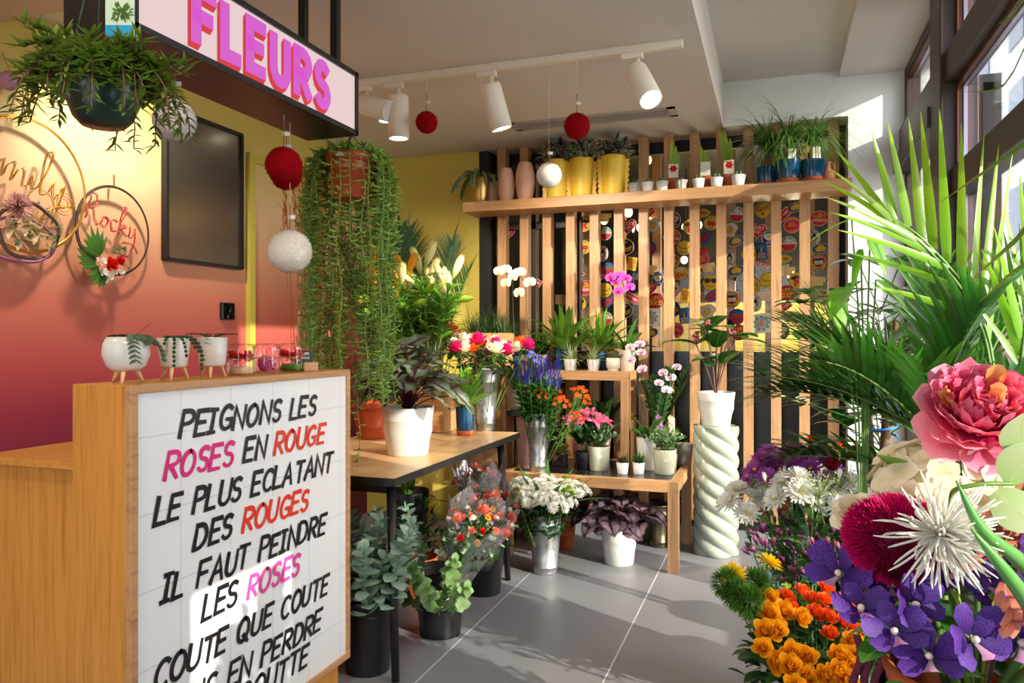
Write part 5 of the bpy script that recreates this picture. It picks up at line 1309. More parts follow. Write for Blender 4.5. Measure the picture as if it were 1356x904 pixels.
# glass vase of red and peach roses behind the begonia
p = onz(578, 560, TZ); t = thing('flower_vase', 'clear glass vase of peach and red roses behind the begonia', 'vase', p); b = MB(); b.lathe([(0, 0), (.06, 0), (.06, .01), (.07, .33), (.066, .33), (.056, .02), (0, .02)], 32); part('glass', b, CLEAR, t)
rose_group((p.x, p.y, p.z + .03), .33, (8, 7), ((P_RED, 'red rose in the glass vase behind the begonia'), (P_PEACH, 'peach rose in the glass vase behind the begonia')), .56, .36, 'roses in the glass vase', s0=.95)
# tall glass cylinder of lilies on a crate
q = at_y(572, 4.62, TZ); t = thing('crate', 'wooden crate raising the lily vase at the back of the display table', 'crate', (q.x, q.y - .5, TZ))
b = MB(); b.box((0, 0, .13), (.30, .20, .25)); part('body', b, OAKX, t, smooth=False); b = MB(); b.box((0, 0, .262), (.32, .22, .012)); part('lid', b, OAKX, t, smooth=False)
lz = TZ + .27; p = at_y(572, 4.1, lz); t.location = (p.x - .02, 4.08, TZ)
t = thing('flower_vase', 'clear glass cylinder of pale lilies raised on a crate', 'vase', (p.x, 4.08, lz)); b = MB(); b.lathe([(0, 0), (.075, 0), (.075, .33), (.07, .33), (.07, .012), (0, .012)], 36); part('glass', b, CLEAR, t)
LBUD = MB()
for i in range(6): LBUD.cup(.005, .031, .155, i * 1.047, 1.5, -.020, ph=i, n=6)
def lily(label, group, n, base, mat, h, tm, off=0.0):
    t = thing('lily_stem', label, 'lily'); b = MB(); b.tube(crv([(0, 0, 0), (.006, 0, h * .5), (0, 0, h)], 5), .005, 6); part('stem', b, STEM, t)
    b = MB()
    for i in range(22): f = .45 + .53 * i / 21; b.leaf((0, 0, h * f), dirv(i * 2.4, U(.4, .95)), U(.12, .18), .036, U(.5, 1.1), 'lance', 6, .3)
    part('leaves', b, organic('lily_leaf', [(0, (84, 136, 40)), (1, (126, 176, 60))], .25, .4, .3, spec=.6), t)
    for k in range(4):
        d = dirv(k * 1.7 + .4, radians(66 - 14 * k)); o = V((0, 0, h * (1 - .055 * k))); s_ = MB(); s_.tube([tuple(o), tuple(o + d * .06)], .003, 5); hb = MB(); place(hb, LBUD, d, o + d * .055, U(0, 6), [1.05, .92, .7, .8][k]); part('bud', hb, mat if k < 3 else P_GREEN, t)
        part('bud_stalk', s_, STEM, t)
    bunch(t, base, n, tm, label, group, .02, .05, .86, 1.08, off)
lily('pale cream lily stem in the tall glass cylinder', 'cream lilies in the glass cylinder', 8, (p.x, 4.08, lz + .015), P_LILY, .60, .36)
q = at_y(524, 4.0, TZ); t = thing('flower_vase', 'glass vase of orange lilies behind the trailing plant', 'vase', (q.x, q.y, TZ)); b = MB(); b.lathe([(0, 0), (.065, 0), (.065, .5), (.06, .5), (.06, .012), (0, .012)], 32); part('glass', b, CLEAR, t)
lily('orange lily stem behind the trailing hanging plant', 'orange lilies', 5, (q.x, q.y, TZ + .015), P_LILYO, .86, .16, .7)
# terracotta pot beside the begonia, half behind the trails
p = onz(482, 585, TZ); t = thing('terracotta_pot', 'large terracotta pot on the display table behind the trailing strands', 'pot', (p.x - .03, p.y + .15, TZ)); part('body', pot_mb(.11, .085, .2, .03), TERRAPL, t)
b = MB(); bush(b, 90, .13, .2, .2, .08, .03, fill=.4); part('foliage', b, G_DARK, t)
p = at_y(650, 4.55, 0)
t = thing('grass_pot', 'fine bladed dark grass in a tall narrow oak planter behind the pink roses', 'potted grass', (p.x - .02, 4.55, 0))
b = MB(); b.box((0, 0, .68), (.30, .16, 1.36)); part('wooden_planter', b, OAK, t, smooth=False)
b = MB()
for i in range(340): az = U(0, 6.28); b.leaf((U(-.13, .13), U(-.06, .06), 1.35), dirv(az, U(.5, 1.5)), U(.13, .24), .006, U(1.2, 2.8), 'blade', 6, .3)
part('foliage', b, G_DPALM, t)
# dried pinkish cymbidium beside the roses, white orchid behind
p = at_y(686, 4.62, 0); t0 = thing('plant_stand', 'slim black stool holding the white orchid behind the roses', 'stool', (p.x, 4.62, 0))
b = MB(); b.lathe([(0, .84), (.13, .84), (.13, .87), (0, .87)], 28); part('seat', b, BLACK, t0, smooth=False)
for k in range(3): b = MB(); a = k * 2.094; b.tube([(.09 * cos(a), .09 * sin(a), .84), (.12 * cos(a), .12 * sin(a), 0)], .012, 8); part('leg', b, BLACK, t0)
orchid(V((p.x, 4.62, .87)), 'white phalaenopsis orchid with two tall spikes in front of the slats', pot_mb(.07, .055, .13), CREAM, .055, .13, [[V((-.02, -.01, .45)), V((-.03, -.02, .72)), V((-.03, -.04, .86)), V((-.10, -.06, .90))], [V((.05, -.01, .45)), V((.06, -.02, .66)), V((.06, -.04, .80)), V((.0, -.06, .88))]], P_ORCHW, LIPY, 4, leaves=9, leafL=.32, s=1.0)

# galvanised bucket of blue veronica and orange flowers, pink pail beside it, on a low bench
bx, by, bz = -1.39, 4.44, LZ
bucket('galvanised bucket of blue veronica and orange flowers', (bx + .02, by - .03, bz), .066, .052, .36, GALV)
bucket('pale pink enamel pail beside the galvanised bucket of blue flowers', (bx - .105, by + .09, bz), .055, .045, .32, BLUSHG, bands=False)
def spike_stem(name, label, cat, h, mat, n=80, L=.14, R=.016, leafm=G_GLOSS):
    t = cut_stem(name, label, cat, None, None, h, 26, leafm, .09, .022, zl=(.5, .86)); b = MB()
    for i in range(n): f = i / n; b.leaf((0, 0, h - L * .4 + L * f), dirv(i * 2.4, .3 + .6 * f), R * 2 * (1.1 - .9 * f), R * .5, -.2, 'lance', 2, .3)
    part('flower_spike', b, mat, t); return t
pr = spike_stem('veronica', 'x', 'veronica', .60, P_BLUE); bunch(pr, (bx + .02, by - .03, bz + .02), 22, .24, 'blue veronica spike in the galvanised bucket', 'blue veronica', .02, .0, .85, 1.05)
dl = daisy_mb(.016, 5, 1, .38, .12)
pr = spray_stem('delphinium', 'x', 'delphinium', [(dl, [petal('petal_sky', [(0, (90, 100, 190)), (1, (120, 136, 220))]), YDISC])], .70, 6, G_MID, R=.035, k=12); bunch(pr, (bx - .01, by - .0, bz + .02), 5, .16, 'lighter blue delphinium above the veronica', 'blue delphinium', .02)
od = pompon_mb(.014, 3, 7, .3); od2 = pompon_mb(.02, 3, 7, .3)
pr = spray_stem('alstroemeria', 'x', 'alstroemeria', [(od, P_ORANGE)], .54, 12, G_MID, R=.055, k=12); bunch(pr, (bx + .05, by - .03, bz + .02), 6, .36, 'small orange flowering stem beside the blue veronica', 'orange flowering stems', .02, .1, .8, 1.1, bias=(.35, -.1, .0))
# galvanised bucket of white chrysanthemums on the floor
p = at(722, 757, Z=0); bucket('galvanised bucket of white chrysanthemums standing on the floor', p, .092, .070, .335, GALV)
pr = spray_stem('chrysanthemum', 'x', 'chrysanthemum', [(MUM, [P_WHITE, GDISC]), (MUM, [P_WHITE, GDISC]), (pompon_mb(.028, 5, 16, .14), P_WHITE)], .50, 12, G_DARK, .07, .035, R=.085, k=11); bunch(pr, (p.x, p.y, .03), 13, .42, 'white chrysanthemum spray in the floor bucket', 'white chrysanthemums', .03, .05, .9, 1.02)
pr = spray_stem('chrysanthemum', 'x', 'chrysanthemum', [(pompon_mb(.021, 5, 14, .2), P_GREEN)], .50, 6, G_DARK, R=.03, k=4); bunch(pr, (p.x, p.y, .03), 5, .42, 'small green button chrysanthemum among the white ones', 'green button chrysanthemums', .02, .25, off=.9)
b = MB(); strap_rosette(b, 22, .30, .045, .0, (25, 60), (.2, .8), 'lance', .05, 6, .25); t = single('backing_leaves', b, G_GLOSS, 'dark glossy leaves ringing the white chrysanthemums', 'foliage', (p.x, p.y + .02, .36))

# black buckets under the display table: eucalyptus and wrapped bouquets
def euc(label, group, n, base, tm, h=.55, off=0., m=G_EUC, bias=None, W=.052, smin=.85):
    t = thing('eucalyptus_stem', label, 'eucalyptus'); b = MB(); c = crv([(0, 0, 0), (.012, .0, h * .4), (-.008, .01, h * .75), (0, 0, h)], 6); b.tube(c, [.004 * (1 - .7 * i / (len(c) - 1)) for i in range(len(c))], 5, cap=False); part('stem', b, STEMB2, t)
    b = MB()
    for i in range(12):
        f = .40 + .60 * i / 11; q = c[int(f * (len(c) - 1))]; a = i * 1.57
        for sg in (0, pi): b.leaf(q, dirv(a + sg + U(-.3, .3), U(.0, .8)), W * 1.25 * (1.15 - .5 * f) * U(.85, 1.1), W * (1.15 - .5 * f), U(.1, .7), 'oval', 5, .15)
    b.leaf(c[-1], V((0, 0, 1)), W * .6, W * .4, 0, 'oval', 4, .3)
    part('leaves', b, m, t); bunch(t, base, n, tm, label, group, .03, .06, smin, 1.08, off, bias)
STEMB2 = plain('stem_pale', (128, 136, 84), .6, 0, .1)
p = at(487, 885, Z=0); bucket('black plastic bucket of eucalyptus beside the counter end', p, .105, .086, .29, BLACKPL, 'black flower buckets', bands=False)
euc('grey-green eucalyptus stem in the bucket beside the counter', 'eucalyptus in the first black bucket', 14, (p.x, p.y, .03), .36, .53, W=.064)
p2 = at(583, 837, Z=0); bucket('black bucket with a white handle holding a wrapped bouquet', p2, .118, .092, .29, BLACKPL, 'black flower buckets', bands=False, handle=True)
p3 = at(640, 783, Z=0); bucket('black bucket farthest under the display table', p3, .115, .09, .29, BLACKPL, 'black flower buckets', bands=False)
euc('young eucalyptus stem hanging over the bucket rim towards the aisle', 'eucalyptus in the second black bucket', 7, (p2.x, p2.y, .06), .62, .46, 4.2, G_EUCY, (.15, -.75, -.05), .05)
euc('pale eucalyptus branch rising beside the table leg', 'eucalyptus beside the table leg', 4, (p2.x - .04, p2.y - .02, .06), .3, .62, 3.0, G_EUC, (-.15, -.5, .1), .058)
def wrapped(label, base, az, tl, n, R=.15, h=.56):
    t = thing('wrapped_bouquet', label, 'bouquet', base); t.rotation_euler = tilt(az, tl)
    b = MB(); rows, uvs = [], []
    for i in range(9):
        f = i / 8; z = .06 + (h - .04) * f; r = .035 + (R * 1.12 - .035) * f ** 1.3; rows.append([(r * (1 + .06 * f * sin(k * 1.9 + i)) * cos(2 * pi * k / 36), r * (1 + .06 * f * sin(k * 1.9 + i)) * sin(2 * pi * k / 36), z + .035 * f * sin(k * 2.0944 * .5)) for k in range(36)]); uvs.append([(k / 36, f) for k in range(36)])
    b.grid(rows, uvs, 0, True); part('cellophane', b, CELLO, t)
    s, l = sprig_bush(54, R * 1.08, h * .62, h * .35, G_DARK, .05, .018, 9, 'lance'); part('stems', s, STEM, t); part('foliage', l, G_DARK, t)
    b = MB(); b.lathe([(.012, 0), (.03, .06), (.036, .1), (.03, .14), (.05, .3)], 10); part('stem_bundle', b, STEM, t)
    l = MB(); bush(l, 60, R, .1, h * .78, .035, .02, 'oval'); part('filler', l, G_SEDUM, t)
    mats = [(SROSE, P_CORAL, 1.9), (od, P_ORANGE, 1.5), (od, P_YELLOW, 1.2), (SROSE, P_CORAL, 1.1), (pompon_mb(.014, 4, 10, .2), P_WHITE, 1.0), (od, P_LILAC, .8), (od, P_WHITE, .9), (SROSE, P_RED, 1.0), (od, P_LILAC, .7)]
    for i in range(n):
        a = i * 2.4; q = sqrt((i + .3) / n); mb, m, s_ = mats[i % len(mats)]; d = dirv(a, radians(88 - 50 * q)); hb = MB(); place(hb, mb, d, (R * q * cos(a), R * q * sin(a), h * (1.0 - .14 * q * q) + U(-.01, .03)), U(0, 6), s_); part('flower', hb, m, t)
wrapped('mixed orange and coral bouquet in clear wrap leaning from the second black bucket', (p2.x, p2.y, .06), atan2(-.25, .6), .46, 26, .135, .56)
wrapped('mixed bouquet in clear wrap leaning out over the aisle from the farthest bucket', (p3.x, p3.y, .06), atan2(-.75, .40), .60, 26, .13, .58)
wrapped('upright mixed bouquet against the table underside in the farthest bucket', (p3.x - .05, p3.y + .02, .06), 1.8, .12, 22, .12, .56)
b = MB()
t = thing('foliage_pot', 'dark green bushy foliage in a pot in the shade below the display table', 'potted plant', (-1.75, 3.55, 0)); part('pot', pot_mb(.1, .08, .2), TERRA, t); bush(b, 160, .16, .36, .2, .07, .022, fill=.3); part('foliage', b, G_DARK, t)

# dark palm in the back corner
p = at_y(553, 4.75, 0); t = thing('areca_palm', 'tall dark feathery palm in the back corner by the yellow wall', 'potted palm', (p.x - .05, 4.70, 0)); part('pot', pot_mb(.15, .12, .28), BLACKPL, t)
s, b = MB(), MB()
for i, (az, k, L) in enumerate(((-1.2, 1.36, 1.55), (-.6, 1.30, 1.5), (-2.2, 1.35, 1.5), (-.2, 1.34, 1.35), (-2.8, 1.38, 1.3), (-1.6, 1.22, 1.35), (.3, 1.42, 1.5), (-1.0, 1.1, 1.2), (2.0, 1.47, 1.6))):
    frond(s, b, (.03 * cos(az), .03 * sin(az), .26), dirv(az, k), L * 1.16, 30, .30, .018, U(.4, .7), first=.6, lseg=4, r=.009, ang=46)
for m_ in (s, b): m_.v = [(max(-2.93 - t.location.x, x), min(5.07 - t.location.y, y), z) for x, y, z in m_.v]
part('stems', s, STEM, t); part('foliage', b, G_DPALM, t)
# ------------------------------------------------------------------ stickers on the glass behind the slats
def flat(name, c): return organic(name, [(0, c)], 0, .3, .5)
SK = {k: flat('sticker_' + k, c) for k, c in dict(red=(216, 26, 40), yellow=(246, 214, 30), navy=(24, 40, 110), blue=(36, 92, 190), white=(244, 244, 240), black=(24, 22, 24), green=(40, 150, 80), magenta=(226, 40, 150), pink=(240, 150, 190), cyan=(90, 190, 220), orange=(240, 140, 30)).items()}
SKN = list(SK)
def disc(b, rx, ry, k, col, cx=0, cy=0, n=28, fn=None, rot=0):
    i0 = len(b.v)
    for j in range(n):
        a = 2 * pi * j / n; q = fn(a) if fn else 1; x, y = rx * q * cos(a), ry * q * sin(a)
        b.vert((cx + x * cos(rot) - y * sin(rot), -.0004 * k - .001, cy + x * sin(rot) + y * cos(rot)))
    b.face(tuple(range(i0, i0 + n)), SKN.index(col))
def quad(b, w, h, k, col, cx=0, cy=0, rot=0):
    i0 = len(b.v)
    for x, y in ((-w, -h), (w, -h), (w, h), (-w, h)): b.vert((cx + x * cos(rot) - y * sin(rot), -.0004 * k - .001, cy + x * sin(rot) + y * cos(rot)))
    b.face(tuple(range(i0, i0 + 4)), SKN.index(col))
def txt(b, s, k, col, cx, cy, h, rot=0, w=.2, maxw=None):
    W = text_width(s) * h; sx = min(1, maxw / W) if maxw else 1
    write(b, s, lambda x, y: (cx + x * cos(rot) - y * sin(rot), -.0004 * k - .001, cy + x * sin(rot) + y * cos(rot)), -W * sx / 2, -h / 2, h, w, 0, .16, SKN.index(col), sx)
def arctxt(b, s, k, col, R, a0, a1, h, w=.2, inv=False):
    for i, c in enumerate(s):
        a = radians(a0 + (a1 - a0) * (i + .5) / len(s)); rot = a - pi / 2 if not inv else a + pi / 2
        txt(b, c, k, col, R * cos(a), R * sin(a), h, rot, w)
HEART = lambda a: .75 + .30 * abs(cos(a)) ** .5 * (1 if sin(a) > -.2 else .9) - .22 * (1 if False else max(0, sin(a)) ** 8) - .05 * sin(a)
def S(kind, b):
    r = .056
    if kind == 'shades_r': disc(b, r, r, 0, 'navy'); disc(b, r * .93, r * .93, 1, 'yellow'); txt(b, 'R', 2, 'red', .002, -.004, .06, 0, .26); quad(b, .017, .009, 3, 'black', -.02, .017); quad(b, .017, .009, 3, 'black', .018, .017); quad(b, .03, .003, 3, 'black', 0, .024)
    elif kind == 'melon':
        disc(b, r, r, 0, 'green'); disc(b, r * .9, r * .9, 1, 'white'); i0 = len(b.v)
        for j in range(15): a = pi + pi * j / 14; b.vert((r * .82 * cos(a), -.0018, r * .82 * sin(a) - .002))
        b.face(tuple(range(i0, i0 + 15)), SKN.index('red')); arctxt(b, 'HAPPY ROCKY', 3, 'black', r * .7, 165, 15, .013); disc(b, .004, .004, 3, 'black', -.015, .012, 8); disc(b, .004, .004, 3, 'black', .015, .012, 8)
    elif kind == 'heart':
        for q, c, k in ((1.06, 'white', 0), (1, 'red', 1)):
            i0 = len(b.v); n = 32
            for j in range(n): a = 2 * pi * j / n; x = 16 * sin(a) ** 3; y = 13 * cos(a) - 5 * cos(2 * a) - 2 * cos(3 * a) - cos(4 * a); b.vert((x * r / 15.5 * q, -.0004 * k - .001, y * r / 15.5 * q))
            b.face(tuple(range(i0, i0 + n)), SKN.index(c))
        txt(b, 'ROCKY', 2, 'white', 0, .016, .022, 0, .18, .085); txt(b, 'POP', 2, 'white', 0, -.014, .02, 0, .18)
    elif kind == 'banana':
        disc(b, r, r, 0, 'yellow'); disc(b, r * .92, r * .92, 1, 'navy')
        ribbon(b, arc(.004, .024, .034, .036, 190, 330, 9), .016, lambda x, y: (x, -.0018, y), SKN.index('yellow')); ribbon(b, arc(.004, .010, .038, .036, 195, 320, 9), .008, lambda x, y: (x, -.0018, y), SKN.index('yellow')); txt(b, 'VERY', 2, 'yellow', -.012, .032, .014)
    elif kind == 'cherry': disc(b, r, r, 0, 'navy'); disc(b, r * .93, r * .93, 1, 'yellow'); disc(b, .019, .017, 2, 'red', -.012, -.004); disc(b, .019, .017, 3, 'red', .012, -.006); ribbon(b, [(0, .03), (-.012, .01)], .004, lambda x, y: (x, -.0018, y), SKN.index('green')); arctxt(b, 'ROCKY', 3, 'navy', r * .72, 140, 40, .013); txt(b, 'CUTE', 3, 'navy', 0, -.036, .012)
    elif kind == 'lemons': disc(b, r * 1.05, r * .62, 0, 'yellow', rot=.25); disc(b, r, r * .57, 1, 'blue', rot=.25); disc(b, .02, .017, 2, 'yellow', -.014, -.006); disc(b, .02, .017, 3, 'yellow', .014, .0); disc(b, .02, .015, 2, 'yellow', .0, .012); disc(b, .008, .003, 4, 'green', .0, .024, 8, rot=.8)
    elif kind == 'egg':
        f = lambda a: 1 + .10 * sin(3 * a) + .06 * sin(5 * a + 1)
        disc(b, r * .98, r * .94, 0, 'black', fn=f); disc(b, r * .92, r * .88, 1, 'white', fn=f); disc(b, r * .40, r * .40, 2, 'black'); disc(b, r * .36, r * .36, 3, 'yellow'); disc(b, .005, .006, 4, 'white', -.008, .008, 8)
    elif kind == 'egg_oval': disc(b, r * .8, r, 0, 'white'); disc(b, r * .74, r * .94, 1, 'navy'); disc(b, r * .55, r * .42, 2, 'white', 0, .004, fn=lambda a: 1 + .12 * sin(3 * a)); disc(b, r * .22, r * .22, 3, 'yellow', 0, .006); arctxt(b, 'ROCKY', 2, 'white', r * .72, 140, 40, .012); txt(b, 'SUNNY', 2, 'white', 0, -.034, .011)
    elif kind == 'strawberry':
        f = lambda a: 1 + .14 * sin(a) - .10 * abs(cos(a)) * (1 if sin(a) < 0 else 0); disc(b, r, r, 0, 'navy', fn=f); disc(b, r * .92, r * .92, 1, 'blue', fn=f); disc(b, r * .78, r * .72, 2, 'red', 0, -.006, fn=f); disc(b, .028, .009, 3, 'green', 0, .030); txt(b, 'MIAM', 3, 'navy', 0, -.006, .02, 0, .2, .07)
    elif kind == 'sleepy':
        disc(b, r, r, 0, 'navy'); disc(b, r * .95, r * .95, 1, 'yellow'); ribbon(b, arc(-.0, .022, .040, .026, 200, 340, 9), .003, lambda x, y: (x, -.0018, y), SKN.index('black'))
        for j in range(8): a = radians(205 + 18 * j); ribbon(b, [(.04 * cos(a), .022 + .026 * sin(a)), (.048 * cos(a), .022 + .036 * sin(a))], .003, lambda x, y: (x, -.0018, y), SKN.index('black'))
        txt(b, 'GOOD NIGHT', 2, 'black', 0, -.034, .009)
    elif kind == 'book': disc(b, r * .9, r, 0, 'navy'); disc(b, r * .85, r * .95, 1, 'yellow'); disc(b, r * .7, r * .66, 2, 'red', 0, .01); disc(b, r * .5, r * .5, 3, 'black', 0, .006); quad(b, .013, .014, 4, 'white', -.014, .002, -.15); quad(b, .013, .014, 4, 'white', .014, .002, .15); txt(b, 'ROCKY', 4, 'white', 0, .036, .012); txt(b, 'STORY', 3, 'navy', 0, -.04, .011)
    elif kind == 'bird': disc(b, r * .78, r, 0, 'black'); disc(b, r * .74, r * .96, 1, 'white'); disc(b, .017, .024, 2, 'black', 0, -.002); disc(b, .010, .015, 3, 'white', 0, -.007); disc(b, .009, .009, 2, 'black', 0, .022, 12); txt(b, 'ROCKY', 2, 'black', 0, .038, .011); txt(b, 'COOL', 2, 'black', 0, -.038, .012)
    elif kind == 'big':
        disc(b, r, r, 0, 'yellow'); disc(b, r * .92, r * .92, 1, 'magenta'); i0 = len(b.v); n = 28
        for j in range(n): a = 2 * pi * j / n; x = 16 * sin(a) ** 3; y = 13 * cos(a) - 5 * cos(2 * a) - 2 * cos(3 * a) - cos(4 * a); b.vert((x * .0021, -.0018, y * .0021))
        b.face(tuple(range(i0, i0 + n)), SKN.index('red')); txt(b, 'BIG', 3, 'yellow', 0, .003, .022); arctxt(b, 'ROCKY', 3, 'yellow', r * .74, 145, 35, .012); arctxt(b, 'LOVE', 3, 'yellow', r * .74, 235, 305, .012, .2, True)
    elif kind == 'cheers': f = lambda a: 1 + (.16 if False else .18 * max(0, -sin(a)) ** 10); disc(b, r, r * .95, 0, 'navy', fn=f); disc(b, r * .94, r * .89, 1, 'yellow', fn=f); txt(b, 'CHEERS', 2, 'red', 0, .006, .021, .1, .2, .088); arctxt(b, 'ROCKY POP', 2, 'navy', r * .68, 155, 25, .011); disc(b, .007, .008, 2, 'navy', 0, -.026, 10)
    elif kind == 'experience': disc(b, r * 1.05, r * .95, 0, 'white'); disc(b, r, r * .9, 1, 'red'); txt(b, 'THE', 2, 'white', 0, .033, .011); txt(b, 'FUNKY', 2, 'yellow', 0, .013, .021, .12, .2, .075); txt(b, 'EXPERIENCE', 2, 'white', 0, -.014, .016, 0, .2, .092)
    elif kind == 'oval': disc(b, r * 1.0, r * .6, 0, 'navy', rot=.5); disc(b, r * .93, r * .54, 1, 'blue', rot=.5); disc(b, r * .85, r * .34, 2, 'red', rot=.62); txt(b, 'ROCKY', 3, 'navy', 0, 0, .014, .6)
    elif kind == 'red_tag': quad(b, .058, .026, 0, 'white', rot=.7); quad(b, .055, .023, 1, 'red', rot=.7); txt(b, 'GOOD VIBES', 2, 'white', 0, 0, .015, .7, .2, .095)
    elif kind == 'red_tag_down': quad(b, .058, .026, 0, 'white', rot=-.6); quad(b, .055, .023, 1, 'red', rot=-.6); txt(b, 'GOOD VIBES', 2, 'white', 0, 0, .015, -.6, .2, .095)
    elif kind == 'can': disc(b, r * .98, r * .86, 0, 'navy', rot=.3); disc(b, r * .93, r * .81, 1, 'yellow', rot=.3); disc(b, r * .6, r * .2, 2, 'white', -.006, .024, rot=.3); txt(b, 'MIAM', 3, 'red', .002, -.012, .026, .25, .22, .075)
    elif kind == 'life': disc(b, r, r * .94, 0, 'navy'); disc(b, r * .92, r * .86, 1, 'red'); txt(b, 'LIFE', 2, 'yellow', 0, .02, .02, .05); txt(b, 'IS', 2, 'white', -.034, -.002, .012); txt(b, 'GOOD', 2, 'yellow', .003, -.015, .026, 0, .22)
    elif kind == 'palm_tag': quad(b, .036, .056, 0, 'navy'); quad(b, .033, .053, 1, 'blue'); ribbon(b, [(0, -.008), (.003, .024)], .008, lambda x, y: (x, -.0018, y), SKN.index('yellow')); [ribbon(b, [(.003, .024), (.003 + .022 * cos(a), .024 + .016 * sin(a) + .004), (.003 + .028 * cos(a), .018 + .010 * sin(a))], .006, lambda x, y: (x, -.0022, y), SKN.index('green')) for a in (-.2, .6, 1.5, 2.5, 3.3)]; txt(b, 'ROCKY', 2, 'yellow', 0, -.022, .013, 0, .2, .056); txt(b, 'BEACH', 2, 'yellow', 0, -.04, .012, 0, .2, .056)
    elif kind == 'freaky': quad(b, .052, .016, 0, 'yellow', 0, .014); quad(b, .036, .016, 0, 'yellow', 0, -.016); txt(b, 'FREAKY', 1, 'white', 0, .014, .024, 0, .26, .098); txt(b, 'POP', 1, 'white', 0, -.016, .024, 0, .26)
    elif kind == 'pink_script': quad(b, .058, .014, 0, 'white', rot=-.25); txt(b, 'ROCKYPOP', 1, 'magenta', 0, 0, .02, -.25, .24, .108)
    elif kind == 'black_tag': quad(b, .056, .017, 0, 'white', rot=-.45); quad(b, .053, .0145, 1, 'black', rot=-.45); txt(b, 'ROCKY', 2, 'white', 0, 0, .02, -.45, .22)
    elif kind == 'cross': disc(b, r * .7, r * .98, 0, 'black', rot=-.25); disc(b, r * .66, r * .94, 1, 'white', rot=-.25); quad(b, .006, .03, 2, 'red', 0, -.002, -.2); quad(b, .018, .006, 2, 'red', .002, .008, -.2)
    elif kind == 'card': quad(b, .064, .066, 0, 'white', rot=.08); disc(b, .05, .045, 1, 'cyan', 0, 0, 36, fn=lambda a: 1 + .25 * sin(9 * a)); disc(b, .036, .034, 2, 'white', 0, 0, 16, fn=lambda a: 1 + .08 * sin(4 * a)); [disc(b, .004, .004, 3, 'red', .026 * sqrt(j / 14) * cos(j * 2.4), .026 * sqrt(j / 14) * sin(j * 2.4), 6) for j in range(14)]
    elif kind == 'yellow_card': quad(b, .036, .050, 0, 'yellow', rot=-.2); txt(b, 'EXTRA', 1, 'red', -.0, .026, .015, -.2, .24, .06); txt(b, 'ROCKY', 1, 'red', .0, .004, .015, -.2, .24, .06); txt(b, 'GO', 1, 'red', -.004, -.02, .02, -.2, .24)
    elif kind == 'glasses': disc(b, r, r, 0, 'black'); disc(b, r * .95, r * .95, 1, 'yellow'); disc(b, .02, .016, 2, 'black', -.02, .012); disc(b, .02, .016, 2, 'black', .022, .012); quad(b, .044, .003, 3, 'black', 0, .024); ribbon(b, arc(0, -.008, .028, .022, 200, 340, 8), .003, lambda x, y: (x, -.0018, y), SKN.index('black'))
    elif kind == 'smile': disc(b, r * .88, r, 0, 'navy'); disc(b, r * .83, r * .95, 1, 'yellow'); txt(b, 'SMILE', 2, 'navy', 0, .01, .018, 0, .2, .07); ribbon(b, arc(0, -.004, .026, .024, 200, 340, 8), .004, lambda x, y: (x, -.0018, y), SKN.index('red')); txt(b, 'DAY', 2, 'navy', 0, .034, .011)
    elif kind == 'lemon_bottle': disc(b, r * .98, r * .6, 0, 'navy', fn=lambda a: 1 + .15 * cos(a) ** 12); disc(b, r * .92, r * .54, 1, 'yellow', fn=lambda a: 1 + .15 * cos(a) ** 12); txt(b, 'POP ONLY', 2, 'navy', 0, 0, .016, .05, .2, .082)
    elif kind == 'pink_fruit': disc(b, r * .9, r * .92, 0, 'yellow', 0, -.01); disc(b, r * .84, r * .86, 1, 'magenta', 0, -.01); disc(b, .026, .012, 1, 'red', -.006, .046, rot=.5); disc(b, .022, .011, 1, 'red', .024, .044, rot=-.4); txt(b, 'ROCKY', 2, 'yellow', 0, 0, .017, .25, .2, .07); txt(b, 'GIRL', 2, 'yellow', .002, -.026, .017, .25)
    elif kind == 'blue_ring': disc(b, r * .85, r, 0, 'navy'); disc(b, r * .78, r * .93, 1, 'blue'); disc(b, r * .7, r * .84, 2, 'navy'); txt(b, 'IPA', 3, 'yellow', 0, .0, .03, 0, .22); ribbon(b, arc(0, -.0, .026, .03, 200, 340, 8), .004, lambda x, y: (x, -.0026, y), SKN.index('yellow'))
DESC = dict(shades_r='yellow sticker with red R in sunglasses', melon='watermelon sticker with white top', heart='red heart sticker with white words', banana='navy banana sticker', cherry='yellow cherry sticker', lemons='blue oval sticker with lemons', egg='white fried egg sticker', egg_oval='navy upright oval egg sticker',
  strawberry='blue and red strawberry sticker', sleepy='yellow sleeping eye sticker', book='yellow and red open book sticker', bird='white oval sticker with small black bird', big='round magenta sticker with red heart', cheers='yellow lemon sticker with red word', experience='red round sticker with yellow script', oval='tilted blue and red oval sticker',
  red_tag='red tag sticker rising to the right', red_tag_down='red tag sticker sloping down', can='yellow can sticker with red word', life='round red sticker with yellow words', palm_tag='blue palm tree tag sticker', freaky='yellow and white lettering sticker', pink_script='pink lettering sticker', black_tag='slanting black tag sticker', cross='white oval sticker with red cross', card='square white card with blue splash', yellow_card='yellow card with red words',
  glasses='yellow face sticker in black sunglasses', smile='yellow smile sticker', lemon_bottle='yellow lemon-shaped sticker', pink_fruit='magenta sticker with red leaves', blue_ring='blue ringed sticker with yellow letters')
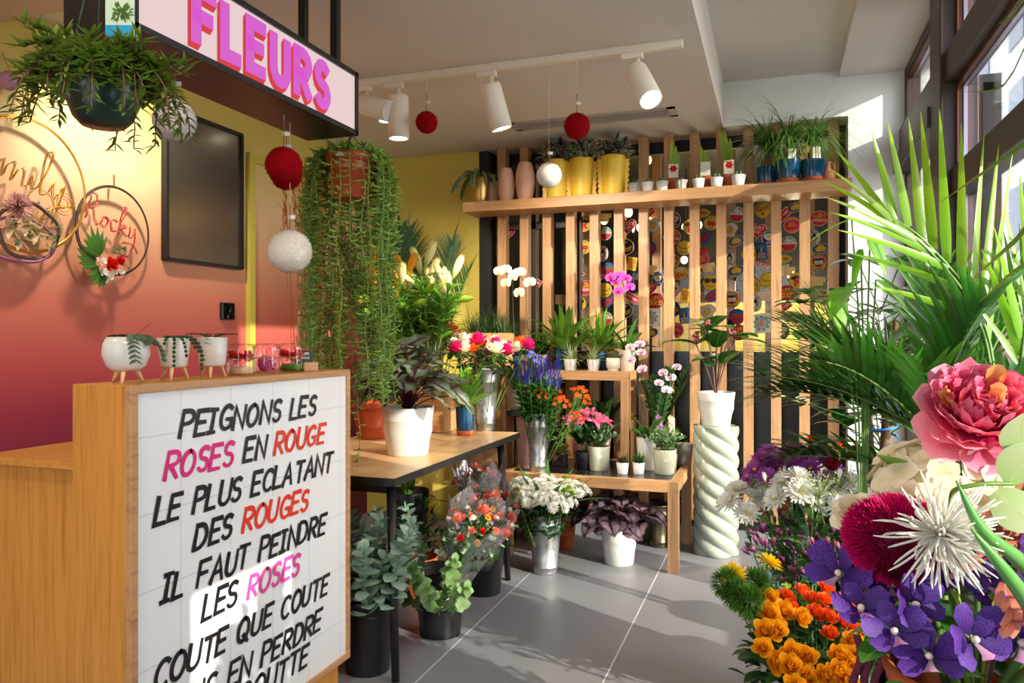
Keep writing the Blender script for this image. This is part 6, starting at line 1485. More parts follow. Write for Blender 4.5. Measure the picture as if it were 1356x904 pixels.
STK = [('shades_r', 773.5, 297), ('big', 760, 310), ('cherry', 773.5, 327), ('lemons', 763, 347), ('red_tag', 764, 367), ('experience', 776, 381), ('shades_r', 767, 402), ('cherry', 762, 421), ('melon', 801, 309), ('freaky', 800, 288), ('bird', 798, 336), ('strawberry', 805, 359), ('experience', 792, 362), ('sleepy', 801, 384), ('oval', 803, 401), ('book', 791, 406), ('melon', 802, 422),
  ('heart', 831, 299), ('banana', 829, 327), ('yellow_card', 837, 349), ('red_tag_down', 837, 394), ('banana', 828, 411), ('strawberry', 858, 331), ('red_tag', 858, 284), ('egg', 865, 298), ('freaky', 860, 357), ('egg_oval', 871, 369), ('heart', 859, 382), ('life', 868, 398), ('card', 861, 420), ('lemons', 861, 441),
  ('egg_oval', 893, 291), ('shades_r', 915, 300), ('experience', 890, 314), ('sleepy', 906, 328), ('book', 891, 346), ('can', 900, 362), ('cross', 893, 383), ('yellow_card', 908, 391), ('blue_ring', 892, 409), ('palm_tag', 906, 418), ('big', 895, 437), ('lemon_bottle', 929, 282), ('cherry', 942, 295), ('oval', 932, 315), ('pink_fruit', 930, 340), ('freaky', 937, 354), ('egg_oval', 924, 369), ('glasses', 941, 374), ('oval', 943, 392), ('egg', 937, 412), ('smile', 930, 434),
  ('melon', 976, 284), ('egg', 966, 304), ('lemons', 975, 319), ('bird', 966, 341), ('lemons', 975, 358), ('black_tag', 965, 366), ('book', 969, 397), ('strawberry', 976, 421), ('banana', 962, 431), ('life', 979, 440), ('cheers', 1010, 278), ('heart', 1003, 305), ('egg_oval', 1018, 314), ('palm_tag', 1008, 332), ('cherry', 993, 336), ('pink_script', 1007, 350), ('sleepy', 1017, 371), ('smile', 997, 378), ('bird', 1000, 402), ('card', 1008, 428),
  ('lemons', 1054, 274), ('red_tag', 1036, 286), ('big', 1049, 298), ('melon', 1044, 323), ('lemon_bottle', 1037, 343), ('freaky', 1042, 359), ('shades_r', 1056, 371), ('life', 1042, 388), ('red_tag', 1037, 408), ('lemon_bottle', 1048, 419), ('egg_oval', 1036, 438), ('experience', 1085, 289), ('bird', 1078, 315), ('lemons', 1087, 329), ('book', 1084, 348), ('freaky', 1083, 372), ('banana', 1114, 309), ('big', 1114, 335), ('life', 1113, 370), ('yellow_card', 1115, 276), ('egg', 660, 330), ('heart', 672, 308), ('melon', 701, 318), ('red_tag_down', 708, 372)]
NTH = ['first', 'second', 'third', 'fourth', 'fifth', 'sixth', 'seventh', 'eighth', 'ninth', 'tenth', 'eleventh', 'twelfth', 'thirteenth', 'fourteenth', 'fifteenth']
protos = {}; seen = {}
SMATS = list(SK.values())
for kind, u, v in STK:
    p = at(u, v, Y=5.283)
    gap = max(0, min(14, int((p.x + 1.858) / .1688) + 1)) if p.x > -1.858 else 0
    seen.setdefault((kind, gap), []).append((v, p))
gapn = lambda g: 'right of the last slat' if g >= 14 else 'in %s slat gap from the left' % NTH[g - 1]
for (kind, gap), L in seen.items():
    L.sort(key=lambda q: q[0])
    for i, (v, p) in enumerate(L):
        l = DESC[kind] + ' ' + gapn(gap)
        if len(L) > 1: l = ('upper ' if i == 0 else 'lower ' if i == len(L) - 1 else 'middle ') + l
        if kind not in protos:
            b = MB(); S(kind, b); o = single('sticker', b, SMATS, l, 'sticker', p, 'round and tag stickers on the glass', False); protos[kind] = o
        else:
            o = protos[kind].copy(); COL.objects.link(o); o.location = p; o['label'] = l
        sc_ = U(.92, 1.04); o.scale = (sc_, 1, sc_); o.rotation_euler = (0, U(-.12, .12), 0)
# bulbs in the next room
BULBM = emis('bulb_glow', (255, 206, 130), 16); CORD = BLACKPL
bpos = [(820, 207, 6.2), (857, 212, 5.9), (798, 238, 6.6), (893, 212, 6.8), (858, 292, 6.4), (908, 300, 6.9), (925, 298, 7.4), (832, 281, 6.0), (848, 301, 7.0), (888, 288, 7.6), (776, 281, 6.8), (744, 236, 6.3), (906, 344, 7.8), (1047, 363, 7.2), (962, 290, 7.4), (800, 292, 7.4)]
for i, (u, v, y) in enumerate(bpos):
    p = at(u, v, Y=y); t = thing('hanging_bulb', 'warm bare hanging bulb glowing behind the slats in the next room', 'bulb', p, 0, 'hanging bulbs in the next room')
    b = MB(); b.ball((0, 0, 0), .034, 14, 10, 0, 1.15); part('glass_bulb', b, BULBM, t)
    b = MB(); b.lathe([(0, .03), (.016, .03), (.016, .07), (0, .072)], 12); b.tube([(0, 0, .07), (0, 0, max(.1, 2.85 - p.z))], .003, 5); part('cord', b, CORD, t)
lamp('POINT', (-.6, 6.6, 1.9), 16, WARM, shadow_soft_size=.3); lamp('POINT', (.1, 7.6, 1.6), 90, (1, .9, .62), shadow_soft_size=.3)  # bare point lamps added for the glow behind the glass
# ------------------------------------------------------------------ right foreground: flowers in a terracotta pot on a plinth
def aT(u, v, T): return at(u, v, T=T)
def cam_dir(r, u, f): return (RT * r + V((0, 0, u)) + FW * f).normalized()
PC = aT(1296, 905, 1.06)
t = thing('plinth', 'pale plinth under the terracotta pot of foreground flowers', 'plinth', (PC.x, PC.y, 0)); b = MB(); b.box((0, 0, (PC.z - .2) / 2), (.30, .30, PC.z - .2)); part('body', b, WHITEM, t, smooth=False)
t = thing('terracotta_pot', 'terracotta pot holding the large foreground bouquet', 'pot', (PC.x, PC.y, PC.z - .2))
b = MB(); b.lathe([(0, 0), (.075, 0), (.10, .08), (.118, .15), (.112, .185), (.122, .21), (.118, .222), (.108, .215), (.10, .16), (.08, .03)], 44); part('body', b, TERRA, t)
RIM = V((PC.x, PC.y, PC.z - .01))
def head_at(name, label, cat, pos, d, parts, stem_r=.003, leaves=0, lm=None, group=None, smat=None):
    """a cut flower of the bouquet: its head at pos facing d, its stem running down into the pot"""
    t = thing(name, label, cat, RIM, 0, group); q = pos - RIM; d = V(d).normalized()
    s = MB(); a = V((q.x * .12, q.y * .12, -.06)); c = crv([a, a.lerp(q, .5) + V((0, 0, .03)), q - d * .03, q], 6); s.tube(c, stem_r, 6); part('stem', s, smat or STEM, t)
    for nm, mb, m, sc_ in parts: hb = MB(); place(hb, mb, d, q, U(0, 6), sc_); part(nm, hb, m, t)
    if leaves:
        b = MB()
        for i in range(leaves): k = c[int(len(c) * (.35 + .5 * i / leaves))]; b.leaf(k, dirv(i * 2.4, .3), U(.06, .09), .035, .5, 'oval', 5, .2)
        part('leaves', b, lm or G_GLOSS, t)
    return t
# peony
outer, inner, heart = MB(), MB(), MB()
R = .078
for l, (n, e, ll) in enumerate(((9, -.12, 1.0), (9, .18, .98), (9, .48, .92))):
    for i in range(n):
        a = 2 * pi * (i + .5 * l) / n + U(-.12, .12); outer.leaf((R * .2 * cos(a), R * .2 * sin(a), .004 * l), dirv(a, e + .15 + U(-.08, .08)), R * ll * U(.85, .98), R * .78, -.25 - .3 * l, 'petal', 7, .28, wave=.035)
for l in range(4):
    for i in range(9): inner.cup(R * .05, R * (.42 + .12 * l), R * (1.0 - .10 * l), 2 * pi * (i + .37 * l) / 9 + U(-.1, .1), 1.0, R * (-.16 + .09 * l), ruff=.004, ph=U(0, 6), n=5, k=6)
for i in range(60):
    d = dirv(i * 2.4, math.asin(.25 + .75 * ((i * 37) % 60) / 60)); a = d * R * .48; a.z += R * .30
    (heart if i % 7 == 0 else inner).leaf(a, (d + V((U(-.5, .5), U(-.5, .5), .5))).normalized(), R * U(.3, .5), R * U(.3, .42), -.3, 'petal', 5, .5, wave=.08)
head_at('peony', 'large pink peony crowning the foreground bouquet', 'peony', aT(1290, 560, 1.04), cam_dir(-.22, .62, -.72), [('outer_petals', outer, petal('peony_outer', [(0, (226, 40, 90)), (.45, (240, 90, 130)), (1, (250, 178, 196))], .15), 1), ('inner_petals', inner, petal('peony_inner', [(0, (214, 20, 76)), (.55, (238, 52, 108)), (1, (248, 150, 176))], .22), 1), ('petal_tips', heart, petal('peony_tip', [(0, (226, 40, 90)), (.5, (246, 150, 90)), (1, (250, 200, 130))], .1), 1)], .004, 3)
# cream hydrangea: florets are single petals sets on a dome
hy = MB(); fl = MB()
for i in range(4): fl.leaf((0, 0, 0), dirv(i * pi / 2, .12), .027, .029, .15, 'oval', 4, .1)
for i in range(58): d = dirv(i * 2.4, math.asin(.02 + .95 * (i + .5) / 58)); place(hy, fl, (d + V((U(-.3, .3), U(-.3, .3), U(-.1, .3)))), d * .082 * U(.94, 1.08), U(0, 6), U(.85, 1.15))
head_at('hydrangea', 'cream hydrangea beneath the pink peony', 'hydrangea', aT(1246, 664, 1.06), cam_dir(-.1, .7, -.6), [('florets', hy, P_CREAM, 1.0)], .004, 5)
# magenta pincushion
pc = MB()
for i in range(2600):
    z = 1 - 1.55 * (i + .5) / 2600; a = i * 2.39996; r = sqrt(max(0, 1 - z * z)); d = (V((r * cos(a), r * sin(a), z)) + V((U(-.05, .05), U(-.05, .05), U(-.05, .05)))).normalized(); p0 = V((d.x * .043, d.y * .043, d.z * .060)); e = (d + V((0, 0, .9)) + V((-d.y, d.x, 0)) * .5).normalized()
    tt = d.orthogonal().normalized() * .0012; q = p0 + e * U(.007, .013) + d * U(.002, .006)
    k = [pc.vert(p0 + tt, (.5, 0)), pc.vert(p0 - tt, (.5, 0)), pc.vert(q - tt * .6, (.5, .9)), pc.vert(q + tt * .6, (.5, .9)), pc.vert(q + d * .002, (.5, 1))]; pc.face((k[0], k[1], k[2], k[3])); pc.face((k[3], k[2], k[4]))
core = MB(); core.ball((0, 0, 0), .043, 24, 16, 0, 1.4)
head_at('pincushion_flower', 'magenta brush-like pincushion flower left of the white spider bloom', 'flower', aT(1190, 716, .97), cam_dir(-.85, .35, -.38), [('bristles', pc, P_MAG, 1.05), ('core', core, petal('mag_core', [(0, (110, 6, 46)), (1, (120, 8, 50))]), 1.02)], .005)
# white spider chrysanthemum
sp = MB()
for i in range(150):
    az = i * 2.4; el = -.1 + 1.5 * ((i * 29) % 150) / 150; d = dirv(az, el); L = .070 * U(.75, 1.08); curl = U(-1.0, 1.5); sd = V((-sin(az), cos(az), 0)) * U(-1.2, 1.2); q = V((0, 0, .002)); pts = [q.copy()]
    for j in range(7): q = q + d * (L / 7); d = (d + V((0, 0, curl * .28 * (j / 6))) + sd * .12 * j / 6 - V((cos(az), sin(az), 0)) * (max(0, curl) * .16 * j / 6)).normalized(); pts.append(q.copy())
    sp.tube(pts, [.0008, .0013, .0014, .0014, .0015, .0015, .0014, .0006], 5)
t = head_at('spider_chrysanthemum', 'white spider chrysanthemum in front of the cream hydrangea', 'chrysanthemum', aT(1243, 706, .90), cam_dir(-.15, .15, -.95), [('petals', sp, P_WHITE, 1.06)], .0035)
# cream roses behind the pincushion
CR = rose_mb(.042, 17)
for i, (u, v, T, s, l) in enumerate(((1137, 688, 1.22, 1.0, 'cream rose at the left edge of the bouquet behind the pincushion'), (1158, 712, 1.18, .85, 'lower cream rose tucked behind the magenta pincushion'), (1330, 690, 1.14, 1.0, 'cream rose low at the right behind the coral leaves'))):
    head_at('rose', l, 'rose', aT(u, v, T), cam_dir(-.6, .55, -.55), [('petals', CR, P_CREAM, s)], .003, 3, None, 'cream roses of the bouquet')
# purple vanda orchids
vd = MB()
for a, L, W in ((90, .036, .026), (210, .035, .026), (330, .035, .026), (22, .040, .033), (158, .040, .033)):
    a = radians(a); vd.leaf((.004 * cos(a), .004 * sin(a), 0), (cos(a), sin(a), U(.0, .7)), L, W, U(-.4, .5), 'petal', 6, .25, side=(-sin(a), cos(a), 0), wave=.05)
vlip = MB(); vlip.leaf((0, -.004, .003), (0, -.6, .7), .024, .018, .3, 'spoon', 5, .5, side=(1, 0, 0)); vcol = MB(); vcol.ball((0, 0, .006), .0045, 10, 7, 0, 1.2)
P_VLIP = petal('vanda_lip', [(0, (200, 170, 190)), (1, (190, 130, 180))]); COLM = plain('orchid_column', (226, 206, 190), .5, 0, .02)
SPR = [('upper left spray of purple orchids beside the cream roses', [(1112, 760, .98, (-.85, .3, -.3)), (1160, 742, 1.0, (-.5, .5, -.6)), (1180, 775, .97, (-.3, .2, -.8)), (1152, 712 + 60, .99, (-.6, -.1, -.7))]),
  ('front left spray of purple orchids hanging over the pot rim', [(1140, 808, .93, (-.5, .75, -.4)), (1208, 800, .92, (-.1, .1, -1)), (1185, 838, .90, (-.4, .6, -.6)), (1232, 870, .88, (-.5, .6, -.5))]),
  ('central spray of purple orchids below the white spider bloom', [(1262, 752, .93, (-.1, .3, -.9)), (1302, 772, .93, (.2, .1, -.9)), (1287, 846, .87, (-.1, .25, -.95)), (1240, 748, .96, (-.4, .4, -.7))]),
  ('right spray of purple orchids at the edge of the frame', [(1345, 790, .90, (.2, .2, -.9)), (1352, 850, .88, (.0, .3, -.9)), (1332, 742, .98, (.1, .5, -.8)), (1366, 745, .95, (.3, .3, -.8))])]
for l, bl in SPR:
    t = thing('orchid_spray', l, 'orchid', RIM, 0, 'sprays of purple orchids'); P = [aT(u, v, T) - RIM for u, v, T, _ in bl]
    s = MB(); m0 = (P[0] + P[1] + P[2] + P[3]) / 4 + FW * .035
    s.tube(crv([V((0, 0, -.06)), m0 * .5 + V((0, 0, .03)), m0], 5), .0032, 6)
    for p_ in P: s.tube(crv([m0, (m0 + p_) * .5 + V((0, 0, .008)), p_], 4), .0022, 5)
    part('stem', s, organic('orchid_stem', [(0, (130, 160, 50)), (1, (140, 170, 60))], .1, 0), t)
    for (u, v, T, d), p_ in zip(bl, P):
        d = (cam_dir(*d) + V((U(-.5, .5), U(-.5, .5), U(-.3, .5)))).normalized(); r = U(-.5, .5); hb = MB(); place(hb, vd, d, p_, r, U(.9, 1.1)); f = part('bloom', hb, P_VIOLET, t)
        lb = MB(); place(lb, vlip, d, p_, r, 1); part('lip', lb, P_VLIP, f); cb = MB(); place(cb, vcol, d, p_, r, 1); part('column', cb, COLM, f)
# coral oak leaves, pale and green leaves, aloe-like blades
CORL = organic('coral_leaf', [(0, (200, 110, 88)), (1, (222, 146, 118))], .12, .3, .6, ((230, 160, 130), .03))
def lobed(b, p, d, L, W, side):
    b.leaf(p, d, L, W * .5, .2, 'oval', 7, .15, side=side); sd = (V(side) - V(d) * V(side).dot(V(d))).normalized()
    for k in range(3):
        q = p + V(d).normalized() * L * (.25 + .22 * k)
        for sg in (-1, 1): b.leaf(q, (V(d).normalized() * .6 + sd * sg), L * .36, W * .34, .2, 'oval', 5, .1)
for u0, v0, u1, v1, T, l in ((1345, 720, 1282, 742, .93, 'coral lobed leaf lying below the white spider bloom'), (1350, 760, 1330, 660, .98, 'coral lobed leaf standing right of the cream hydrangea'), (1366, 730, 1352, 668, .96, 'coral leaf half out of frame at the right'), (1330, 770, 1340, 830, .88, 'drooping coral leaf between the purple orchids')):
    a, e = aT(u0, v0, T), aT(u1, v1, T - .02); t = thing('oak_leaf_stem', l, 'leaf', RIM, 0, 'coral oak leaves'); s = MB(); q = a - RIM; s.tube(crv([V((0, 0, -.05)), q * .6 + V((0, 0, .01)), q], 5), .002, 5); part('stem', s, STEMB, t)
    b = MB(); lobed(b, q, (e - a), (e - a).length * 1.25, .055, RT * .7 + V((0, 0, .6))); part('leaf', b, CORL, t)
for i, (pts, l) in enumerate(((((1400, 800, .88), (1350, 742, .86), (1300, 700, .84), (1266, 636, .84)), 'upper pale green tapering blade across the right of the bouquet'), (((1400, 860, .86), (1356, 790, .84), (1320, 742, .83), (1286, 700, .83)), 'lower pale green tapering blade across the right of the bouquet'))):
    t = thing('aloe_leaf_stem', l, 'leaf', RIM, 0, 'green blades of the bouquet'); c = crv([aT(*q) - RIM for q in pts], 5); n = len(c); b = MB(); b.tube([V((0, 0, -.04))] + c, [.004] + [.0085 * (1 - (i / (n - 1)) ** 2.5) + .0008 for i in range(n)], 8); part('blade', b, organic('aloe', [(0, (110, 160, 90)), (1, (84, 150, 70))], .1, .1, .35), t)
t = thing('hellebore_stem', 'curving stem with round pale green leaves right of the peony', 'leaf stem', RIM)
c = crv([V((0, 0, -.05)), aT(1260, 735, .98) - RIM, aT(1256, 660, .92) - RIM, aT(1290, 642, .9) - RIM, aT(1345, 640, .9) - RIM], 6); s = MB(); s.tube(c, .0028, 6); part('stem', s, STEM, t)
for u, v, d, W in ((1338, 640, (.25, .9, -.3), .075), (1318, 650, (.5, -.6, -.4), .07), (1350, 600, (-.2, .8, -.4), .07)):
    b = MB(); q = aT(u, v, .9) - RIM; d = cam_dir(*d); b.leaf(q, d, .058, W * .72, .1, 'oval', 6, .12, side=d.cross(FW)); part('leaf', b, organic('pale_leaf', [(0, (150, 180, 110)), (1, (190, 204, 160))], .1, .3, .5, ((170, 190, 130), .04)), t)
b = MB()
for i in range(60):
    q = V((U(-.12, .12), U(-.12, .12), U(.02, .26))); b.leaf(q, dirv(U(0, 6.28), U(-.3, .9)), U(.07, .11), .045, .5, 'oval', 5, .2)
t = single('bouquet_leaves', b, G_GLOSS, 'dark glossy leaves filling the foreground bouquet', 'foliage', RIM)
t = thing('leaf_sprig', 'bright green leaf sprig between the peony and the cream hydrangea', 'leaf', RIM); b = MB()
for u, v, d in ((1195, 622, (-.6, .5, -.3)), (1330, 600, (.5, .6, -.4)), (1300, 622, (.4, .3, -.7)), (1180, 800, (-.5, -.4, -.5))):
    d = cam_dir(*d); b.leaf(aT(u, v, 1.06) - RIM - d * .03, d, .085, .05, .3, 'oval', 6, .2)
part('leaves', b, organic('bright_leaf', [(0, (90, 150, 40)), (1, (130, 190, 60))], .15, .4, .4), t); s = MB(); s.tube([(0, 0, -.05), (0, 0, .15)], .003, 5); part('stem', s, STEM, t)
# dark amaranth tassels hanging over the pot
for i, (u, v, L) in enumerate(((1134, 842, .07), (1163, 856, .06), (1184, 850, .07), (1150, 876, .05))):
    p = aT(u, v, 1.12); t = thing('amaranth_tassel', 'dark red amaranth tassel hanging left of the terracotta pot', 'amaranth', RIM, 0, 'amaranth tassels'); q = p - RIM
    s = MB(); s.tube(crv([V((0, 0, -.04)), q * .6 + V((0, 0, .10)), q], 5), .002, 5); part('stem', s, STEM, t)
    b = MB()
    for k in range(120): z = L * k / 120; a = k * 2.4; b.ball(q + V((.0035 * cos(a) + .006 * sin(z * 60 + i), .0035 * sin(a), -z)), .0030, 5, 4)
    part('tassel', b, AMAR, t)

# ------------------------------------------------------------------ buckets of cut flowers by the window
GREYB = plain('grey_bucket', (206, 206, 204), .4, 0, .02)
A = aT(1072, 868, 2.02); A.z = 0
bucket('pale grey bucket of yellow and orange spray roses', A, .125, .095, .47, GREYB, 'window flower buckets', bands=False)
SR = rose_mb(.036, 15)
def px_stems(name, cat, label, group, base, zr, pts, mk):
    """stems standing in a bucket whose heads sit at given places"""
    for i, (p, d) in enumerate(pts):
        t = thing(name, label if isinstance(label, str) else label(i), cat, base, 0, group); q = p - base; r0 = V((q.x * .25, q.y * .25, .04))
        s = MB(); s.tube(crv([r0, V((q.x * .55, q.y * .55, zr)), q - V(d) * .03, q], 5), .0028, 5, cap=False); part('stem', s, STEM, t); mk(t, q, V(d))
def rose_head(m, s=1.0, leafm=G_DARK):
    def f(t, q, d):
        hb = MB(); place(hb, SR, d, q, U(0, 6), s * U(.85, 1.1)); part('petals', hb, m, t); b = MB()
        for k in range(5): b.leaf(q - d * (.03 + .022 * k), dirv(U(0, 6.28), U(-.2, .6)), .06, .036, .5, 'oval', 5, .2)
        part('leaves', b, leafm, t)
    return f
YP = [(1012, 838, 1.9), (1020, 815, 1.95), (1035, 812, 1.98), (1010, 860, 1.86), (1058, 820, 1.96), (1017, 795, 2.05), (1045, 885, 1.8), (1070, 872, 1.82), (1066, 900, 1.78), (1048, 868, 1.84), (1108, 870, 1.8), (1120, 882, 1.78), (1090, 898, 1.76), (1128, 850, 1.84), (1105, 892, 1.76), (1026, 880, 1.84), (1118, 905, 1.74), (1052, 912, 1.74), (1136, 872, 1.8), (1028, 838, 1.9)]
px_stems('spray_rose', 'rose', 'golden yellow spray rose in the grey bucket', 'yellow spray roses', A, .42, [(aT(u, v, T), cam_dir(U(-.4, .2), .62, -.68)) for u, v, T in YP], rose_head(P_YELLOW, 1.0))
OP = [(1045, 808, 2.0), (1072, 795, 2.02), (1088, 798, 2.0), (1096, 820, 1.96), (1078, 815, 1.98), (1110, 798, 2.02), (1098, 842, 1.92), (1116, 828, 1.95), (1040, 795, 2.06), (1060, 785, 2.08), (1124, 812, 2.0), (1092, 782, 2.08), (1130, 838, 1.94)]
px_stems('spray_rose', 'rose', 'orange spray rose behind the yellow ones in the grey bucket', 'orange spray roses', A, .42, [(aT(u, v, T), cam_dir(U(-.3, .3), .75, -.55)) for u, v, T in OP], rose_head(P_ORANGE, .82))
# green trick balls, gerberas and thistles leaning out of the same bucket
def moss(t, q, d):
    b = MB(); R = .045
    for e in sphere_pts(420): b.leaf(q + e * R * .55, (e + V((U(-.4, .4), U(-.4, .4), U(-.4, .4)))), R * .55, .006, .2, 'blade', 3, .2)
    part('head', b, MOSS, t)
px_stems('green_dianthus', 'dianthus', 'fuzzy green ball flower at the left of the grey bucket', 'green ball flowers', A, .44, [(aT(975, 786, 2.0), cam_dir(-.4, .7, -.4)), (aT(1000, 772, 2.06), cam_dir(-.2, .8, -.4)), (aT(962, 772, 2.04), cam_dir(-.5, .6, -.4)), (aT(990, 795, 1.96), cam_dir(-.2, .7, -.6)), (aT(1012, 785, 2.1), cam_dir(0, .8, -.4))], moss)
GH = daisy_mb(.036, 22, 2, .11, .24, 0)
def gerb(t, q, d): hb = MB(); place(hb, GH, d, q, 0, 1); part('petals', hb, [P_GERB, YDISC], t)
px_stems('gerbera', 'gerbera', lambda i: ('yellow gerbera leftmost above the green ball flowers', 'yellow gerbera seen from the side behind the thistle')[i], 'yellow gerberas', A, .44, [(aT(971, 762, 2.06), cam_dir(-.35, .45, -.8)), (aT(1019, 746, 2.12), cam_dir(.5, .6, .3))], gerb)
def thist(t, q, d):
    b = MB(); b2 = MB(); b2.ball(q + d * .012, .014, 10, 8, 0, 1.3)
    for k in range(14): a = k * .449; e = (d.orthogonal().normalized() * cos(a) + d.cross(d.orthogonal().normalized()) * sin(a) + d * U(.1, .5)); b.leaf(q, e, .045, .009, .1, 'blade', 3, .3)
    part('bracts', b, THIST, t); part('cone', b2, plain('thistle_cone', (66, 84, 92), .7, 0, .2, 200), t)
px_stems('thistle', 'thistle', 'blue-grey thistle head beside the gerberas', 'thistles', A, .44, [(aT(1015, 766, 2.1), cam_dir(-.1, .7, -.5)), (aT(1030, 788, 2.1), cam_dir(.1, .8, -.5)), (aT(1078, 770, 2.2), cam_dir(.1, .9, -.2))], thist)
b = MB(); bush(b, 150, .17, .17, .42, .065, .03, 'oval', fill=.4, droop=.8, low=-.3, el=(-40, 60)); single('rose_leaves', b, G_DARK, 'dark leaves filling the grey rose bucket', 'foliage', A)

b = MB(); bush(b, 240, .23, .36, .38, .12, .034, 'lance', fill=.3, droop=.7, low=-.2, el=(-10, 70)); ALB = b
B_ = aT(1100, 800, 2.55); B_.z = 0
bucket('black bucket of purple alstroemeria by the window', B_, .115, .09, .42, BLACKPL, 'window flower buckets', bands=False)
bud = MB()
for i in range(6): bud.cup(.002, .009, .038, i * 1.047, 1.4, -.004, n=4)
P_ALS = petal('alstro_purple', [(0, (84, 26, 66)), (.6, (130, 44, 100)), (1, (196, 140, 160))])
pr = spray_stem('alstroemeria', 'x', 'alstroemeria', [(bud, P_ALS)], .70, 16, G_DARK, .10, .026, R=.06, k=8, zl=(.5, .98)); bunch(pr, (B_.x, B_.y, .03), 16, .32, 'dark purple budded alstroemeria stem in the bucket by the window', 'purple alstroemeria', .03, .05, .80, 1.05, bias=(-.07, -.06, 0))
single('alstroemeria_leaves', ALB, G_DARK, 'dark leaves filling the alstroemeria bucket', 'foliage', B_)
LZ_ = petal('lisianthus', [(0, (120, 70, 60)), (1, (176, 110, 100))])
pr = cut_stem('lisianthus', 'x', 'lisianthus', rose_mb(.026, 9), LZ_, .60, 8, G_MID, .06, .03, 'oval', headpart='petals'); bunch(pr, (B_.x, B_.y - .05, .03), 7, .38, 'dusty brown-pink lisianthus under the alstroemeria', 'dusty lisianthus', .03, .1, .8, 1.0, .6, bias=(-.0, -.25, 0))
pr = cut_stem('lisianthus', 'x', 'lisianthus', rose_mb(.024, 9), P_GREEN, .63, 5, G_MID, .06, .03, 'oval', headpart='petals'); bunch(pr, (B_.x - .02, B_.y - .06, .03), 4, .34, 'lime bud near the cream roses', 'lime buds', .03, .1, .85, 1.0, 1.6, bias=(-.05, -.25, 0))
C_ = aT(1062, 770, 2.85); C_.z = 0
bucket('black bucket of white and purple chrysanthemums near the slats', C_, .115, .09, .44, BLACKPL, 'window flower buckets', bands=False)
WM = daisy_mb(.056, 26, 3, .10, .2); PM_ = daisy_mb(.044, 16, 2, .16, .2)
pr = spray_stem('chrysanthemum', 'x', 'chrysanthemum', [(WM, [P_WHITE, YDISC])], .86, 6, G_DARK, .07, .03, R=.07, k=6); bunch(pr, (C_.x, C_.y, .03), 6, .26, 'white yellow-eyed chrysanthemum left in the bucket near the slats', 'white yellow-eyed chrysanthemums', .03, .05, .85, 1.0, bias=(-.06, -.10, 0))
pr = spray_stem('chrysanthemum', 'x', 'chrysanthemum', [(PM_, [P_PURPLE, YDISC])], .90, 6, G_DARK, .07, .03, R=.07, k=8); bunch(pr, (C_.x, C_.y, .03), 4, .16, 'mauve chrysanthemum behind the white ones near the slats', 'mauve chrysanthemums', .03, .0, .95, 1.02, 1.0, bias=(-.07, -.04, 0))
b = MB()
for k in range(2): pass
pr = cut_stem('freesia', 'x', 'freesia', bud, P_WHITE, .80, 7, G_MID, .12, .02, 'strap', headpart='bud'); bunch(pr, (C_.x + .04, C_.y - .12, .03), 8, .26, 'white budded freesia before the mauve chrysanthemums', 'white freesias', .03, .02, .92, 1.05, .4)
E_ = aT(1168, 700, 2.6); E_.z = 0
bucket('black bucket of dark red roses and fine filler by the window', E_, .11, .09, .42, BLACKPL, 'window flower buckets', bands=False)
pr = cut_stem('rose', 'x', 'rose', rose_mb(.045, 16), P_DRED, .86, 6, G_DARK, .07, .045, 'oval', headpart='petals'); bunch(pr, (E_.x, E_.y, .03), 6, .16, 'dark red rose beneath the palm leaves', 'dark red roses', .03, .0, .93, 1.06, bias=(-.02, 0, 0))
fine = MB()
for i in range(90): d = dirv(i * 2.4, U(.1, 1.4)); fine.tube([(0, 0, 0), tuple(d * U(.05, .09))], .0006, 3, cap=False); fine.ball(d * U(.05, .09), .0028, 5, 4)
pr = cut_stem('ammi', 'x', 'filler flower', fine, organic('ammi_green', [(0, (120, 150, 70)), (1, (196, 206, 150))], .2, .2), .72, 8, G_MID, .08, .012, 'blade', headpart='umbel'); bunch(pr, (E_.x - .02, E_.y - .06, .03), 6, .22, 'airy green and white filler stem among the window buckets', 'airy green fillers', .03, .0, .9, 1.08, bias=(-.03, -.03, 0))
pr = cut_stem('amber_statice', 'x', 'filler flower', pompon_mb(.022, 3, 8, .3), P_ORANGE, .88, 4, G_MID, headpart='bloom'); bunch(pr, (C_.x + .08, C_.y + .03, .03), 4, .12, 'small burnt orange bloom behind the mauve chrysanthemums', 'burnt orange blooms', .02, .02, .95, 1.04)

# ------------------------------------------------------------------ palms by the window
P1 = V((.50, 2.72, 0)); t = thing('areca_palm', 'large bright green palm by the shop window with tall upright leaflets', 'potted palm', P1); part('pot', pot_mb(.16, .13, .32), TERRAPL, t); part('soil', soil_mb(.14, .28), SOIL, t)
s, b, dk = MB(), MB(), MB()
def fan(ra, bases, tips, W, T):
    c = crv([aT(u, v, T) - P1 for u, v in ra], 5); s.tube(c, [.008 * (1 - .7 * i / (len(c) - 1)) for i in range(len(c))], 5, cap=False)
    for i, ((u0, v0), (u1, v1)) in enumerate(zip(bases, tips)):
        a, e = aT(u0, v0, T) - P1, aT(u1, v1, T + U(-.1, .15)) - P1; d = e - a; b.leaf(a, d + V((0, 0, .12 * d.length)), d.length, W, .25, 'blade', 6, .25, side=d.cross(FW + RT * U(-.5, .5)))
fan([(1300, 640), (1316, 500), (1290, 400), (1225, 320), (1172, 282)], [(1186, 290), (1204, 300), (1222, 318), (1236, 330), (1254, 348), (1274, 372), (1290, 396), (1302, 424), (1310, 450)], [(1154, 173), (1175, 160), (1203, 157), (1219, 148), (1244, 144), (1273, 162), (1304, 172), (1323, 190), (1342, 198)], .038, 2.3)
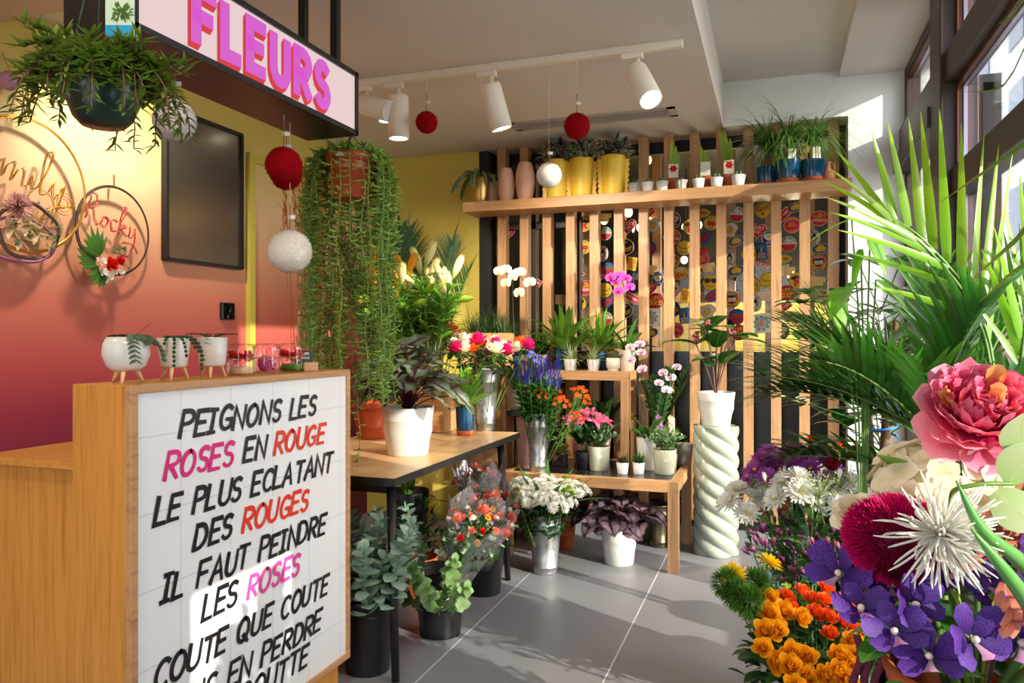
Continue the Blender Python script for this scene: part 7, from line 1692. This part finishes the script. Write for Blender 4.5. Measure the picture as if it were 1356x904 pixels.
fan([(1300, 640), (1312, 500), (1286, 404), (1224, 326), (1180, 300)], [(1184, 300), (1196, 304), (1208, 312), (1222, 322), (1238, 336), (1256, 356), (1272, 384), (1290, 420)], [(1106, 198), (1096, 222), (1090, 240), (1092, 262), (1098, 282), (1108, 306), (1122, 336), (1150, 380)], .029, 2.28)
fan([(1340, 640), (1352, 480), (1366, 380), (1390, 300)], [(1352, 470), (1354, 450), (1360, 420), (1366, 390), (1374, 350), (1350, 480)], [(1300, 330), (1316, 300), (1330, 270), (1350, 230), (1366, 200), (1290, 400)], .036, 2.2)
for r, u, f, L, z0, n, ll in ((.35, 1.0, -.1, .65, .98, 13, .34), (-.85, .55, .3, .55, 1.0, 13, .28), (-.7, .45, .8, .6, 1.0, 14, .28), (-.35, .6, -.5, .45, .95, 12, .24), (.2, .7, -.7, .45, .95, 11, .24), (.5, .8, .4, .6, .95, 13, .3), (-.2, .5, .9, .7, .95, 14, .3), (-.6, .25, .6, .5, .85, 12, .24), (.0, .3, -.6, .4, .8, 11, .24), (.4, .4, .2, .5, .9, 12, .26), (-.5, .45, -.2, .5, 1.0, 14, .28), (.1, .6, .3, .55, 1.05, 14, .30), (-.3, .3, .5, .5, 1.0, 14, .28), (.6, .35, .3, .5, 1.05, 14, .28), (-.7, .6, .1, .45, 1.08, 14, .28), (.0, .5, -.3, .4, 1.08, 13, .28)):
    d = cam_dir(r, u, f); a = V((U(-.03, .03), U(-.03, .03), .28)); base = V((a.x, a.y, z0)) + d * .03; s.tube([tuple(a), tuple(base)], .009, 6, cap=False)
    frond(s, dk, base, d, L, n, ll, .034, .6, ldroop=.4, vee=.45, first=.15, ang=44, lseg=5, r=.007)
part('stems', s, STEM, t); part('lit_fronds', b, G_PALMLIT, t, 'leaflets with sunlight put into their bright yellow-green'); part('foliage', dk, organic('leaf_palm_deep', [(0, (40, 88, 24)), (1, (74, 128, 34))], .3, .35, .25, spec=.8), t)  # backlight is put into the leaf colour of the upper fronds
P2 = V((.40, 3.42, 0)); t = thing('umbrella_plant', 'dark broad leaved plant with several woody trunks tied with blue string', 'potted plant', P2); part('pot', pot_mb(.15, .12, .3), BLACKPL, t); part('soil', soil_mb(.13, .27), SOIL, t)
s = MB()
for i in range(3): a = i * 2.1; s.tube(crv([(.03 * cos(a), .03 * sin(a), .27), (.035 * cos(a + .5), .035 * sin(a + .5), .7), (.05 * cos(a + 1), .05 * sin(a + 1), 1.05), (.10 * cos(a + 1), .10 * sin(a + 1), 1.4)], 5), [.018] * 10 + [.014] * 4 + [.012, .01], 8)
part('trunk', s, TRUNK, t)
b = MB(); b.tube([(.062 * cos(a * .3), .062 * sin(a * .3), .93 + .002 * a) for a in range(24)], .005, 6); b.leaf((-.05, -.04, .93), (-.5, -.3, -.4), .06, .012, .4, 'strap', 3); part('blue_tie', b, plain('blue_string', (40, 130, 210), .6, 0, 0), t)
b = MB(); s = MB()
for i in range(60):
    q = V((0, 0, U(.85, 1.45))); d = dirv(U(0, 6.28), U(-.2, .9)); L = U(.15, .38); e = q + d * L; e.x = min(e.x, .26); s.tube([tuple(q), tuple(e)], .003, 4, cap=False)
    for k in range(5): b.leaf(e, (dirv(k * 1.257 + i, U(-.2, .3)) + d * .4), U(.09, .14), .055, .6, 'oval', 5, .2)
part('stems', s, STEM, t); part('foliage', b, G_GLOSS, t)
P3 = V((.30, 3.02, 0)); t = thing('parlour_palm', 'fine leaved palm whose thin blades sweep left in front of the slats', 'potted palm', P3); part('pot', pot_mb(.12, .1, .26), BLACKPL, t); part('soil', soil_mb(.1, .23), SOIL, t)
s, b = MB(), MB()
for r, u, f, L, z0 in ((-1, .5, 0, .38, 1.18), (-1, .25, .2, .34, 1.1), (-.9, .75, .1, .36, 1.22), (-.9, .35, .5, .34, 1.12), (-.4, .9, .2, .34, 1.2), (-.8, .1, -.2, .26, .95), (-.8, .8, -.2, .34, 1.2), (-.1, .7, -.5, .3, 1.05), (.3, .6, .2, .3, 1.1)):
    d = cam_dir(r, u, f); a = V((0, 0, .23)); base = V((0, 0, z0)); s.tube(crv([a, (0, 0, z0 * .6), base], 3), .007, 5, cap=False)
    frond(s, b, base, d, L, 12, .22, .015, .6, ldroop=.4, vee=.2, first=.15, ang=38, lseg=5, r=.004)
part('stems', s, STEM, t); part('foliage', b, G_DPALM, t)
p = aT(1128, 300, 2.6); q = p - P3
t = thing('monstera', 'slender plant with drooping bright split leaves in front of the white wall', 'potted plant', (P3.x - .02, P3.y - .24, 0)); part('pot', pot_mb(.08, .065, .18), TERRA, t)
s, b = MB(), MB(); O = V((P3.x - .02, P3.y - .24, 0))
for u, v, T, d, L, W in ((1152, 318, 2.5, (.2, -.7, -.3), .13, .10), (1128, 290, 2.5, (-.9, -.35, -.1), .17, .05), (1140, 330, 2.5, (-.3, -.9, -.2), .15, .04), (1118, 380, 2.5, (-.5, -.7, -.4), .14, .09), (1160, 370, 2.5, (.4, -.5, -.4), .14, .10), (1105, 395, 2.5, (.1, -.9, -.3), .13, .08)):
    e = aT(u, v, T) - O; s.tube(crv([(0, 0, .15), (e.x * .3, e.y * .3, e.z * .7), e], 5), .003, 5, cap=False); b.leaf(e, cam_dir(*d), L, W, .3, 'heart', 7, .15)
part('stems', s, STEM, t); part('foliage', b, organic('bright_split', [(0, (110, 170, 40)), (1, (140, 200, 60))], .15, .45, .35), t)
P4 = V((.52, 1.30, 0)); t = thing('dracaena', 'plant whose long pale yellow-green blades cross the top right corner', 'potted plant', P4); part('pot', pot_mb(.13, .1, .3), BLACKPL, t); b = MB(); s = MB(); s.tube([(0, 0, .2), (0, 0, 1.45)], .012, 8); part('trunk', s, TRUNK, t)
for (u0, v0), (u1, v1), (u2, v2), T, W in (((1400, 150), (1356, 190), (1242, 270), 1.25, .018), ((1400, 270), (1345, 318), (1285, 372), 1.2, .02), ((1400, 30), (1330, 112), (1276, 122), 1.35, .008), ((1420, -40), (1345, 20), (1318, 33), 1.3, .008), ((1410, -30), (1345, 10), (1320, 48), 1.3, .01), ((1420, 330), (1356, 350), (1296, 400), 1.2, .014)):
    c = crv([V((0, 0, 1.4)), aT(u0, v0, T) - P4, aT(u1, v1, T) - P4, aT(u2, v2, T) - P4], 5); n = len(c); rows = []
    for i, q in enumerate(c): w = W * .5 * max(.06, 1 - (i / (n - 1)) ** 2); rows.append([q - V((0, 0, w)), q + FW * .001, q + V((0, 0, w))])
    b.grid(rows, [[(0, i / n), (.5, i / n), (1, i / n)] for i in range(n)])
part('foliage', b, organic('dracaena_blade', [(0, (110, 150, 60)), (.75, (140, 170, 70)), (1, (206, 150, 80))], .15, .4, .4), t)
